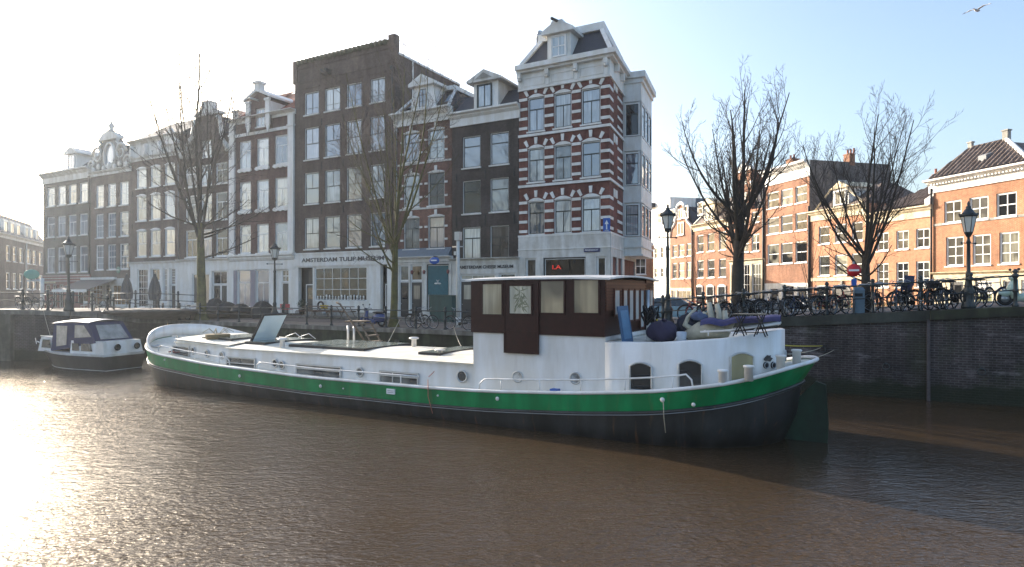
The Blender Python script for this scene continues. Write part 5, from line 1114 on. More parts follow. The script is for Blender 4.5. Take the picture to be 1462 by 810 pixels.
p = qp(qt(947), .7); lamp(p.x, p.y, p.z, 5.05, 'tall lantern street lamp just right of the barge wheelhouse')
p = qp(qt(1385), .35); lamp(p.x, p.y, p.z, 3.6, 'lantern street lamp at the right, before the hipped roof house', .8)
# ---------------------------------------------------------------- trees
M['bark'] = pm('tree_bark', (.055,.045,.035), .9, var=.35, scale=5, bump=.6, bscale=18); M['barkgreen'] = pm('mossy_bark', (.085,.075,.035), .9, var=.35, scale=2.5, two=(.12,.11,.03), bump=.6, bscale=18)
M['twig'] = pm('twig_bark', (.075,.055,.045), .85, var=.2); M['twig_pale'] = pm('pale_twig_bark', (.17,.13,.11), .85, var=.2)
def tree(label, base, height, fork, r0, seed, limbs=6, spread=.5, mats=('bark','twig'), lean=(0,0), sub=(5,5,4), up=.25, group='bare street trees', lowdroop=0, name='bare_tree', twr=.006):
    rng = random.Random(seed); root = thing(name, label, 'tree', base, 0, group); tr = MB(); br = MB(); tw = MB(); cnt = [0]
    def grow(mb, p, d, L_, r, rend, nseg, wob, upb, n):
        pts = [p.copy()]; rs = [r]; dd = d.copy()
        for i in range(nseg):
            dd = (dd+Vector((rng.uniform(-1,1),rng.uniform(-1,1),rng.uniform(-.6,.8)))*wob+Vector((0,0,upb))).normalized()
            p = p+dd*L_/nseg; pts.append(p.copy()); rs.append(r+(rend-r)*(i+1)/nseg)
        mb.tube(pts, rs, n, caps=False); return pts, rs, dd
    # trunk
    tp, trr, td = grow(tr, Vector((0,0,-.05)), Vector((lean[0],lean[1],1)).normalized(), fork, r0, r0*.66, 6, .035, .05, 12)
    tr.lathe([(r0*1.7,-.05),(r0*1.25,.2),(r0*1.02,.55)], n=12, caps=False)
    top = tp[-1]
    def side(d, ang):
        ax = d.orthogonal().normalized(); ax.rotate(Matrix.Rotation(rng.uniform(0, 6.283), 3, d)); v = d.copy(); v.rotate(Matrix.Rotation(ang, 3, ax)); return v
    def branch(p, d, L_, r, lev):
        mb = br if lev < 2 else tw
        nseg = (9, 6, 4, 3, 2)[min(lev,4)]; n = (8,5,4,3,3)[min(lev,4)]
        pts, rs, dd = grow(mb, p, d, L_, r, max(r*.22, twr*.6), nseg, (.07,.10,.13,.16,.2)[min(lev,4)], up*(.22,.20,.16,.1,.1)[min(lev,4)], n)
        if lev >= 4 or (lev == 3 and L_ < .22): return
        k = sub[min(lev,len(sub)-1)] if lev < 3 else 3
        k = max(2, int(k*(.75+.5*rng.random())))
        for i in range(k):
            q = .16+.82*(i+rng.random()*.8)/k; q = min(q,.98)*nseg; j = int(q); f = q-j; pp = pts[j].lerp(pts[min(j+1,nseg)], f); rr_ = rs[j]*(1-f)+rs[min(j+1,nseg)]*f
            base_d = (pts[min(j+1,nseg)]-pts[j]).normalized(); nd = side(base_d, R(rng.uniform(26,54)))
            nd = (nd+Vector((0,0,.10))).normalized()
            branch(pp, nd, L_*rng.uniform(.34,.58)*(1-.40*q/nseg), max(rr_*rng.uniform(.42,.6), twr), lev+1)
    hh = height-fork
    for i in range(limbs):
        a = 6.283*i/limbs+rng.uniform(-.4,.4); s_ = spread*rng.uniform(.35,1.15)
        if i == 0: s_ *= .15
        d = Vector((math.cos(a)*s_, math.sin(a)*s_, 1)).normalized(); f = rng.uniform(0,1)
        if i < 3: st = tp[-1]
        else: q = 3.4+2.6*f; st = tp[int(q)].lerp(tp[min(6,int(q)+1)], q-int(q))
        branch(st, d, hh*(.90 if i == 0 else rng.uniform(.84,1.08)/(1+.2*s_)), r0*(.40 if i == 0 else rng.uniform(.22,.36)), 0)
    for i in range(lowdroop):
        a = rng.uniform(0,6.283); st = tp[3].lerp(tp[-1], rng.random()); d = Vector((math.cos(a),math.sin(a),.22)).normalized(); branch(st, d, hh*.42*rng.uniform(.7,1.1), r0*.24, 1)
    tr.build('trunk', M[mats[0]], root); bo = br.build('branches', M['bark'] if mats[1] == 'twig' else M[mats[0]], root); tw.build('twigs', M[mats[1]], root); return root
p = qp(qt(270), .9); tree('tallest bare tree with a mossy trunk, left part of the quay', tuple(p), 19.6, 6.6, .32, 11, limbs=9, spread=.5, mats=('barkgreen','twig'), sub=(8,6,4), lowdroop=5, twr=.010, up=.35)
p = qp(qt(543), 1.1); tree('slender bare tree with a mossy trunk in front of the museum', tuple(p), 15.4, 4.8, .22, 5, limbs=10, spread=.75, mats=('barkgreen','twig_pale'), sub=(8,6,4), lowdroop=4, twr=.0075, up=.35)
p = qp(qt(1042), 1.7); tree('big dark bare tree between the corner house and the tall orange house', tuple(p), 10.4, 4.3, .28, 52, limbs=13, spread=1.12, sub=(9,6,4), lowdroop=6, twr=.0058, lean=(-.03,0), up=.5)
p = qp(qt(1237), 1.6); tree('dark bare forked tree behind the red no-entry sign', tuple(p), 8.2, 2.4, .185, 31, limbs=11, spread=1.1, sub=(8,6,4), lowdroop=4, twr=.0048, up=.5)
tree('small bare sapling beside the lamp, in front of the bell gable house', (9.9, 33.5, 1.9), 5.2, 1.2, .05, 7, limbs=4, spread=.3, sub=(4,3,2), twr=.004)
tree('thin bare sapling left of the forked tree', (15.6, 33.0, 2.0), 6.0, 1.4, .06, 8, limbs=5, spread=.4, sub=(4,3,2), twr=.004)
# ---------------------------------------------------------------- barge (x from bow to stern, y away from the viewer, z from the waterline)
LB = 26.0
M['green'] = pm('green_hull_paint', (.004,.26,.085), .3, var=.16, scale=1.6, spec=.5, stain=.28, bump=.08, bscale=2, rust=.35, seams=2.9)
M['hullblack'] = pm('black_hull_paint', (.035,.036,.038), .45, var=.3, scale=1.3, two=(.045,.044,.042), stain=.45, bump=.10, bscale=3, rust=.6, seams=2.9)
M['bwhite'] = pm('barge_white_paint', (.78,.77,.76), .4, var=.05, scale=1.2, stain=.12, bump=.05, bscale=3, rust=.14, seams=0)
M['deckwhite'] = pm('cream_deck_paint', (.76,.73,.64), .6, var=.08, scale=1.5, stain=.15)
M['wood'] = pm('dark_varnished_wood', (.030,.006,.005), .4, var=.35, scale=6, spec=.3)
M['wood2'] = pm('red_brown_wood', (.085,.022,.014), .4, var=.35, scale=6)
M['blind'] = pm('pale_blinds', (.5,.5,.48), .3, var=.2, scale=3)
M['rope'] = pm('pale_rope', (.38,.34,.26), .9, var=.2); M['rope_y'] = pm('yellow_rope', (.5,.4,.05), .8, var=.15); M['rope_r'] = pm('pink_rope', (.5,.2,.14), .8, var=.15)
M['hatch'] = pm('hatch_glass', (.22,.24,.20), .16, var=.12, scale=1.2, ior=1.6)
barge = thing('houseboat_barge', 'long white houseboat barge with green and black hull and a dark wooden wheelhouse', 'houseboat', (-15.07,28.45,0), math.atan2(QU.y,QU.x))
SH = [(0,1.85),(.6,1.62),(1.2,1.45),(2.5,1.24),(5.6,1.02),(10.75,.89),(15.9,.91),(17.85,.96),(20.5,1.12),(22.5,1.31),(24.4,1.62),(25.5,1.95),(26,2.1)]
def lerp(T, x):
    if x <= T[0][0]: return T[0][1]
    for (a, za), (b_, zb_) in zip(T, T[1:]):
        if x <= b_:
            q = (x-a)/(b_-a); return za+(zb_-za)*q
    return T[-1][1]
def sheer(x):     # smoothed
    return sum(lerp(SH, x+d) for d in (-.5,-.25,0,.25,.5))/5
def contour(X0, X1, B, la=2.4, ls=3.4, n=64, es=2.3):
    pts = []
    for i in range(n+1):
        u = i/n; x = X0+(X1-X0)*(.5-.5*math.cos(math.pi*u))
        if x-X0 < la: q = 1-((1-(x-X0)/la)**2.1)
        else: q = 1
        b1 = B*max(q,0)**.5
        if X1-x < ls: q = 1-((1-(X1-x)/ls)**es)
        else: q = 1
        pts.append((x, min(b1, B*max(q,0)**.55)))
    return pts
def ring(X0, X1, B, zf, **k):
    p = contour(X0, X1, B, **k); near = [(x,-b_,zf(x)) for x, b_ in p]; far = [(x,b_,zf(x)) for x, b_ in p[1:-1]][::-1]
    return near+far
def loft(rings, name, mat, parent, close=True, smooth=True):
    m = MB(); n = len(rings[0]); m.smooth = smooth
    vs = [v for r in rings for v in r]
    m.add(vs, [(i*n+j, i*n+(j+1)%n, (i+1)*n+(j+1)%n, (i+1)*n+j) for i in range(len(rings)-1) for j in range(n)])
    return m, n
sb = lambda x: sheer(x)-.50
R0 = ring(1.6, LB-3.5, 1.8, lambda x: -.7, ls=5); R1 = ring(.45, LB-.75, 2.36, lambda x: 0.0, ls=3.4); R1b = ring(.3, LB-.45, 2.42, lambda x: max(.2, sb(x)*.5), ls=3.4); R2 = ring(.12, LB-.35, 2.45, sb); R3 = ring(0, LB, 2.5, sheer)
m, n = loft([R0,R1,R1b,R2], '', None, None); m.build('hull', M['hullblack'], barge)
m, n = loft([R2,R3], '', None, None); m.build('green_strake', M['green'], barge)
m = MB(); rr_ = ring(.10, LB-.31, 2.475, sb); m.tube(rr_, .045, 6, closed=True); m.build('rubbing_strip', M['hullblack'], barge)
m = MB(); rr_ = ring(.09, LB-.31, 2.50, lambda x: sb(x)-.045); m.tube(rr_, .010, 6, closed=True); m.build('white_line', M['steel'], barge)
m = MB(); rr_ = ring(0, LB, 2.49, lambda x: sheer(x)+.02); m.tube(rr_, .05, 8, closed=True); m.build('cap_rail', M['bwhite'], barge)
m = MB(); p = contour(.05, LB-.05, 2.44); vs = [v for x, b_ in p for v in ((x,-b_,sheer(x)-.03),(x,0,sheer(x)+.02),(x,b_,sheer(x)-.03))]
m.add(vs, [(i*3+j,(i+1)*3+j,(i+1)*3+j+1,i*3+j+1) for i in range(len(p)-1) for j in range(2)]); m.build('deck', M['deckwhite'], barge, fix=True)
m = MB(); m.prism([(LB-1.0,-.5),(LB+.22,-.5),(LB+.26,.5),(LB+.20,1.45),(LB-.02,1.52),(LB-.6,.9)], -.05, .05); m.build('added_rudder_plate', pm('flare_green_rudder', (.006,.035,.018), .5, var=.3, stain=.4), barge, fix=True)  # added plate; green of a lens flare is put into its paint
# raised bulwark round the bow
pb = [q for q in ring(0, LB, 2.47, sheer) if q[0] < 4.2]
near = [q for q in pb if q[1] <= 0][::-1]; farp = [q for q in pb if q[1] > 0][::-1]; seq = near+farp
def bh(q): return max(.02, (.50*max(0,1-q[0]/(2.2 if q[1] <= 0 else 4.2))**.8) if q[1] <= 0 else .50*max(0,1-(q[0]/4.2)**2))
m = MB(); vs = []
for q in seq:
    h = bh(q); cx_ = q[0]*.97+.08; vs += [(q[0],q[1],q[2]),(q[0],q[1],q[2]+h),(cx_,q[1]*.965,q[2]+h),(cx_,q[1]*.965,q[2])]
m.smooth = True; m.add(vs, [(i*4+j,(i+1)*4+j,(i+1)*4+(j+1)%4,i*4+(j+1)%4) for i in range(len(seq)-1) for j in range(4)]); m.build('bow_bulwark', M['bwhite'], barge, fix=True)
# side deck cabin trunk
def trunk(name, x0, x1, yb, z0, z1a, z1b, crown=.14, mat='bwhite', inset=.05):
    m = MB(); m.hexa([(x0,-yb,z0),(x1,-yb,z0),(x1,yb,z0),(x0,yb,z0)], [(x0+inset,-yb+inset,z1a),(x1,-yb+inset,z1b),(x1,yb-inset,z1b),(x0+inset,yb-inset,z1a)]); o = m.build(name, M[mat], barge)
    r = MB(); n = 10; vs = []
    for xx, zz in ((x0-.04,z1a),(x1,z1b)):
        for j in range(n+1):
            y = (-yb-.03)+(2*yb+.06)*j/n; vs.append((xx,y,zz+.03+crown*(1-(2*j/n-1)**2)))
    r.smooth = True; r.add(vs, [(j,n+1+j,n+2+j,j+1) for j in range(n)])
    r.smooth = False; r.box(x0-.04, x1, -yb-.03, -yb+.05, min(z1a,z1b)-.02 if abs(z1a-z1b) < .02 else z1b-.02, (z1b if z1b < z1a else z1a)+.028)
    r.build('cabin_roof', M['deckwhite'], barge); return o
trunk('cabin', 5.9, 17.0, 1.92, .6, 1.60, 1.62)
trunk('fore_cabin', 2.55, 5.9, 1.80, .6, 1.80, 1.68, .10)
def bx(px, yp=-1.92):      # station on the plane y = yp that was surveyed at px
    k = kx(px); ox = -15.07+.4848*yp; oy = 28.45+.8746*yp; return (k*oy-ox)/(.8746+k*.4848)
def bz(px, py, yp=-1.92): x = bx(px, yp); return H+(HY-py)/F*(28.45+.8746*yp-.4848*x)
def bwin(px0, px1, py0, py1, yp=-1.92, mat='g_dark', frame='bwhite', bars=(), t=.05, ref=None, arch=0, z=None):
    x0, x1 = bx(px0, yp), bx(px1, yp); ref = ref or px0; z1, z0 = z or (bz(ref, py0, yp), bz(ref, py1, yp)); m = MB(); y = yp
    m.box(x0,x0+t,y-.035,y-.002,z0,z1); m.box(x1-t,x1,y-.035,y-.002,z0,z1); m.box(x0+t,x1-t,y-.035,y-.002,z1-t,z1); m.box(x0+t,x1-t,y-.035,y-.002,z0,z0+t)
    for f in bars:
        if f[0] == 'h': zz = z0+(z1-z0)*f[1]; m.box(x0+t,x1-t,y-.032,y-.004,zz-.018,zz+.018)
        else: xx = x0+(x1-x0)*f[1]; m.box(xx-.018,xx+.018,y-.031,y-.005,z0+t,z1-t)
    o = m.build('window', M[frame], barge); p = MB(); p.box(x0+t,x1-t,y-.014,y-.003,z0+t,z1-t); p.build('pane', M[mat] if isinstance(mat,str) else mat, o)
    return o
M['bpane'] = glass('cabin_glass', (.03,.034,.036), (.20,.21,.20), .38, ior=2.0, fold=2)
M['steelframe'] = pm('window_alu', (.5,.5,.49), .35, metal=.4, var=.1)
bwin(247,271,493,509,-1.78,'bpane','steelframe',[('h',.5)]); bwin(323.5,365,508.5,526,mat='bpane',frame='steelframe',bars=[('h',.5)]); bwin(423,488,518.5,538.5,mat='bpane',frame='steelframe',bars=[('h',.66)]); bwin(542,598,528.5,548.5,mat='bpane',frame='steelframe',bars=[('h',.66),('v',.35)])
def porthole(px, py, yp=-1.92, r=.14, soot=False):
    x, z = bx(px, yp), bz(px, py, yp); m = MB(); n = 18
    m.tube([(x+r*math.cos(2*math.pi*i/n), yp-.015, z+r*math.sin(2*math.pi*i/n)) for i in range(n)], .028, 6, closed=True); o = m.build('porthole', M['steelframe'], barge)
    p = MB(); p.poly([(x+r*math.cos(2*math.pi*i/n), yp-.012, z+r*math.sin(2*math.pi*i/n)) for i in range(n)]); p.build('pane', M['bpane'], o)
for a in ((276,501,-1.78,.13),(296,505,-1.78,.13),(317,507.5,-1.78,.13),(393,519,),(402.5,521.5),(514,531.5),(660,537.5,-1.92,.17),(739.5,538,-1.92,.15),(822,540,-1.92,.15)): porthole(*a)
# skylight hatches on the roof
def hatch(pxa, pya, pxb, pyb, yn, yf, zt=1.68, name='skylight_hatch'):
    x0, x1 = bx(pxa, yn), bx(pxb, yn); m = MB(); m.box(x0, x1, yn, yf, zt, zt+.13); o = m.build(name, M['black'], barge)
    g = MB(); g.box(x0+.05, x1-.05, yn+.05, yf-.05, zt+.131, zt+.145); g.build('hatch_glass', M['hatch'], o)
hatch(288,0,330,0,-1.15,1.2,1.76); hatch(349,0,378,0,-1.15,1.3); hatch(412,0,463,0,-1.2,1.35); hatch(464,0,520,0,-1.2,1.35); hatch(597,0,628,0,-1.2,1.2)
# opened hatch leaning up
x0 = bx(355,-1.05); x1 = x0+.80; M['hatch_open'] = pm('sky_tint_hatch_glass', (.58,.70,.76), .3, var=.06, scale=1)  # sky seen in the raised glass is put into its pale blue colour
lo = [(x0,-1.05,1.74),(x0,.10,1.74)]; hi = [(x1,-1.05,2.92),(x1,.10,2.92)]
m = MB(); m.add([lo[0],lo[1],hi[1],hi[0]]+[(q[0]+.07,q[1],q[2]-.04) for q in (lo[0],lo[1],hi[1],hi[0])], [(0,1,2,3),(4,7,6,5),(0,4,5,1),(1,5,6,2),(2,6,7,3),(3,7,4,0)]); ob_ = m.build('open_hatch', M['black'], barge, fix=True)
m = MB(); f_ = lambda a_, c_: (x0+.80*c_, -1.05+1.15*a_, 1.74+1.18*c_)
for o_, nm in ((.085, 0), (-.012, 1)):
    q = [f_(.04,.04),f_(.96,.04),f_(.96,.96),f_(.04,.96)]; m.add([(p_[0]+o_, p_[1], p_[2]-o_*.6) for p_ in q], [(0,1,2,3) if nm else (3,2,1,0)])
m.build('hatch_glass', M['hatch_open'], ob_)
for px, yp, h in ((403,-1.35,.34),(591,.6,.42),(628,-.9,.2)):
    m = MB(); x = bx(px,yp); m.lathe([(.09,0),(.09,h*.8),(.16,h*.84),(.19,h*.92),(.12,h)], (x,yp,1.7), 14); m.build('roof_vent', M['bwhite'], barge)
# handrails
def rail(pts, name='handrail', r=.022, posts=()):
    m = MB(); m.tube(pts, r, 8)
    for q in posts: m.tube([q, (q[0],q[1],sheer(q[0])+.02)], r*.8, 6)
    m.build(name, M['bwhite'], barge)
def drail(pxa, pxb, h=.33, y=-2.32, curve=(1,1), n=4):
    xa, xb = bx(pxa,y), bx(pxb,y); pts = []
    if curve[0]: pts += [(xa,y,sheer(xa)+.03),(xa+.03,y,sheer(xa)+h*.6),(xa+.16,y,sheer(xa)+h*.95)]
    for i in range(9): x = xa+.3+(xb-xa-.6)*i/8; pts.append((x,y,sheer(x)+h))
    if curve[1]: pts += [(xb-.16,y,sheer(xb)+h*.95),(xb-.03,y,sheer(xb)+h*.6),(xb,y,sheer(xb)+.03)]
    po = [(xa+(xb-xa)*(i+.6)/n, y) for i in range(n)]
    rail(pts, posts=[(x,y,sheer(x)+h) for x, y in po])
drail(226,328,.30,-2.2,n=3); drail(366,610,.30,curve=(1,0),n=3); drail(684,989,.34,n=5)
# wheelhouse
WX0, WX1, WY = 16.95, 21.1, 1.92; ZB, ZW, ZR = .7, 2.60, 4.22
m = MB(); m.box(17.0, WX1, -WY-.012, WY, ZB, ZW); m.build('wheelhouse_base', M['bwhite'], barge)
m = MB(); m.box(WX0, WX1, -WY-.06, WY+.5, ZW-.02, ZR-.12); wh = m.build('wheelhouse', M['wood'], barge)
xa, xb = bx(722,-1.98), bx(768,-1.98)
zd0, zd1 = bz(745,505,-1.98), ZR-.22
m = MB(); m.box(xa, xb, -WY-.095, -WY-.061, zd0, zd1); m.box(xa-.04, xa, -WY-.11, -WY-.061, zd0, zd1+.03); m.box(xb, xb+.04, -WY-.11, -WY-.061, zd0, zd1+.03)
for zz in (zd0+.02, ZW+.05, zd1): m.box(xa, xb, -WY-.105, -WY-.094, zz-.02, zz+.02)
dr = m.build('side_door', M['wood'], barge)
def whwin(pxa, pxb, mat, parent, y=-WY-.06, pya=404.5, pyb=447.5):
    x0, x1 = bx(pxa, y), bx(pxb, y); z1 = bz(pxa, pya, y); z0 = bz(pxa, pyb, y); m = MB(); t = .045
    m.mi = 0; m.box(x0-t,x0,y-.03,y-.002,z0-t,z1+t); m.box(x1,x1+t,y-.03,y-.002,z0-t,z1+t); m.box(x0,x1,y-.03,y-.002,z1,z1+t); m.box(x0,x1,y-.03,y-.002,z0-t,z0)
    m.mi = 1; m.box(x0,x1,y-.012,y-.003,z0,z1); return m.build('window', [M['wood'], M[mat]], parent)
M['curtpane'] = glass('beige_curtain_glass', (.30,.25,.16), (.58,.50,.36), .65, ior=1.6, fold=7)
M['plantpane'] = glass('plant_reflection_glass', (.05,.07,.04), (.68,.65,.52), .72, ior=1.6, fold=5)  # green-dark patches put the reflected plant into the pane colour
M['reflectpane'] = glass('painted_reflection_glass', (.13,.11,.075), (.46,.37,.23), .50, ior=2.0, fold=3)  # golden-beige reflections painted into the pane colours
for q in ((689.5,716.5,'curtpane',None,406,448.5),(728,758.5,'plantpane',None,408.5,447.5),(772.5,805,'reflectpane',None,402,446.5),(820,854.5,'reflectpane',None,400.5,446.5)):
    y_ = -WY-.06 if q[2] != 'plantpane' else -WY-.097
    whwin(q[0], q[1], q[2], barge, y_, q[4], q[5])
# reflection of a plant in the door glass, drawn as leaf shapes
m = MB(); rr = random.Random(3); x0, x1 = bx(728,-2.02), bx(758,-2.02); zc = bz(743,428,-2.02)
for i in range(34):
    a = rr.uniform(0,6.28); l = rr.uniform(.12,.38); cx_, cz_ = (x0+x1)/2+rr.uniform(-.12,.12), zc+rr.uniform(-.25,.25); ex, ez = cx_+l*math.cos(a)*.9, cz_+l*math.sin(a)
    ex = min(max(ex,x0+.03),x1-.03); ez = min(max(ez,zc-.38),zc+.38); w_ = .022; dx, dz = -math.sin(a)*w_, math.cos(a)*w_
    m.add([(cx_,-WY-.112,cz_),((cx_+ex)/2+dx,-WY-.113,(cz_+ez)/2+dz),(ex,-WY-.112,ez),((cx_+ex)/2-dx,-WY-.111,(cz_+ez)/2-dz)], [(0,1,2,3)])
M['leaf'] = pm('leaf_green', (.05,.075,.04), .6, var=.4, scale=8); m.build('plant_reflection', pm('plant_reflection_tone', (.22,.22,.14), .6, var=.3), barge)
# aft wall of the wheelhouse: planks, narrow glass doors
m = MB(); 
for i in range(9): m.box(WX1+.002, WX1+.03, -WY-.02, WY+.48, ZR-.95+i*.085, ZR-.88+i*.085)
for i in range(10): m.box(WX1+.002, WX1+.03, WY-.35, WY+.48, ZW+i*.16, ZW+.15+i*.16)
m.build('aft_planking', M['wood2'], barge)
def afty(px): k = kx(px); return (k*(28.45-.4848*WX1)-(-15.07+.8746*WX1))/(.4848-k*.8746)
for pa, pb, z0, z1 in ((875.5,882.5,ZW+.55,ZR-.42),(888,893.5,ZW+.35,ZR-.42),(896.5,902,ZW+.35,ZR-.42),(905,910,ZW+.35,ZR-.42),(912.5,917,ZW+.1,ZR-.42),(926,930,ZW+.6,ZR-.42)):
    ya, yb = afty(pa), afty(pb); m = MB(); m.mi = 0; t = .05; X = WX1+.032
    m.box(X,X+.03,ya-t,ya,z0-t,z1+t); m.box(X,X+.03,yb,yb+t,z0-t,z1+t); m.box(X,X+.03,ya,yb,z1,z1+t); m.box(X,X+.03,ya,yb,z0-t,z0); m.mi = 1; m.box(X,X+.012,ya,yb,z0,z1); m.build('aft_window', [M['wood2'], M['blind']], barge)
m = MB(); y0 = afty(917.5); m.tube([(WX1+.12,y0+.12,ZW-.1),(WX1+.12,y0+.12,ZR-.4)], .07, 8); m.build('exhaust_pipe', M['steel'], barge)
m = MB(); n = 16; vs = []; xs_ = [WX0-.15, WX0+1.5, WX1-.9, WX1+.16]; dz_ = [-.02,.02,.02,-.01]
for xx, dd in zip(xs_, dz_):
    for j in range(n+1):
        y = -WY-.14+(2*WY+.76)*j/n; vs.append((xx,y,ZR-.13+dd+.10*(1-(2*j/n-1)**2)))
top = [(v[0],v[1],v[2]+.05) for v in vs]; N_ = len(vs); k_ = n+1
m.smooth = True
m.add(vs+top, [(i*k_+j,i*k_+j+1,(i+1)*k_+j+1,(i+1)*k_+j) for i in range(3) for j in range(n)]+[(N_+i*k_+j,N_+(i+1)*k_+j,N_+(i+1)*k_+j+1,N_+i*k_+j+1) for i in range(3) for j in range(n)])
m.smooth = False
m.add(vs+top, [(i*k_,(i+1)*k_,N_+(i+1)*k_,N_+i*k_) for i in range(3)]+[(i*k_+n,N_+i*k_+n,N_+(i+1)*k_+n,(i+1)*k_+n) for i in range(3)]+[(j,N_+j,N_+j+1,j+1) for j in range(n)]+[(3*k_+j,3*k_+j+1,N_+3*k_+j+1,N_+3*k_+j) for j in range(n)])
m.build('wheelhouse_roof', M['bwhite'], barge, fix=True)
# after cabin following the stern
AT = [(20.9,2.43),(22.5,2.47),(24,2.60),(25.6,2.86)]
def aring(B, X1, zf): 
    p = []
    for i in range(31):
        x = 21.1+(X1-21.1)*math.sin(math.pi/2*i/30); q = 1-((1-(X1-x)/3.3)**2.3) if X1-x < 3.3 else 1; p.append((x, B*max(q,0)**.55))
    near = [(x,-b_,zf(x)) for x, b_ in p]; far = [(x,b_,zf(x)) for x, b_ in p[:-1]][::-1]; return near+far
atz = lambda x: lerp(AT, x)
ra = aring(1.95, LB-.75, lambda x: sheer(x)-.1); rb2 = aring(1.95, LB-.75, atz); rc_ = aring(1.88, LB-.82, lambda x: atz(x)+.03); rd_ = aring(1.80, LB-.9, lambda x: atz(x)-.02)
m, n = loft([ra,rb2,rc_,rd_], '', None, None); m.build('after_cabin', M['bwhite'], barge, fix=True)
m = MB(); nn = len(rd_)//2; vs = rd_; m.add(vs, [(i,i+1,len(vs)-2-i,len(vs)-1-i) for i in range(nn-1)]); m.build('after_deck', M['deckwhite'], barge, fix=True)
def acurve(px):   # find point on the near after-cabin wall for a surveyed column
    best = None
    for (a, c) in zip(ra, ra[1:]):
        for q in range(12):
            f = q/12; x = a[0]+(c[0]-a[0])*f; y = a[1]+(c[1]-a[1])*f
            wx = -15.07+.8746*x+.4848*y; wy = 28.45-.4848*x+.8746*y; e = abs(731+900*wx/wy-px)
            if y < .3 and (best is None or e < best[0]): best = (e, x, y, wy, (c[0]-a[0], c[1]-a[1]))
    return best
for pa, pb, ya, yb, mt in ((899.5,930.5,518,556,'g_dark'),(968.5,1002,515,553,'g_dark'),(1042.5,1075,505,545,'skyamber')):
    M.setdefault('skyamber', glass('amber_glass', (.16,.14,.06), (.40,.36,.20), .55, ior=1.7, fold=1.5))
    A, B_ = acurve(pa), acurve(pb); z1 = H+(HY-ya)/F*A[3]; z0 = H+(HY-yb)/F*A[3]; dx, dy = B_[1]-A[1], B_[2]-A[2]; Lw = math.hypot(dx,dy)
    n = 8; pts = [(0,z0),(Lw,z0),(Lw,z1-.08)]+[(Lw-Lw*j/n, z1-.08+.10*(1-(2*j/n-1)**2)) for j in range(1,n)]+[(0,z1-.08)]
    X = Matrix.Translation((A[1],A[2],0)) @ Matrix.Rotation(math.atan2(dy,dx),4,'Z')
    m = MB(); c_ = [(p[0],-.03,p[1]) for p in pts]; m.tube(c_, .028, 6, closed=True); m.xform(X); o = m.build('window', M['steelframe'], barge)
    g = MB(); g.prism([(p[0],p[1]) for p in pts], -.035, .03); g.xform(X); g.build('pane', M[mt], o, fix=True)
M['soot'] = pm('soot_stain', (.10,.09,.085), .9, var=.5, scale=10)
for px in (1093, 1103.5):
    A = acurve(px); z = H+(HY-521.5)/F*A[3]; an = math.atan2(A[4][1],A[4][0]); X = Matrix.Translation((A[1],A[2],z)) @ Matrix.Rotation(an,4,'Z') @ Matrix.Rotation(R(90),4,'X')
    m = MB(); m.lathe([(.085,-.02),(.085,.03),(.045,.04)], n=16); m.lathe([(.045,.035),(.03,.05),(.0,.05)], n=12); m.xform(X); o = m.build('exhaust_port', M['black'], barge); 
    m = MB(); m.tube([(.07*math.cos(2*math.pi*i/14),.07*math.sin(2*math.pi*i/14),.035) for i in range(14)], .012, 5, closed=True); m.xform(X); m.build('exhaust_ring', M['steel'], o)
A = acurve(1096); zc_ = H+(HY-512)/F*A[3]; X = Matrix.Translation((A[1],A[2],zc_)) @ Matrix.Rotation(math.atan2(A[4][1],A[4][0]),4,'Z')
m = MB(); rr = random.Random(2); n = 14; m.poly([(.15*math.cos(2*math.pi*i/n)*rr.uniform(.6,1.1), -.012, .10*math.sin(2*math.pi*i/n)*rr.uniform(.6,1.1)) for i in range(n)]); m.xform(X); m.build('soot_stain', M['soot'], barge)
for px, py in ((1128,508),):
    A = acurve(px); z = H+(HY-py)/F*A[3]; X = Matrix.Translation((A[1],A[2],z)) @ Matrix.Rotation(math.atan2(A[4][1],A[4][0]),4,'Z') @ Matrix.Rotation(R(90),4,'X'); m = MB(); m.lathe([(.15,-.01),(.15,.03),(.11,.035)], n=16); m.xform(X); m.build('porthole', M['steelframe'], barge)
# bollards, fairleads, studs, plate
for px in (1032, 1069, 1151, 1163):
    y = -2.2 if px < 1100 else -1.0; 
    if px < 1100: x = bx(px, y)
    else: x = LB-.75 if px == 1151 else LB-.45; y = -.95 if px == 1151 else -.25
    m = MB(); m.lathe([(.10,0),(.10,.30),(.125,.31),(.125,.35),(.10,.36),(.02,.365)], (x,y,sheer(x)), 14); m.build('bollard', M['bwhite'], barge)
def stud(px, py, r=.05):
    y = -2.50; x = bx(px,y); z = bz(px,py,y); m = MB(); m.ball((x,y,z), r, .03, r, 10, 6); m.build('hull_fitting', M['bwhite'], barge)
for q in ((235,514,.04),(342,537,.06),(457.5,551.5,.06),(490,555,.03),(625,565,.035),(710,569.5,.06),(945.5,571,.06),(990,578,.05)): stud(*q)
x = bx(552.5,-2.5); z = bz(552.5,558.5,-2.5); m = MB(); m.box(x,x+.32,-2.53,-2.495,z-.08,z+.08); npl = m.build('name_plate', M['signwhite'], barge)
for i in range(2): m = MB(); m.box(x+.04,x+.28,-2.534,-2.531,z-.035+i*.05,z-.02+i*.05); m.build('plate_line', M['greypaint'], npl)
M['purple'] = pm('purple_cloth', (.035,.028,.06), .85, var=.25, scale=3, bump=.3, bscale=8)
def hang(px, py0, py1, mat='rope', y=-2.54, sway=.1):
    x = bx(px,y); z1, z0 = bz(px,py0,y), bz(px,py1,y); m = MB(); m.tube([(x,y,z1),(x+.02,y-.02,(z1+z0)/2),(x+sway,y+.02,z0)], .012, 5); m.build('hanging_rope', M[mat], barge)
hang(947,572,618,sway=.05); hang(611,542,590,'rope_r',sway=.15)
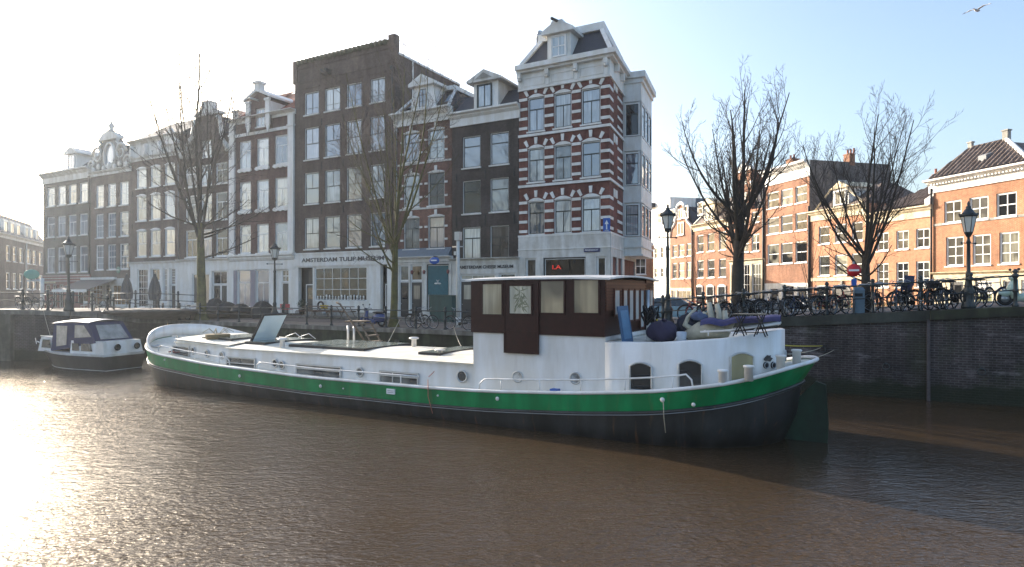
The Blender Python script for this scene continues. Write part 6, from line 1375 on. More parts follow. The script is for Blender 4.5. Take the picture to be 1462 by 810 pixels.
m = MB(); x = bx(787,-2.2); m.box(x,x+.22,-2.3,-2.1,sheer(x),sheer(x)+.09); tag(m.build('cloth', M['signblue'], barge))
# foredeck gear: winch, coiled chain, hawse ring
m = MB(); m.lathe([(.45,0),(.48,.18),(.42,.2),(.3,.19)], (4.0,-.9,1.83), 16); m.build('wicker_basket', pm('wicker', (.16,.12,.06), .9, var=.4, scale=20, bump=.5), barge)
m = MB()
for i in range(7): a = i*.9; m.tube([(4.0,-.9,1.95),(4.0+.35*math.cos(a),-.9+.35*math.sin(a),2.25),(4.0+.6*math.cos(a),-.9+.6*math.sin(a),2.1)], .015, 5)
m.build('dry_stalks', M['rope'], barge)
m = MB(); m.tube([(1.3,-.7,1.45),(1.3,.7,1.45)], .14, 12); m.box(1.15,1.45,-.75,-.65,1.2,1.8); m.box(1.15,1.45,.65,.75,1.2,1.8); m.tube([(1.3,-.9,1.5),(1.3,-.9,1.85),(1.3,-1.1,1.85)], .03, 6); m.build('anchor_winch', M['steelframe'], barge)
m = MB(); m.tube([(1.0+.32*math.cos(2*math.pi*i/16),-1.75+.22*math.sin(2*math.pi*i/16),1.48) for i in range(16)], .05, 6, closed=True); m.build('hawse_ring', M['steel'], barge)
m = MB(); m.tube([(2.3,-1.9,1.30),(2.5,-1.8,1.34),(2.7,-1.95,1.3),(2.9,-1.8,1.32)], .03, 6); m.build('red_hook', M['redpaint'], barge)
for x_ in (5.2, 6.0): m = MB(); m.tube([(x_,1.5,1.80),(x_+.5,1.6,1.98),(x_+1.0,1.5,1.78)], .013, 6); m.build('grab_rail', M['bwhite'], barge)
def boatpt(x, y, z): return (-15.07+.8746*x+.4848*y, 28.45-.4848*x+.8746*y, z)
BRZ = math.atan2(QU.y, QU.x)
# things standing on the after deck
def wpt(px, py, yp): x = bx(px, yp); return x
def lump(name, label, cat, px, yp, rx, ry, rz, mat, seed, zoff=0, fold=.07):
    x = bx(px, yp); z = atz(x)-.02; rng = random.Random(seed); m = MB(); ph = [rng.uniform(0,6) for _ in range(4)]
    m.ball((0,0,rz*.85), rx, ry, rz, 26, 16, fn=lambda a, t: 1+fold*math.sin(3*t+ph[0])*math.cos(2*a)+fold*.7*math.sin(5*t+4*a+ph[1])+fold*.5*math.sin(9*t+ph[2]+3*a))
    m.v = [(v[0], v[1], max(0, v[2])) for v in m.v]
    o = m.build(name, M[mat] if isinstance(mat,str) else mat); o.location = boatpt(x, yp, z+zoff); o.rotation_euler = (0,0,BRZ); tag(o, label, cat); return o
bag = lump('bean_bag', 'dark purple bean bag seat on the after deck beside the wheelhouse', 'bean bag', 946, -.9, .40, .42, .30, 'purple', 5)
m = MB(); m.tube([(.0,-.02,.55),(.05,-.1,.585),(.14,-.12,.56)], .03, 6); m.build('handle', M['purple'], bag)
blu = pm('blue_board', (.06,.13,.24), .5, var=.2, scale=2)
bo = thing('leaning_board', 'pale blue panel door leaning against the wheelhouse aft wall', 'board', boatpt(21.55,-1.45,2.42), BRZ)
m = MB(); m.box(-.02,.02,-.26,.26,0,.98); m.xform(Matrix.Rotation(R(-9),4,'Y') @ Matrix.Rotation(R(-12),4,'Z')); m.build('panel', blu, bo)
m = MB(); m.box(.022,.03,-.18,.18,.1,.86); m.xform(Matrix.Rotation(R(-9),4,'Y') @ Matrix.Rotation(R(-12),4,'Z')); m.build('panel_inset', pm('blue_board_light', (.12,.24,.38), .5), bo)
M['yellow'] = pm('yellow_plastic', (.6,.42,.02), .5, var=.1)
cy = thing('gas_equipment', 'cluster of black hoses and a white cylinder beside the blue panel', 'equipment', boatpt(21.95,-.75,2.42), BRZ)
m = MB(); m.lathe([(.10,0),(.11,.05),(.11,.42),(.07,.5),(.04,.53)], n=12); m.build('cylinder', M['bwhite'], cy)
m = MB(); rr = random.Random(8)
for i in range(7): m.tube([(rr.uniform(-.1,.1),rr.uniform(-.15,.1),.45),(rr.uniform(-.25,.2),rr.uniform(-.2,.2),.75),(rr.uniform(-.2,.25),rr.uniform(-.2,.2),.95),(rr.uniform(-.2,.2),.1,.3)], .035, 6)
m.build('hose', M['black'], cy); m = MB(); m.tube([(.18,.05,.0),(.24,.05,.35),(.16,.05,.6)], .025, 6); m.build('yellow_strap', M['yellow'], cy)
# driftwood sculpture, cloths, lounger, table
M['drift'] = pm('bleached_driftwood', (.50,.46,.36), .8, var=.25, scale=6, bump=.4, bscale=12)
xs0 = bx(1012,-.6); dw = thing('driftwood', 'bleached driftwood root standing on the after deck', 'driftwood', boatpt(xs0,-.6,atz(xs0)-.02), BRZ)
m = MB(); rr = random.Random(12)
m.tube([(-.55,0,.05),(-.2,0,.22),(.2,0,.25),(.5,0,.1)], [.16,.24,.24,.12], 10)
for p_ in ([(-.35,0,.2),(-.62,.02,.35),(-.55,.05,.55),(-.35,.05,.78)],[(.1,0,.3),(.05,0,.65),(.0,.02,.95)],[(.2,0,.3),(.28,0,.6),(.2,0,.92)],[(.3,0,.25),(.42,0,.5),(.4,0,.75)],[(.4,0,.2),(.56,0,.4),(.62,0,.55)],[(-.05,0,.3),(-.15,0,.5),(-.1,0,.7)]):
    m.tube(p_, [.10,.085,.06,.035][:len(p_)] , 8)
m.build('root', M['drift'], dw)
lump('dark_coat', 'dark cloth bundle heaped left of the driftwood on the after deck', 'cloth bundle', 985, -.3, .38, .3, .36, pm('dark_cloth', (.03,.032,.05), .9, var=.3, bump=.4), 15, fold=.12)
lump('blue_cloth', 'crumpled pale blue cloth draped over the driftwood', 'cloth', 998, -.62, .20, .15, .12, pm('pale_blue_cloth', (.10,.13,.22), .9, var=.3, bump=.4), 16, zoff=.50, fold=.14)
m = MB(); x = bx(973,-1.2); m.lathe([(.12,0),(.13,.24),(.11,.25)], n=14); o = m.build('bucket', pm('pale_grey_plastic', (.45,.5,.58), .5)); o.location = boatpt(x,-1.2,atz(x)-.02); tag(o, 'small pale grey bucket between the bean bag and the driftwood', 'bucket')
lounge = thing('sun_lounger', 'folded sun lounger with white frame and purple-blue cushion, behind the black table', 'lounger', boatpt(bx(1060,-.7),-.7,atz(bx(1060,-.7))-.02), BRZ+R(4))
m = MB(); 
for y in (-.28,.28): m.tube([(-1.0,y,.10),(-.3,y,.16),(.9,y,.36)], .028, 8)
for xx in (-.9,-.3,.3,.85): m.tube([(xx,-.28,.13+(.2 if xx > .5 else .05 if xx > 0 else 0)),(xx,.28,.13+(.2 if xx > .5 else .05 if xx > 0 else 0))], .02, 6); 
for xx in (-.8,.6): m.tube([(xx,-.28,.14),(xx,-.28,0)], .02, 6); m.tube([(xx,.28,.14),(xx,.28,0)], .02, 6)
m.build('frame', M['bwhite'], lounge)
m = MB(); m.smooth = True; nx = 18; vs = []
for i in range(nx+1):
    xx = -1.0+1.9*i/nx; zz = .2+.15*(i/nx)+.045*math.sin(i*.9)*(.5+.5*math.sin(i*.37))
    for y, dz in ((-.30,-.06),(-.27,.05),(0,.10),(.27,.05),(.30,-.06)): vs.append((xx,y,zz+dz+.12))
m.add(vs, [(i*5+j,(i+1)*5+j,(i+1)*5+j+1,i*5+j+1) for i in range(nx) for j in range(4)]); m.build('cushion', pm('violet_cushion', (.05,.05,.14), .85, var=.3, scale=3, bump=.3), lounge)
tx = bx(1072,-1.25); tb = thing('folding_table', 'low black folding table with crossed legs near the stern', 'table', boatpt(tx,-1.25,atz(tx)-.01), BRZ)
m = MB(); m.box(-.42,.36,-.22,.22,.52,.545); m.build('tabletop', pm('grey_brown_board', (.12,.11,.09), .7), tb)
for y in (-.2,.2):
    for a_, c_ in (((-.38,0),(-.14,.52)),((-.12,0),(-.34,.52)),((.10,0),(.3,.52)),((.36,0),(.16,.52))):
        m = MB(); m.tube([(a_[0],y,0),(c_[0],y,c_[1])], .016, 6); m.build('leg', M['black'], tb)
m = MB(); m.tube([(-.34,-.2,.1),(.34,-.2,.1)], .012, 6); m.build('stretcher', M['black'], tb)
# gangway with steps behind the barge
gx = bx(512,2.3); gw_ = thing('gangway', 'wooden gangway steps with a handrail from the quay down to the barge roof', 'gangway', boatpt(gx,2.1,1.55), BRZ)
M['oldwood'] = pm('weathered_wood', (.16,.12,.085), .85, var=.35, scale=8, bump=.4)
for y in (.0,.6):
    m = MB(); m.tube([(.9,y,.05),(.25,y,.98)], .045, 4); m.build('stringer', M['oldwood'], gw_)
for i in range(4): q = (i+.5)/4; m = MB(); m.box(.9-.65*q-.12,.9-.65*q+.12,-.02,.62,.05+.93*q-.02,.05+.93*q+.02); m.build('tread', M['oldwood'], gw_)
m = MB(); m.box(-.55,.3,-.05,.65,.93,.99); m.build('landing', M['oldwood'], gw_)
for xx in (-.35,-.02): m = MB(); m.tube([(xx,-.05,.1),(xx,-.05,.80)], .045, 8); m.build('post', M['bwhite'], gw_)
m = MB(); m.tube([(-.95,-.1,1.75),(-.75,-.1,1.68),(.55,-.1,.25)], .04, 6); m.build('handrail', M['oldwood'], gw_)
# mooring ropes
def rope(label, a, c, mat='rope', sag=.15, r=.018):
    a, c = Vector(a), Vector(c); m = MB(); m.tube([a.lerp(c, i/12)-Vector((0,0,sag*4*(i/12)*(1-i/12))) for i in range(13)], r, 6); o = m.build('mooring_rope', M[mat]); tag(o, label, 'rope'); return o
rope('pale rope slanting from the barge roof up to the quay railing', boatpt(bx(553,1.9),1.9,1.68), tuple(qp(qt(569), .1, .45)), sag=.0, r=.02)
rope('pale rope hanging down from the quay behind the mid roof', tuple(qp(qt(648), -.02, .2)), boatpt(bx(660,1.6),1.6,1.7), sag=.1)
wr = qp(qt(1174), -.13); rope('yellow mooring rope from the stern to a ring in the bridge wall', boatpt(LB-.9,.5,2.35), (wr.x, wr.y, 1.75), 'rope_y', .02, .02)
rope('pale mooring rope below the yellow one at the stern', boatpt(LB-.7,.2,2.15), (wr.x-.05, wr.y, 1.68), 'rope', .05, .015)
rope('thin rope reaching from the stern rail to the wall', boatpt(LB-.05,0,2.1), (wr.x+.35, wr.y-.2, 1.62), 'rope', .02, .009)
rope('pink rope looped down from the mid roof to the side deck', boatpt(bx(637,-.9),-.9,1.72), boatpt(bx(612,-2.3),-2.3,1.22), 'rope_r', .05, .012)
# ---------------------------------------------------------------- small cruiser at the left
cr = thing('cabin_cruiser', 'small dark-hulled cabin cruiser with a blue canopy, moored at the left bridge', 'boat', (-23.9,32.3,0), math.atan2(-.39,.92))
CL, CB = 5.95, 1.1
M['navy'] = pm('navy_canvas', (.012,.02,.075), .8, var=.2, scale=4, bump=.2); M['cwhite'] = pm('cruiser_white', (.66,.66,.66), .4, var=.08, stain=.15); M['chull'] = pm('cruiser_hull', (.045,.042,.04), .4, var=.25, stain=.25)
M['canopyglass'] = pm('canopy_window', (.30,.29,.27), .15, var=.35, scale=2.5, ior=1.6)
def crs(f, X0, n=20, x1=CL):
    p = []
    for i in range(n+1):
        u = i/n; x = X0+(x1-X0)*u; b_ = CB*f*min(1, (1-(1-min(1,(x-X0)/3.2))**2.2))*(1-.08*max(0,(x-4)/2)); p.append((x,max(b_,.01)))
    return p
def cring(f, X0, z0, zb_): p = crs(f, X0); return [(x,-b_,z0+(zb_-z0)*max(0,1-(x-X0)/3.5)**1.5) for x,b_ in p]+[(x,b_,z0+(zb_-z0)*max(0,1-(x-X0)/3.5)**1.5) for x,b_ in p[::-1]]
ra_ = cring(.7,1.0,-.4,-.4); rb_ = cring(.86,.6,0.02,.02); rc2 = cring(1.0,-.15,.72,.95); rd2 = cring(1.02,-.3,.84,1.05)
m, n = loft([ra_,rb_,rc2],'',None,None); m.build('hull', M['chull'], cr, fix=True)
m, n = loft([rc2,rd2],'',None,None); k = len(rd2)//2; m.smooth = False; m.add(rd2, [(i,i+1,len(rd2)-2-i,len(rd2)-1-i) for i in range(k-1)]); m.build('gunwale', M['cwhite'], cr, fix=True)
m = MB(); m.tube(cring(.885,.55,.07,.07), .014, 5, closed=True); m.build('waterline_stripe', M['cwhite'], cr)
def cbox(name, x0,x1,yb,z0,z1,mat,ins0=0,ins1=0,iy=.06,parent=cr):
    m = MB(); m.hexa([(x0,-yb,z0),(x1,-yb,z0),(x1,yb,z0),(x0,yb,z0)],[(x0+ins0,-yb+iy,z1),(x1-ins1,-yb+iy,z1),(x1-ins1,yb-iy,z1),(x0+ins0,yb-iy,z1)]); return m.build(name, M[mat], parent)
fc = cbox('fore_cabin', .85, 2.05, .86, .82, 1.52, 'cwhite', .18, 0)
def cwin(name, pts, y, mat, parent, iy=0): m = MB(); m.prism(pts, y-.02, y); return m.build(name, M[mat], parent, fix=True)
cwin('window', [(1.15,1.0),(1.85,1.0),(1.78,1.4),(1.25,1.4)], -.855, 'g_dark', fc)
m = MB(); m.tube([(.8,-.7,1.55),(2.0,-.75,1.58)], .02, 6); m.tube([(-.75,-.05,1.35),(.3,-.6,1.12)], .015, 6); m.build('handrail', M['bwhite'], cr)
ac = cbox('aft_cabin', 3.5, CL-.05, .98, .82, 1.42, 'cwhite', 0, .12)
cwin('window', [(3.65,.95),(4.15,.95),(4.12,1.3),(3.65,1.3)], -.965, 'g_dark', ac); cwin('window', [(4.3,.95),(5.1,.95),(4.95,1.3),(4.3,1.3)], -.965, 'g_dark', ac)
m = MB(); m.hexa([(2.0,-.95,.85),(5.3,-.95,1.35),(5.3,.95,1.35),(2.0,.95,.85)],[(2.1,-.85,2.2),(4.6,-.85,2.3),(4.6,.85,2.3),(2.1,.85,2.2)]); cn = m.build('canopy', M['navy'], cr)
m = MB(); n = 8; vs = []
for xx, zz in ((2.0,2.2),(2.7,2.27),(3.6,2.32),(4.7,2.28)):
    for j in range(n+1): vs.append((xx,-.9+1.8*j/n,zz+.12*(1-(2*j/n-1)**2)))
m.smooth = True; m.add(vs, [(i*(n+1)+j,(i+1)*(n+1)+j,(i+1)*(n+1)+j+1,i*(n+1)+j+1) for i in range(3) for j in range(n)]); m.build('canopy_roof', pm('faded_canopy_top', (.42,.44,.5), .6, var=.35, scale=3), cn)
# clear panels of the canopy
def onplane(x, z): q = (z-1.0)/1.25; return -.952+.10*q-.012
for nm, pts in (('canopy_window', [(2.45,1.1),(3.2,1.2),(3.15,2.1),(2.35,2.1)]), ('canopy_window', [(3.75,1.55),(4.95,1.62),(4.35,2.15),(3.7,2.15)])):
    m = MB(); m.poly([(x,onplane(x,z)-.01,z) for x,z in pts]); m.build(nm, M['canopyglass'], cn)
m = MB(); m.poly([(5.22,-.7,1.5),(5.22,.7,1.5),(4.72,.6,2.15),(4.72,-.6,2.15)]); m.xform(Matrix.Translation((.06,0,0))); m.build('canopy_window', M['canopyglass'], cn)
tr_ = thing('transom_marks', None, None); bpy.data.objects.remove(tr_)
for y in (-.35,.62): 
    m = MB(); m.tube([(CL+.02,y+.13*math.cos(2*math.pi*i/14),1.13+.13*math.sin(2*math.pi*i/14)) for i in range(14)], .03, 6, closed=True); m.poly([(CL+.0,y+.12*math.cos(2*math.pi*i/14),1.13+.12*math.sin(2*math.pi*i/14)) for i in range(14)]); m.build('stern_window', M['black'], cr)
m = MB(); m.tube([(-.2,0,1.05),(-.6,-.05,1.18)], .03, 6); m.tube([(-.25,-.1,1.02),(-.25,-.1,1.3)], .02, 6); m.build('bow_roller', M['steel'], cr)
a_ = brp(64); rope('thin slack mooring line from the left bridge down to the cruiser bow', (a_[0],a_[1]-.1,a_[2]), (-23.3,32.0,1.1), 'rope', .1, .014)
# ---------------------------------------------------------------- bicycles
def bike(frame_mat, label, kind=0, group='bicycles parked along the railings'):
    root = thing('bicycle', label, 'bicycle', (0,0,0), 0, group); r = .34; w = .55
    for x in (-w, w):
        m = MB(); n = 22; m.tube([(x+r*math.cos(2*math.pi*i/n),0,r+r*math.sin(2*math.pi*i/n)) for i in range(n)], .02, 6, closed=True); wh_ = m.build('wheel', M['rubber'], root)
        m = MB(); m.tube([(x+(r-.03)*math.cos(2*math.pi*i/n),0,r+(r-.03)*math.sin(2*math.pi*i/n)) for i in range(n)], .011, 4, closed=True)
        for i in range(9): a = math.pi*2*i/9; m.tube([(x,0,r),(x+(r-.03)*math.cos(a),0,r+(r-.03)*math.sin(a))], .003, 3)
        m.tube([(x,-.05,r),(x,.05,r)], .022, 6); m.build('rim', M['steel'], wh_)
    m = MB(); bb = (-.08,0,.29); st = (-.24,0,.80); hd = (.36,0,.86); hb_ = (.40,0,.70)
    if kind == 0: m.tube([hb_,(.1,0,.42),bb], .018, 6); m.tube([(.38,0,.78),(.0,0,.52),(-.15,0,.5)], .016, 6)
    else: m.tube([hd,st], .016, 6); m.tube([hb_,bb], .018, 6)
    m.tube([bb,st], .017, 6); m.tube([hd,hb_], .02, 6)
    for y in (-.05,.05): m.tube([(-w,y,r),bb], .01, 5); m.tube([(-w,y,r),(-.2,0,.7)], .009, 5); m.tube([(w,y,r),(.47,y*.8,.52),hb_], .011, 5)
    m.build('frame', frame_mat, root)
    m = MB(); m.tube([(.36,0,.86),(.34,0,1.02),(.40,0,1.06)], .014, 6); m.tube([(.22,-.30,1.04),(.36,-.22,1.10),(.40,0,1.07),(.36,.22,1.10),(.22,.30,1.04)], .012, 6); m.build('handlebar', M['steel'], root)
    m = MB(); m.tube([st,(-.27,0,.92)], .013, 6); m.hexa([(-.42,-.09,.92),(-.12,-.025,.94),(-.12,.025,.94),(-.42,.09,.92)],[(-.40,-.08,.99),(-.13,-.02,.975),(-.13,.02,.975),(-.40,.08,.99)]); m.build('saddle', M['black'], root)
    m = MB(); m.box(-.86,-.38,-.065,.065,.735,.75); m.tube([(-.82,-.06,.735),(-w,-.06,r)], .006, 4); m.tube([(-.82,.06,.735),(-w,.06,r)], .006, 4); m.build('luggage_rack', M['black'], root)
    for x in (-w, w):
        m = MB(); pts = [(x+(r+.03)*math.cos(R(a)),0,r+(r+.03)*math.sin(R(a))) for a in range(15,166,15)]; m.tube(pts, [.022]*len(pts), 4); m.build('mudguard', M['black'], root)
    m = MB(); m.tube([(-.1,.07,.29),(-.53,.07,.34)], .035, 6); m.lathe([(.09,-.006),(.09,.006)], (0,0,0), 12); i0 = len(m.v)-24; m.xform(Matrix.Translation((-.08,.07,.29)) @ Matrix.Rotation(R(90),4,'X'), i0)
    m.tube([(-.08,-.10,.29),(-.08,.10,.29)], .014, 5); m.tube([(-.08,.1,.29),(.04,.1,.18)], .01, 5); m.tube([(-.08,-.1,.29),(-.2,-.1,.40)], .01, 5); m.box(.0,.08,.1,.18,.165,.185); m.box(-.25,-.16,-.18,-.1,.39,.41); m.build('crank', M['black'], root)
    return root
cols_ = {'black': M['black'], 'white': pm('white_bike_paint',(.6,.6,.6),.4), 'blue': pm('blue_bike_paint',(.04,.09,.22),.4), 'red': pm('red_bike_paint',(.35,.03,.04),.4), 'grey': pm('grey_bike_paint',(.2,.21,.22),.4), 'green': pm('green_bike_paint',(.03,.10,.07),.4)}
protos = {}
def crate(b_, x=.62, z=.80):
    m = MB(); s = (.2,.15,.2)
    for a,c in (((x-s[0],x+s[0]),(-s[1],-s[1]+.015)),((x-s[0],x+s[0]),(s[1]-.015,s[1])),((x-s[0],x-s[0]+.015),(-s[1]+.016,s[1]-.016)),((x+s[0]-.015,x+s[0]),(-s[1]+.016,s[1]-.016))): m.box(a[0],a[1],c[0],c[1],z,z+s[2])
    m.box(x-s[0]+.016,x+s[0]-.016,-s[1]+.016,s[1]-.016,z,z+.02); m.build('crate', M['black'], b_)
used_ = set()
def place_bike(colr, px, s, yaw, label, kind=0, lean=6, box=False, flip=False, pt=None):
    key = (colr, kind, box)
    if key not in protos:
        protos[key] = bike(cols_[colr], label, kind)
        if box: crate(protos[key])
        remember(protos[key]); o = protos[key]
    else: o = copy_tree(protos[key]); o['label'] = label
    t = qt(px)
    if pt: p = Vector(pt)
    else:
        # slide along the quay so that the bicycle stands at the surveyed bearing
        for _ in range(6):
            q = qp(t, s); e = kx(px)*q.y-q.x; t += e/(QU.x-kx(px)*QU.y)
        q = qp(t, s); p = Vector((q.x, q.y, gz(t, s)+.012))
    o.location = p; o.rotation_euler = (R(lean), 0, BRZ+R(yaw)+(math.pi if flip else 0)); return o
rg = random.Random(77)
bk_ = [('white',606,.62,2,'pale grey bicycle leaning on the quay railing before the green cabinet',1,0,False),
 ('black',597,.95,-6,'black bicycle right behind the pale one at the green cabinet',0,0,False),
 ('black',655,.6,0,'black bicycle at the railing just left of the wheelhouse',0,0,True),
 ('grey',231,.7,3,'grey bicycle left of the tree with the mossy trunk',0,0,False),('black',262,.6,-4,'black bicycle against the railing in front of the mossy trunk',0,0,False),
 ('blue',276,1.3,5,'dark blue bicycle just right of the mossy trunk',1,0,False),('black',212,.7,0,'black bicycle third left of the mossy trunk',1,0,False)]
for c,px,s,yw,lb_,kd,_,fl in bk_: place_bike(c,px,s,yw,lb_,kd,flip=fl)
# right side bridge
rb_list = [('red',997,.75,-2,'red bicycle with pale tyres behind the driftwood',1,False,3),('black',1024,.75,38,'black bicycle between the red bicycle and the big tree trunk',0,False,0),
 ('grey',1052,.95,48,'grey bicycle right of the big tree trunk',0,False,0),('black',1074,.8,55,'black bicycle with high bars before the cream shop front',0,False,0),
 ('black',1088,.8,28,'low black bicycle left of the white car',0,False,0),('grey',1106,.9,10,'grey bicycle against the railing in front of the white car',0,False,0),('white',1117,.95,70,'white-framed bicycle in front of the white car',0,False,0),
 ('blue',1140,.8,60,'blue bicycle right of the white car',0,False,0),('black',1150,.9,30,'black bicycle before the door of the tall orange house',0,False,0),('black',1176,.85,64,'black bicycle near the arched doorway, facing the water',1,False,0),('red',1190,.8,15,'dark red bicycle left of the no-entry sign',0,False,0),
 ('black',1252,.7,82,'black bicycle just right of the forked tree',0,False,0),
 ('blue',1283,.8,70,'dark blue bicycle with a child seat, left of the crate bicycle',0,False,0),('black',1306,.75,12,'black bicycle with a large front crate',0,True,0),
 ('grey',1337,.8,66,'grey bicycle at the corner between the two brick houses',0,False,0),('white',1346,.95,74,'white bicycle tucked beside the grey one at the right',0,False,0),('black',1368,.8,18,'black bicycle left of the right-hand lamp post',0,False,0),('black',1398,.95,55,'black bicycle right behind the right-hand lamp post',1,False,0)]
for i_,(c_,px_,s_,yw_,kd_) in enumerate((('black',1010,1.3,20,0),('grey',1035,.6,75,1),('black',1063,.7,80,0),('white',1081,1.3,15,0),('black',1098,1.2,60,0),('black',1128,.7,78,0),('grey',1160,1.3,12,1),('black',1168,.7,75,0),('black',1199,.75,70,0),('green',1212,1.2,20,1),('black',1268,1.2,15,0),('black',1294,1.0,75,0),('green',1322,.7,70,1),('black',1330,1.1,20,0),('black',1357,.8,72,0),('blue',1410,1.5,20,1))):
    rb_list.append((c_,px_,s_,yw_,'%s bicycle crowded at the bridge railing, %s' % (c_, ['just right of the red bicycle','before the big tree trunk','right beside the cream shop front post','behind the low black bicycle','left of the second bridge post from the lamp','between the white car and the arched doorway','lying close to the railing before the orange wall','one place left of the arched doorway','under the arched doorway window','left of the steel litter bin','first right of the forked tree hoop','directly left of the crate bicycle','directly right of the crate bicycle','before the party wall of the plain orange house','between the white bicycle and the lamp post','rightmost, between lamp post and mint scooter'][i_]),kd_,False,0))
bos = {}
for c,px,s,yw,lb_,kd,bx_,_ in rb_list: bos[px] = place_bike(c,px,s,yw,lb_,kd,box=bx_,lean=rg.uniform(-7,7),flip=rg.random()<.4 and not bx_)
m = MB(); m.hexa([(-.75,-.13,.76),(-.48,-.13,.76),(-.48,.13,.76),(-.75,.13,.76)],[(-.85,-.16,1.0),(-.48,-.16,1.0),(-.48,.16,1.0),(-.85,.16,1.0)]); m.box(-.88,-.80,-.16,.16,.95,1.32); m.build('child_seat', pm('navy_plastic', (.02,.03,.09), .5), bos[1283])
for i,(px_,c_) in enumerate(((30,'black'),(47,'grey'),(14,'black'),(118,'black'))):
    p = brp(px_); place_bike(c_, px_, 0, 0, ['black bicycle on the left bridge right of the first post','grey bicycle beside it on the left bridge, nearer the red shop','black bicycle at the left image edge on the bridge','black bicycle on the left bridge just right of the lamp'][i], kind=(i%2), pt=(p[0]+.1*i, p[1]+.75, p[2]), flip=bool(i%2))
# ---------------------------------------------------------------- scooters
def scooter(label, body, x, y, z, rz, shield=None):
    root = thing('motor_scooter', label, 'scooter', (x,y,z), rz, None)
    for xx in (-.62,.62):
        m = MB(); n = 20; m.tube([(xx+.19*math.cos(2*math.pi*i/n),0,.24+.19*math.sin(2*math.pi*i/n)) for i in range(n)], .055, 8, closed=True); wh_ = m.build('wheel', M['rubber'], root); m = MB(); m.lathe([(.13,-.03),(.14,0),(.13,.03)], n=14); m.xform(Matrix.Translation((xx,0,.24)) @ Matrix.Rotation(R(90),4,'X')); m.build('rim', M['steel'], wh_)
    m = MB(); m.ball((-.50,0,.52), .48,.20,.26, 20, 12, fn=lambda a,t: 1-.12*math.sin(a)); m.tube([(-.25,0,.30),(.35,0,.28)], [.15,.13], 10); m.tube([(.34,0,.26),(.42,0,.6),(.34,0,.88)], [.13,.17,.09], 10); m.ball((.62,0,.42), .21,.10,.12, 14, 8); m.build('body', body, root)
    m = MB(); m.hexa([(.40,-.22,.38),(.47,-.20,.38),(.47,.20,.38),(.40,.22,.38)],[(.33,-.19,.90),(.39,-.15,.90),(.39,.15,.90),(.33,.19,.90)]); m.build('leg_shield', shield or body, root)
    m = MB(); m.smooth = True; m.ball((-.45,0,.79), .42,.15,.07, 16, 8); m.build('seat', M['black'], root)
    m = MB(); m.tube([(.22,-.32,1.0),(.33,-.18,1.02),(.35,0,.98),(.33,.18,1.02),(.22,.32,1.0)], .018, 6); m.tube([(.33,-.2,1.02),(.36,-.3,1.2)], .008, 5); m.tube([(.33,.2,1.02),(.36,.3,1.2)], .008, 5); m.ball((.36,-.32,1.22),.05,.02,.04,8,5); m.ball((.36,.32,1.22),.05,.02,.04,8,5); m.build('handlebar', M['black'], root)
    m = MB(); m.ball((.42,0,.94), .09,.13,.10, 12, 8); m.build('head_unit', body, root); m = MB(); m.ball((.50,0,.93), .03,.07,.06, 10, 6); m.build('headlight', M['lampglass'], root)
    m = MB(); m.tube([(-.2,-.16,.26),(-.85,-.19,.32)], [.03,.05], 8); m.build('exhaust', M['steel'], root); return root
p = qp(qt(520), .62); M['scblue'] = pm('scooter_blue', (.03,.05,.16), .25, var=.05, coat=.5)
scooter('dark blue motor scooter parked in front of the museum window', M['scblue'], p.x, p.y, p.z, BRZ+math.pi+R(8), pm('scooter_shield',(.25,.25,.27),.3))
p = qp(qt(1474), .75); M['scwhite'] = pm('scooter_mint', (.55,.70,.62), .25, var=.04, coat=.5)
scooter('pale mint motor scooter at the right edge of the bridge', M['scwhite'], p.x, p.y, p.z, BRZ+math.pi+R(12))
# ---------------------------------------------------------------- covered mopeds (tarpaulins)
M['tarp'] = pm('black_tarpaulin', (.015,.016,.018), .55, var=.3, scale=5, bump=.5, bscale=9)
for i,(px,hh,lb_) in enumerate(((312,1.35,'tall black tarpaulin-covered moped, leftmost of the covered group'),(329,1.12,'lower black tarpaulin-covered moped, second of the group'),(349,1.0,'rounded black tarpaulin cover in the middle of the group'),(379,1.2,'black tarpaulin-covered moped by the quay lamp post'))):
    m = MB(); rr = random.Random(i+40); ph = rr.uniform(0,6)
    prof = [(.62,0),(.64,.25),(.60,.5),(.45,.75),(.28,.93),(.08,1.0)]; n = 20; vs = []
    for r_, z_ in prof:
        for j in range(n): t = 2*math.pi*j/n; q = 1+.07*math.sin(4*t+ph)+.05*math.sin(7*t+z_*5); sk = .25*z_; vs.append((r_*1.45*q*math.cos(t)-sk, r_*.62*q*math.sin(t), z_*hh*(1+.06*math.sin(3*t))))
    m.smooth = True; m.add(vs, [(a*n+j,a*n+(j+1)%n,(a+1)*n+(j+1)%n,(a+1)*n+j) for a in range(len(prof)-1) for j in range(n)]+[tuple((len(prof)-1)*n+j for j in range(n))])
    o = m.build('covered_moped', M['tarp']); q = qp(qt(px), 3.6); tt_ = qt(px)
    for _ in range(6):
        q = qp(tt_, 4.6); tt_ += (kx(px)*q.y-q.x)/(QU.x-kx(px)*QU.y)
    o.location = (q.x,q.y,1.8); o.rotation_euler = (0,0,BRZ+R(70)); tag(o, lb_, 'covered moped', 'mopeds under black covers')
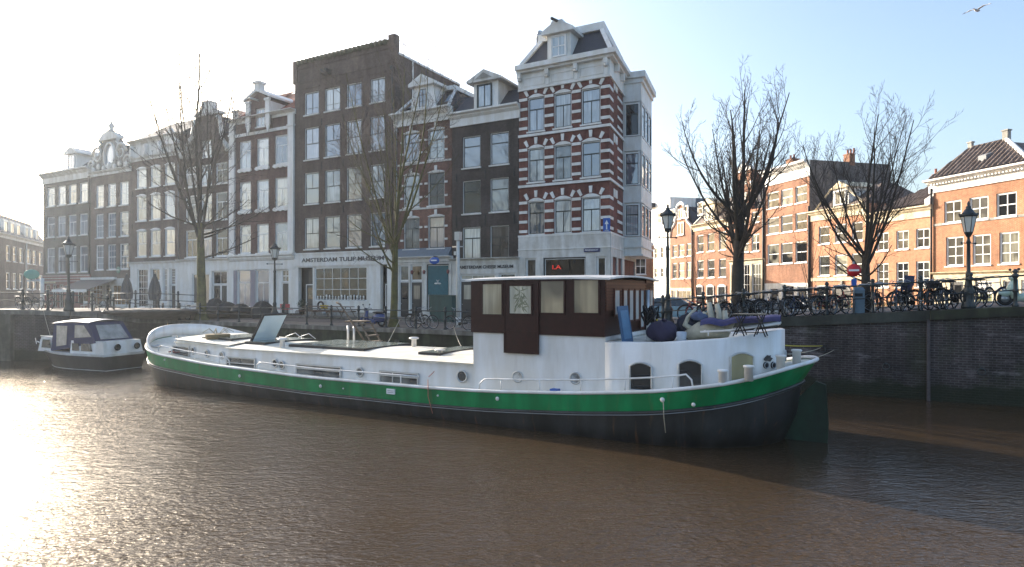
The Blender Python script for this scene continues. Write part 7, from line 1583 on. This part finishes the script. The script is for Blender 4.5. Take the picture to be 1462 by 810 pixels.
# ---------------------------------------------------------------- cars
def car(label, paint, x, y, z, rz, glassm='carglass', hatch=False):
    root = thing('parked_car', label, 'car', (x,y,z), rz, 'parked cars')
    Lc, Wc = 4.1, .86
    lower = [(-2.0,.35),(-2.05,.55),(-2.0,.78),(-1.7,.88),(-.95,.93),(1.0,.93),(1.55,.86),(1.98,.70),(2.05,.5),(2.0,.3)]
    m = MB(); pts = lower+[(1.65,.28),(1.6,.42),(1.45,.58),(1.28,.62),(1.1,.58),(.97,.42),(.93,.24),(-.93,.24),(-.97,.42),(-1.1,.58),(-1.28,.62),(-1.45,.58),(-1.6,.42),(-1.65,.28)]
    ins = lambda z: .0 if z < .75 else (z-.75)*.25
    n = len(pts); vs = [(p[0],-Wc+ins(p[1]),p[1]) for p in pts]+[(p[0],Wc-ins(p[1]),p[1]) for p in pts]
    m.add(vs, [tuple(range(n)), tuple(range(2*n-1,n-1,-1))]+[(i,i+n,(i+1)%n+n,(i+1)%n) for i in range(n)]); m.build('body', paint, root, fix=True)
    m = MB(); m.hexa([(-1.75,-.76,.90),(1.05,-.76,.92),(1.05,.76,.92),(-1.75,.76,.90)],[(-1.3,-.58,1.40),(.25,-.58,1.42),(.25,.58,1.42),(-1.3,.58,1.40)]); gh = m.build('window_band', M['carglass'], root)
    m = MB(); m.smooth = False; m.hexa([(-1.34,-.60,1.39),(.27,-.60,1.41),(.27,.60,1.41),(-1.34,.60,1.39)],[(-1.2,-.5,1.47),(.1,-.5,1.49),(.1,.5,1.49),(-1.2,.5,1.47)])
    for sx in (-1,1):
        m.tube([(1.07,sx*.77,.92),(.26,sx*.59,1.42)], .035, 5); m.tube([(-1.77,sx*.77,.9),(-1.31,sx*.59,1.41)], .045, 5); m.tube([(-.35,sx*.775,.9),(-.35,sx*.59,1.42)], .035, 5)
    m.build('roof', paint, root)
    for xx in (-1.28,1.28):
        for sy in (-1,1):
            m = MB(); m.lathe([(.20,-.10),(.30,-.10),(.32,-.06),(.32,.08),(.30,.10),(.2,.10)], n=20); m.xform(Matrix.Translation((xx,sy*.76,.32)) @ Matrix.Rotation(R(90),4,'X')); wh_ = m.build('wheel', M['rubber'], root); m = MB(); m.lathe([(.19,-.105),(.19,.105),(.05,.108)], n=16); m.xform(Matrix.Translation((xx,sy*.76,.32)) @ Matrix.Rotation(R(90),4,'X')); m.build('rim', M['steel'], wh_)
    for sy in (-1,1):
        m = MB(); m.ball((1.9,sy*.62,.66),.12,.16,.08,10,6); m.build('headlight', M['lampglass'], root); m = MB(); m.ball((-1.98,sy*.66,.72),.06,.12,.1,10,6); m.build('tail_light', M['redpaint'], root)
        m = MB(); m.ball((.75,sy*.92,.98),.07,.09,.06,8,6); m.build('mirror', paint, root)
    return root
M['carglass'] = pm('car_glass', (.02,.03,.035), .08, ior=1.8); M['carblue'] = pm('car_pale_blue', (.22,.36,.42), .25, coat=.6, var=.03); M['carwhite'] = pm('car_white', (.65,.65,.64), .25, coat=.6, var=.03); M['carsilver'] = pm('car_silver', (.40,.41,.42), .3, metal=.5, coat=.5, var=.03)
def onroad(px, s): 
    t = qt(px)
    for _ in range(8): q = qp(t, s); t += (kx(px)*q.y-q.x)/(QU.x-kx(px)*QU.y)
    q = qp(t, s); return (q.x, q.y, gz(t, s)+.01)
p = onroad(968,14); car('pale blue car parked behind the lamp beside the wheelhouse', M['carblue'], p[0],p[1],p[2], BRZ)
p = onroad(1092,19); car('silver car behind the bicycles left of the tall orange house door', M['carsilver'], p[0],p[1],p[2]-.0, BRZ)
p = onroad(1138,19); car('white car parked in front of the tall orange house', M['carwhite'], p[0],p[1],p[2]-.1, BRZ)
# ---------------------------------------------------------------- signs and posts
sp = qp(qt(1219), .6); r_ = thing('no_entry_sign', 'round red no-entry sign with a white bar on a grey pole', 'traffic sign', (sp.x,sp.y,sp.z), R(-25))
m = MB(); m.tube([(0,.05,0),(0,.05,1.95)], .035, 8); m.build('pole', M['steel'], r_); m = MB(); m.lathe([(.235,-.008),(.235,.008)], n=28); m.xform(Matrix.Translation((0,0,1.62)) @ Matrix.Rotation(R(90),4,'X')); ds = m.build('sign_disc', pm('sign_red', (.55,.02,.03), .4, var=.04), r_)
m = MB(); m.box(-.17,.17,-.016,-.009,1.585,1.655); m.build('white_bar', M['signwhite'], ds); m = MB(); m.box(-.09,.09,.0,.02,1.05,1.3); m.build('blue_plate', M['signblue'], r_)
c_ = b_ = None
cl = ROW.loc(866); sn = thing('one_way_sign', 'blue rectangular one-way sign with a white arrow, fixed to the corner house', 'traffic sign', (cl[0]-.1,cl[1]-.7,0), BRZ+R(18))
zc = H+(HY-321.5)/F*cl[1]*.985
m = MB(); m.box(-.21,.21,-.015,.015,zc-.40,zc+.40); pl = m.build('sign_plate', M['signblue'], sn)
m = MB(); m.box(-.035,.035,-.024,-.016,zc-.27,zc+.05); m.prism([(-.12,zc+.04),(.12,zc+.04),(0,zc+.29)], -.024,-.016); m.build('white_arrow', M['signwhite'], pl); m = MB(); m.box(-.12,.12,-.02,-.016,zc-.36,zc-.31); m.tube([(0,.02,zc),(0,.6,zc)], .03, 6); m.build('bracket', M['steel'], sn)
# tall grey post with camera boxes
p = onroad(654,2.2); po = thing('signal_post', 'tall pale grey post with small boxes on top, left of the wheelhouse', 'post', p, BRZ)
m = MB(); m.tube([(0,0,0),(0,0,4.9)], [.12,.09], 10); m.lathe([(.16,0),(.16,.5),(.12,.55)], n=10); m.build('pole', M['white_old'], po)
m = MB(); m.box(-.14,.16,-.14,.14,4.7,5.15); m.build('box', M['steelframe'], po); m = MB(); m.box(-.2,-.05,-.12,.12,3.9,4.1); m.tube([(-.35,0,4.35),(.35,0,4.35)], .035, 6); m.build('bracket', M['steelframe'], po)
# green cabinet
p = onroad(634,6.4); gc = thing('electric_cabinet', 'dark green street cabinet in front of the red-brown house shop', 'cabinet', p, BRZ)
M['cabgreen'] = pm('cabinet_green', (.035,.085,.075), .6, var=.12, stain=.15)
m = MB(); m.box(-.85,.85,-.35,.35,.05,1.62); m.box(-.9,.9,-.4,.4,1.62,1.7); m.build('body', M['cabgreen'], gc); m = MB()
for x in (-.42,.42): m.box(x-.38,x+.38,-.365,-.352,.15,1.52)
m.build('door_panel', M['cabgreen'], gc); m = MB(); m.box(-.8,.8,-.3,.3,-.05,.05); m.build('plinth', M['stone'], gc)
# oval hanging sign and small round signs
def hang_sign(px, py, line, label, mat, w, h, txt=None, proj=1.0):
    L_ = line.loc(px); z = line.z(px, py); r = thing('hanging_sign', label, 'sign', (L_[0],L_[1],line.base), line.rz)
    m = MB(); m.tube([(0,0,z+h*.6),(0,-proj,z+h*.6)], .025, 6); m.build('bracket', M['black'], r)
    m = MB(); m.ball((0,-proj*.9,z), w/2,.06,h/2, 20, 10); pn = m.build('sign_panel', mat, r)
    if txt:
        m = MB(); m.box(-w*.28,w*.28,-proj*.9-.075,-proj*.9-.062,z-.03,z+.05); m.build('sign_stripe', M['signwhite'], pn)
    return r
hang_sign(630, 373, ROW, 'oval blue hanging sign over the dark green shop', M['signblue'], .85, .5, True, .9)
hang_sign(181, 386, ROW, 'round green hanging sign beside the awning house', pm('sign_green',(.10,.22,.16),.5), .7, .7, True, .9)
gs = (kx(54)*41, 41, 2.3); r_ = thing('pole_sign', 'pale green round sign and post beyond the left bridge', 'sign', gs, R(15))
m = MB(); m.tube([(.25,0,0),(.25,0,2.3)], .11, 10); m.build('post', M['white_old'], r_); m = MB(); m.ball((-.35,0,2.55), .45,.06,.32, 18, 8); m.build('sign_panel', pm('sign_teal',(.10,.30,.24),.5), r_); m = MB(); m.box(-.6,.3,-.03,.03,2.1,2.18); m.tube([(-.3,0,2.2),(.2,0,2.2)],.03,6); m.build('bracket', M['steel'], r_)
# litter bin / blue box right
p = onroad(1226,.9); r_ = thing('litter_bin', 'blue-grey steel litter bin under the no-entry sign', 'bin', p, BRZ); m = MB(); m.box(-.2,.2,-.18,.18,0,.85); m.hexa([(-.22,-.2,.85),(.22,-.2,.85),(.22,.2,.85),(-.22,.2,.85)],[(-.14,-.12,.97),(.14,-.12,.97),(.14,.12,.97),(-.14,.12,.97)]); m.build('body', pm('bin_blue',(.13,.20,.26),.45,metal=.3), r_); m = MB(); m.box(-.13,.13,-.19,-.181,.62,.74); m.build('slot', M['black'], r_)
# steel bike hoops
for i, (px, lb_) in enumerate(((1243,'steel bicycle hoop nearest the forked tree'),(1262,'steel bicycle hoop right of the forked tree'),(1205,'steel bicycle hoop left of the litter bin'))):
    p = onroad(px, 1.1); m = MB(); m.tube([(-.4,0,0),(-.4,0,.95),(-.36,0,1.05),(.36,0,1.05),(.4,0,.95),(.4,0,0)], .028, 8); o = m.build('bicycle_hoop', M['steel']); o.location = p; o.rotation_euler = (0,0,BRZ+R(10*i)); tag(o, lb_, 'bike stand', 'steel bicycle stands')
# front garden shrubs by the right houses
M['shrub'] = pm('shrub_leaf', (.09,.12,.03), .7, var=.5, scale=9, two=(.25,.22,.04))
def shrub(label, x, y, z, w, h, seed):
    r = thing('shrub', label, 'shrub', (x,y,z), 0, 'low shrubs before the sunlit houses'); rng = random.Random(seed); m = MB()
    for i in range(420):
        a = rng.uniform(0,6.28); q = rng.random()**.5; p = Vector((w*q*math.cos(a), .5*q*math.sin(a), h*(.1+.9*rng.random()*(1-.4*q*q)))); s_ = rng.uniform(.04,.09); d = Vector((rng.uniform(-1,1),rng.uniform(-1,1),rng.uniform(-1,1))).normalized(); e = d.orthogonal().normalized()*s_; g = d.cross(e).normalized()*s_*.6; m.quad(p-e,p-g,p+e,p+g)
    m.build('foliage', M['shrub'], r); m = MB()
    for i in range(7): a = i*.9; m.tube([(w*.3*math.cos(a),.15*math.sin(a),-.3),(w*.6*math.cos(a),.3*math.sin(a),h*.7)], .015, 4)
    m.build('stem', M['twig'], r)
for i,(px,s,w,h,lb_) in enumerate(((948,1,.9,1.1,'green shrub before the narrow bell gable house'),(1200,1,1.3,1.3,'yellow-green shrub before the arched doorway'),(1262,1,1.2,.9,'yellow-green shrub at the foot of the plain orange house, left'),(1296,1,1.3,1.0,'yellow-green shrub at the foot of the plain orange house, right'))):
    L_ = SIDE.loc(px); shrub(lb_, L_[0]-2.2, L_[1]-.6, 2.05, w, h, i+3)
# café parasols, terrace and museum bench
def onrow(px, s): # point s metres in front of the row
    t = ROW.t(px)
    for _ in range(8):
        q = Vector((ROW.a[0]+ROW.u[0]*t-.4848*s, ROW.a[1]+ROW.u[1]*t-.8746*s, 1.8)); t += (kx(px)*q.y-q.x)/(ROW.u[0]-kx(px)*ROW.u[1])
    return (q.x,q.y,1.90)
for px, lb_ in ((181,'closed dark parasol beside the awning, left of the two'),(221,'closed dark parasol in front of the white shop door, right of the two')):
    p = onrow(px, 3.0); r_ = thing('closed_parasol', lb_, 'parasol', p, 0, 'closed café parasols'); m = MB(); m.tube([(0,0,0),(0,0,3.45)], .035, 8); m.lathe([(.35,0),(.35,.06),(.08,.1)], n=12); m.build('pole', M['steel'], r_)
    m = MB(); n = 16; vs = []
    for q, z in ((.10,1.0),(.40,1.15),(.46,1.7),(.33,2.5),(.14,3.1),(.03,3.4)):
        for j in range(n): a = 2*math.pi*j/n; vs.append((q*(1+.18*(-1)**j)*math.cos(a), q*(1+.18*(-1)**j)*math.sin(a), z))
    m.add(vs, [(i*n+j,i*n+(j+1)%n,(i+1)*n+(j+1)%n,(i+1)*n+j) for i in range(5) for j in range(n)]); m.build('canopy', M['awning'], r_)
def chair(label, p, rz, mat, group='café chairs'):
    r = thing('cafe_chair', label, 'chair', p, rz, group); m = MB(); m.box(-.2,.2,-.2,.2,.43,.46); m.build('seat', mat, r); m = MB(); m.box(-.2,.2,.17,.20,.55,.86); m.build('backrest', mat, r)
    for sx in (-1,1):
        for sy in (-1,1): m = MB(); m.tube([(sx*.18,sy*.18,0),(sx*.18,sy*.18,.43 if sy < 0 else .86)], .014, 5); m.build('leg', M['steel'], r)
    return r
def table(label, p, mat):
    r = thing('cafe_table', label, 'table', p, 0, 'café tables'); m = MB(); m.lathe([(.34,.72),(.34,.75)], n=18); m.build('tabletop', mat, r); m = MB(); m.lathe([(.22,0),(.2,.03),(.03,.06),(.03,.72)], n=10); m.build('pedestal', M['steel'], r)
for i,(px,s) in enumerate(((120,2.6),(133,3.2),(146,2.4),(158,3.2),(168,2.6))):
    p = onrow(px,s)
    if i % 2: table(['','pale café table under the awning, left one','','pale café table under the awning, right one'][i], p, M['white'])
    else: chair(['pale café chair under the left end of the awning','','pale café chair between the two tables','','pale café chair at the right end of the awning'][i], p, R(30*i), M['white'])
M['redchair'] = pm('red_plastic', (.42,.04,.05), .5, var=.1)
for px, lb_ in ((368,'red garden chair beside the quay lamp post'),(397,'red garden chair left of the white house door'),(405,'red garden chair right next to the white house door'),(413,'red garden chair nearest the museum entrance')): chair(lb_, onrow(px, 2.0), R(px*3), M['redchair'], 'red garden chairs')
p = onrow(388, 2.3); 
bn = thing('street_bench', 'long wooden picnic bench on the pavement before the museum window', 'bench', onrow(468, 3.4), BRZ)
for nm, a in (('seat',(-2.2,2.2,-.9,-.6,.43,.48)),('seat',(-2.2,2.2,.6,.9,.43,.48)),('tabletop',(-2.2,2.2,-.36,.36,.74,.79))):
    m = MB(); m.box(*a); m.build(nm, pm('brown_bench_wood', (.13,.07,.045), .8, var=.3, scale=6) if nm == 'seat' and 'bw' not in M else M['bw'] if 'bw' in M else M['oldwood'], bn)
for x in (-1.9,-.65,.65,1.9):
    m = MB(); m.tube([(x,-.75,0),(x,-.2,.74)], .035, 4); m.tube([(x,.75,0),(x,.2,.74)], .035, 4); m.box(x-.03,x+.03,-.8,.8,.38,.43); m.build('leg', M['oldwood'], bn)
# plant pot by the museum entrance
p = onrow(431, .7); r_ = thing('potted_shrub', 'dark potted shrub beside the museum entrance', 'potted plant', p); m = MB(); m.lathe([(.18,0),(.24,.4),(.26,.42),(.2,.42)], n=14); m.build('pot', M['black'], r_)
m = MB(); rng = random.Random(4)
for i in range(350):
    d = Vector((rng.gauss(0,1),rng.gauss(0,1),rng.gauss(0,1))).normalized(); q = d*rng.uniform(.2,.42)+Vector((0,0,.85)); e = d.orthogonal().normalized()*.05; g = d.cross(e).normalized()*.03; m.quad(q-e,q-g,q+e,q+g)
m.build('foliage', pm('dark_leaf',(.03,.05,.02),.6,var=.4), r_)
# yellow life ring like wreath and reel
p = onrow(456, .5); m = MB(); m.tube([(.28*math.cos(2*math.pi*i/20),0,.75+.28*math.sin(2*math.pi*i/20)) for i in range(20)], .07, 8, closed=True); o = m.build('door_wreath', M['rubber']); o.location = p; o.rotation_euler = (R(-8),0,BRZ); tag(o, 'black ring-shaped wreath leaning on the museum plinth', 'wreath')
p = onrow(463, .55); r_ = thing('flower_bucket', 'yellow flowers in a bucket under the museum window', 'flowers', p); m = MB(); m.lathe([(.14,0),(.18,.35),(.14,.35)], n=12); m.build('bucket', M['steel'], r_); m = MB(); rng = random.Random(6)
for i in range(60): m.ball((rng.uniform(-.3,.3),rng.uniform(-.12,.12),.5+rng.uniform(0,.25)), .05, n=6, m=4)
m.build('flowers', M['yellow'], r_)
# seagull
u = (1395-CX)/F; yb_ = 34.0; gu = thing('seagull', 'white seagull gliding in the upper right sky', 'bird', (u*yb_, yb_, H+(HY-15)/F*yb_), R(25))
M['gull'] = pm('gull_white', (.6,.58,.56), .8, var=.05); M['gullgrey'] = pm('gull_grey', (.25,.26,.30), .8, var=.1)
m = MB(); m.tube([(-.24,0,.02),(-.12,0,0),(.05,0,0),(.18,0,.02),(.27,0,.03)], [.02,.06,.075,.05,.008], 10)
for sx in (-1,1):
    a_ = [(-.06,0,.03),(.09,0,.03),(.11,sx*.30,.14),(.02,sx*.60,.09),(-.02,sx*.62,.08),(-.05,sx*.32,.13)]
    m.add(a_+[(q[0],q[1],q[2]+.012) for q in a_], [(0,1,2,5),(5,2,3,4),(6,11,8,7),(11,10,9,8),(0,6,7,1),(1,7,8,2),(2,8,9,3),(3,9,10,4),(4,10,11,5),(5,11,6,0)])
m.build('body', M['gull'], gu, fix=True)
for sx in (-1,1): m = MB(); m.tube([(.0,sx*.58,.105),(-.06,sx*.74,.06)], [.03,.006], 5); m.build('wing_tip', M['gullgrey'], gu)
m = MB(); m.add([(-.22,-.02,.02),(-.22,.02,.02),(-.36,.07,.02),(-.36,-.07,.02),(-.22,0,.03)],[(0,1,2,3),(0,3,4),(1,4,2)]); m.build('tail', M['gull'], gu); m = MB(); m.tube([(.26,0,.03),(.32,0,.02)], [.012,.003], 5); m.build('beak', M['yellow'], gu)
# mooring rings on the bridge wall
for i, px in enumerate((1174, 1265, 1400)):
    q = qp(qt(px), -.05 if px < 1340 else -.17); m = MB(); z = 1.72 if i == 0 else 1.2; m.tube([(.11*math.cos(2*math.pi*j/14),0,.11*math.sin(2*math.pi*j/14)-.11) for j in range(14)], .018, 6, closed=True); m.box(-.03,.03,-.02,.06,-.03,.03)
    o = m.build('mooring_ring', M['iron']); o.location = (q.x,q.y,z); o.rotation_euler = (R(-8),0,BRZ); tag(o, ['iron mooring ring holding the yellow rope','iron mooring ring on the bridge wall left of the pale joint','iron mooring ring on the bridge wall right of the pale joint'][i], 'mooring ring')
# ---------------------------------------------------------------- sky, sun, air, camera
SAZ, SEL = -46.5, 17.5      # degrees: bearing from straight ahead (negative = left), elevation
world = bpy.data.worlds.new('World'); scene.world = world; world.use_nodes = True; nt = world.node_tree
bg = nt.nodes['Background']; sky = nt.nodes.new('ShaderNodeTexSky'); sky.sky_type = 'NISHITA'; sky.sun_disc = False
sky.sun_elevation = R(SEL); sky.sun_rotation = R(SAZ); sky.altitude = 0; sky.air_density = 1.0; sky.dust_density = 3.8; sky.ozone_density = 1.8
nt.links.new(sky.outputs[0], bg.inputs['Color']); bg.inputs['Strength'].default_value = .15
sl = bpy.data.lights.new('sun', 'SUN'); sl.energy = 4.2; sl.angle = R(.5); sl.color = (1, .92, .80); so = bpy.data.objects.new('sun', sl); col.objects.link(so)
d = Vector((math.sin(R(SAZ))*math.cos(R(SEL)), math.cos(R(SAZ))*math.cos(R(SEL)), math.sin(R(SEL))))
so.rotation_euler = d.to_track_quat('Z', 'Y').to_euler(); so.location = (-60, 60, 60)
hz = MB(); hz.box(-1500, 1500, -400, 1500, -2.6, 40); hm = bpy.data.materials.new('veil_haze_air'); hm.use_nodes = True; hn = hm.node_tree; hn.nodes.remove(hn.nodes['Principled BSDF'])  # added thin air volume imitating veiling glare of the lens
pv = hn.nodes.new('ShaderNodeVolumePrincipled'); pv.inputs['Color'].default_value = (.86,.92,1,1); pv.inputs['Density'].default_value = .00040; pv.inputs['Anisotropy'].default_value = .62
hn.links.new(pv.outputs[0], hn.nodes['Material Output'].inputs['Volume']); ho = hz.build('lens_veil_haze', hm); tag(ho, kind='stuff')
cam = bpy.data.cameras.new('camera'); co = bpy.data.objects.new('camera', cam); col.objects.link(co); co.location = (0,0,H); co.rotation_euler = (R(90),0,0)
cam.sensor_width = 36; cam.lens = 36*F/1462; cam.shift_y = 10/1462; cam.clip_end = 3000; cam.clip_start = .1; scene.camera = co
vs_ = scene.view_settings; vs_.view_transform = 'Standard'; vs_.look = 'None'; vs_.exposure = 1.36; vs_.gamma = 1; vs_.use_curve_mapping = False
scene.render.engine = 'CYCLES'; scene.cycles.max_bounces = 6; scene.cycles.diffuse_bounces = 3; scene.cycles.glossy_bounces = 3
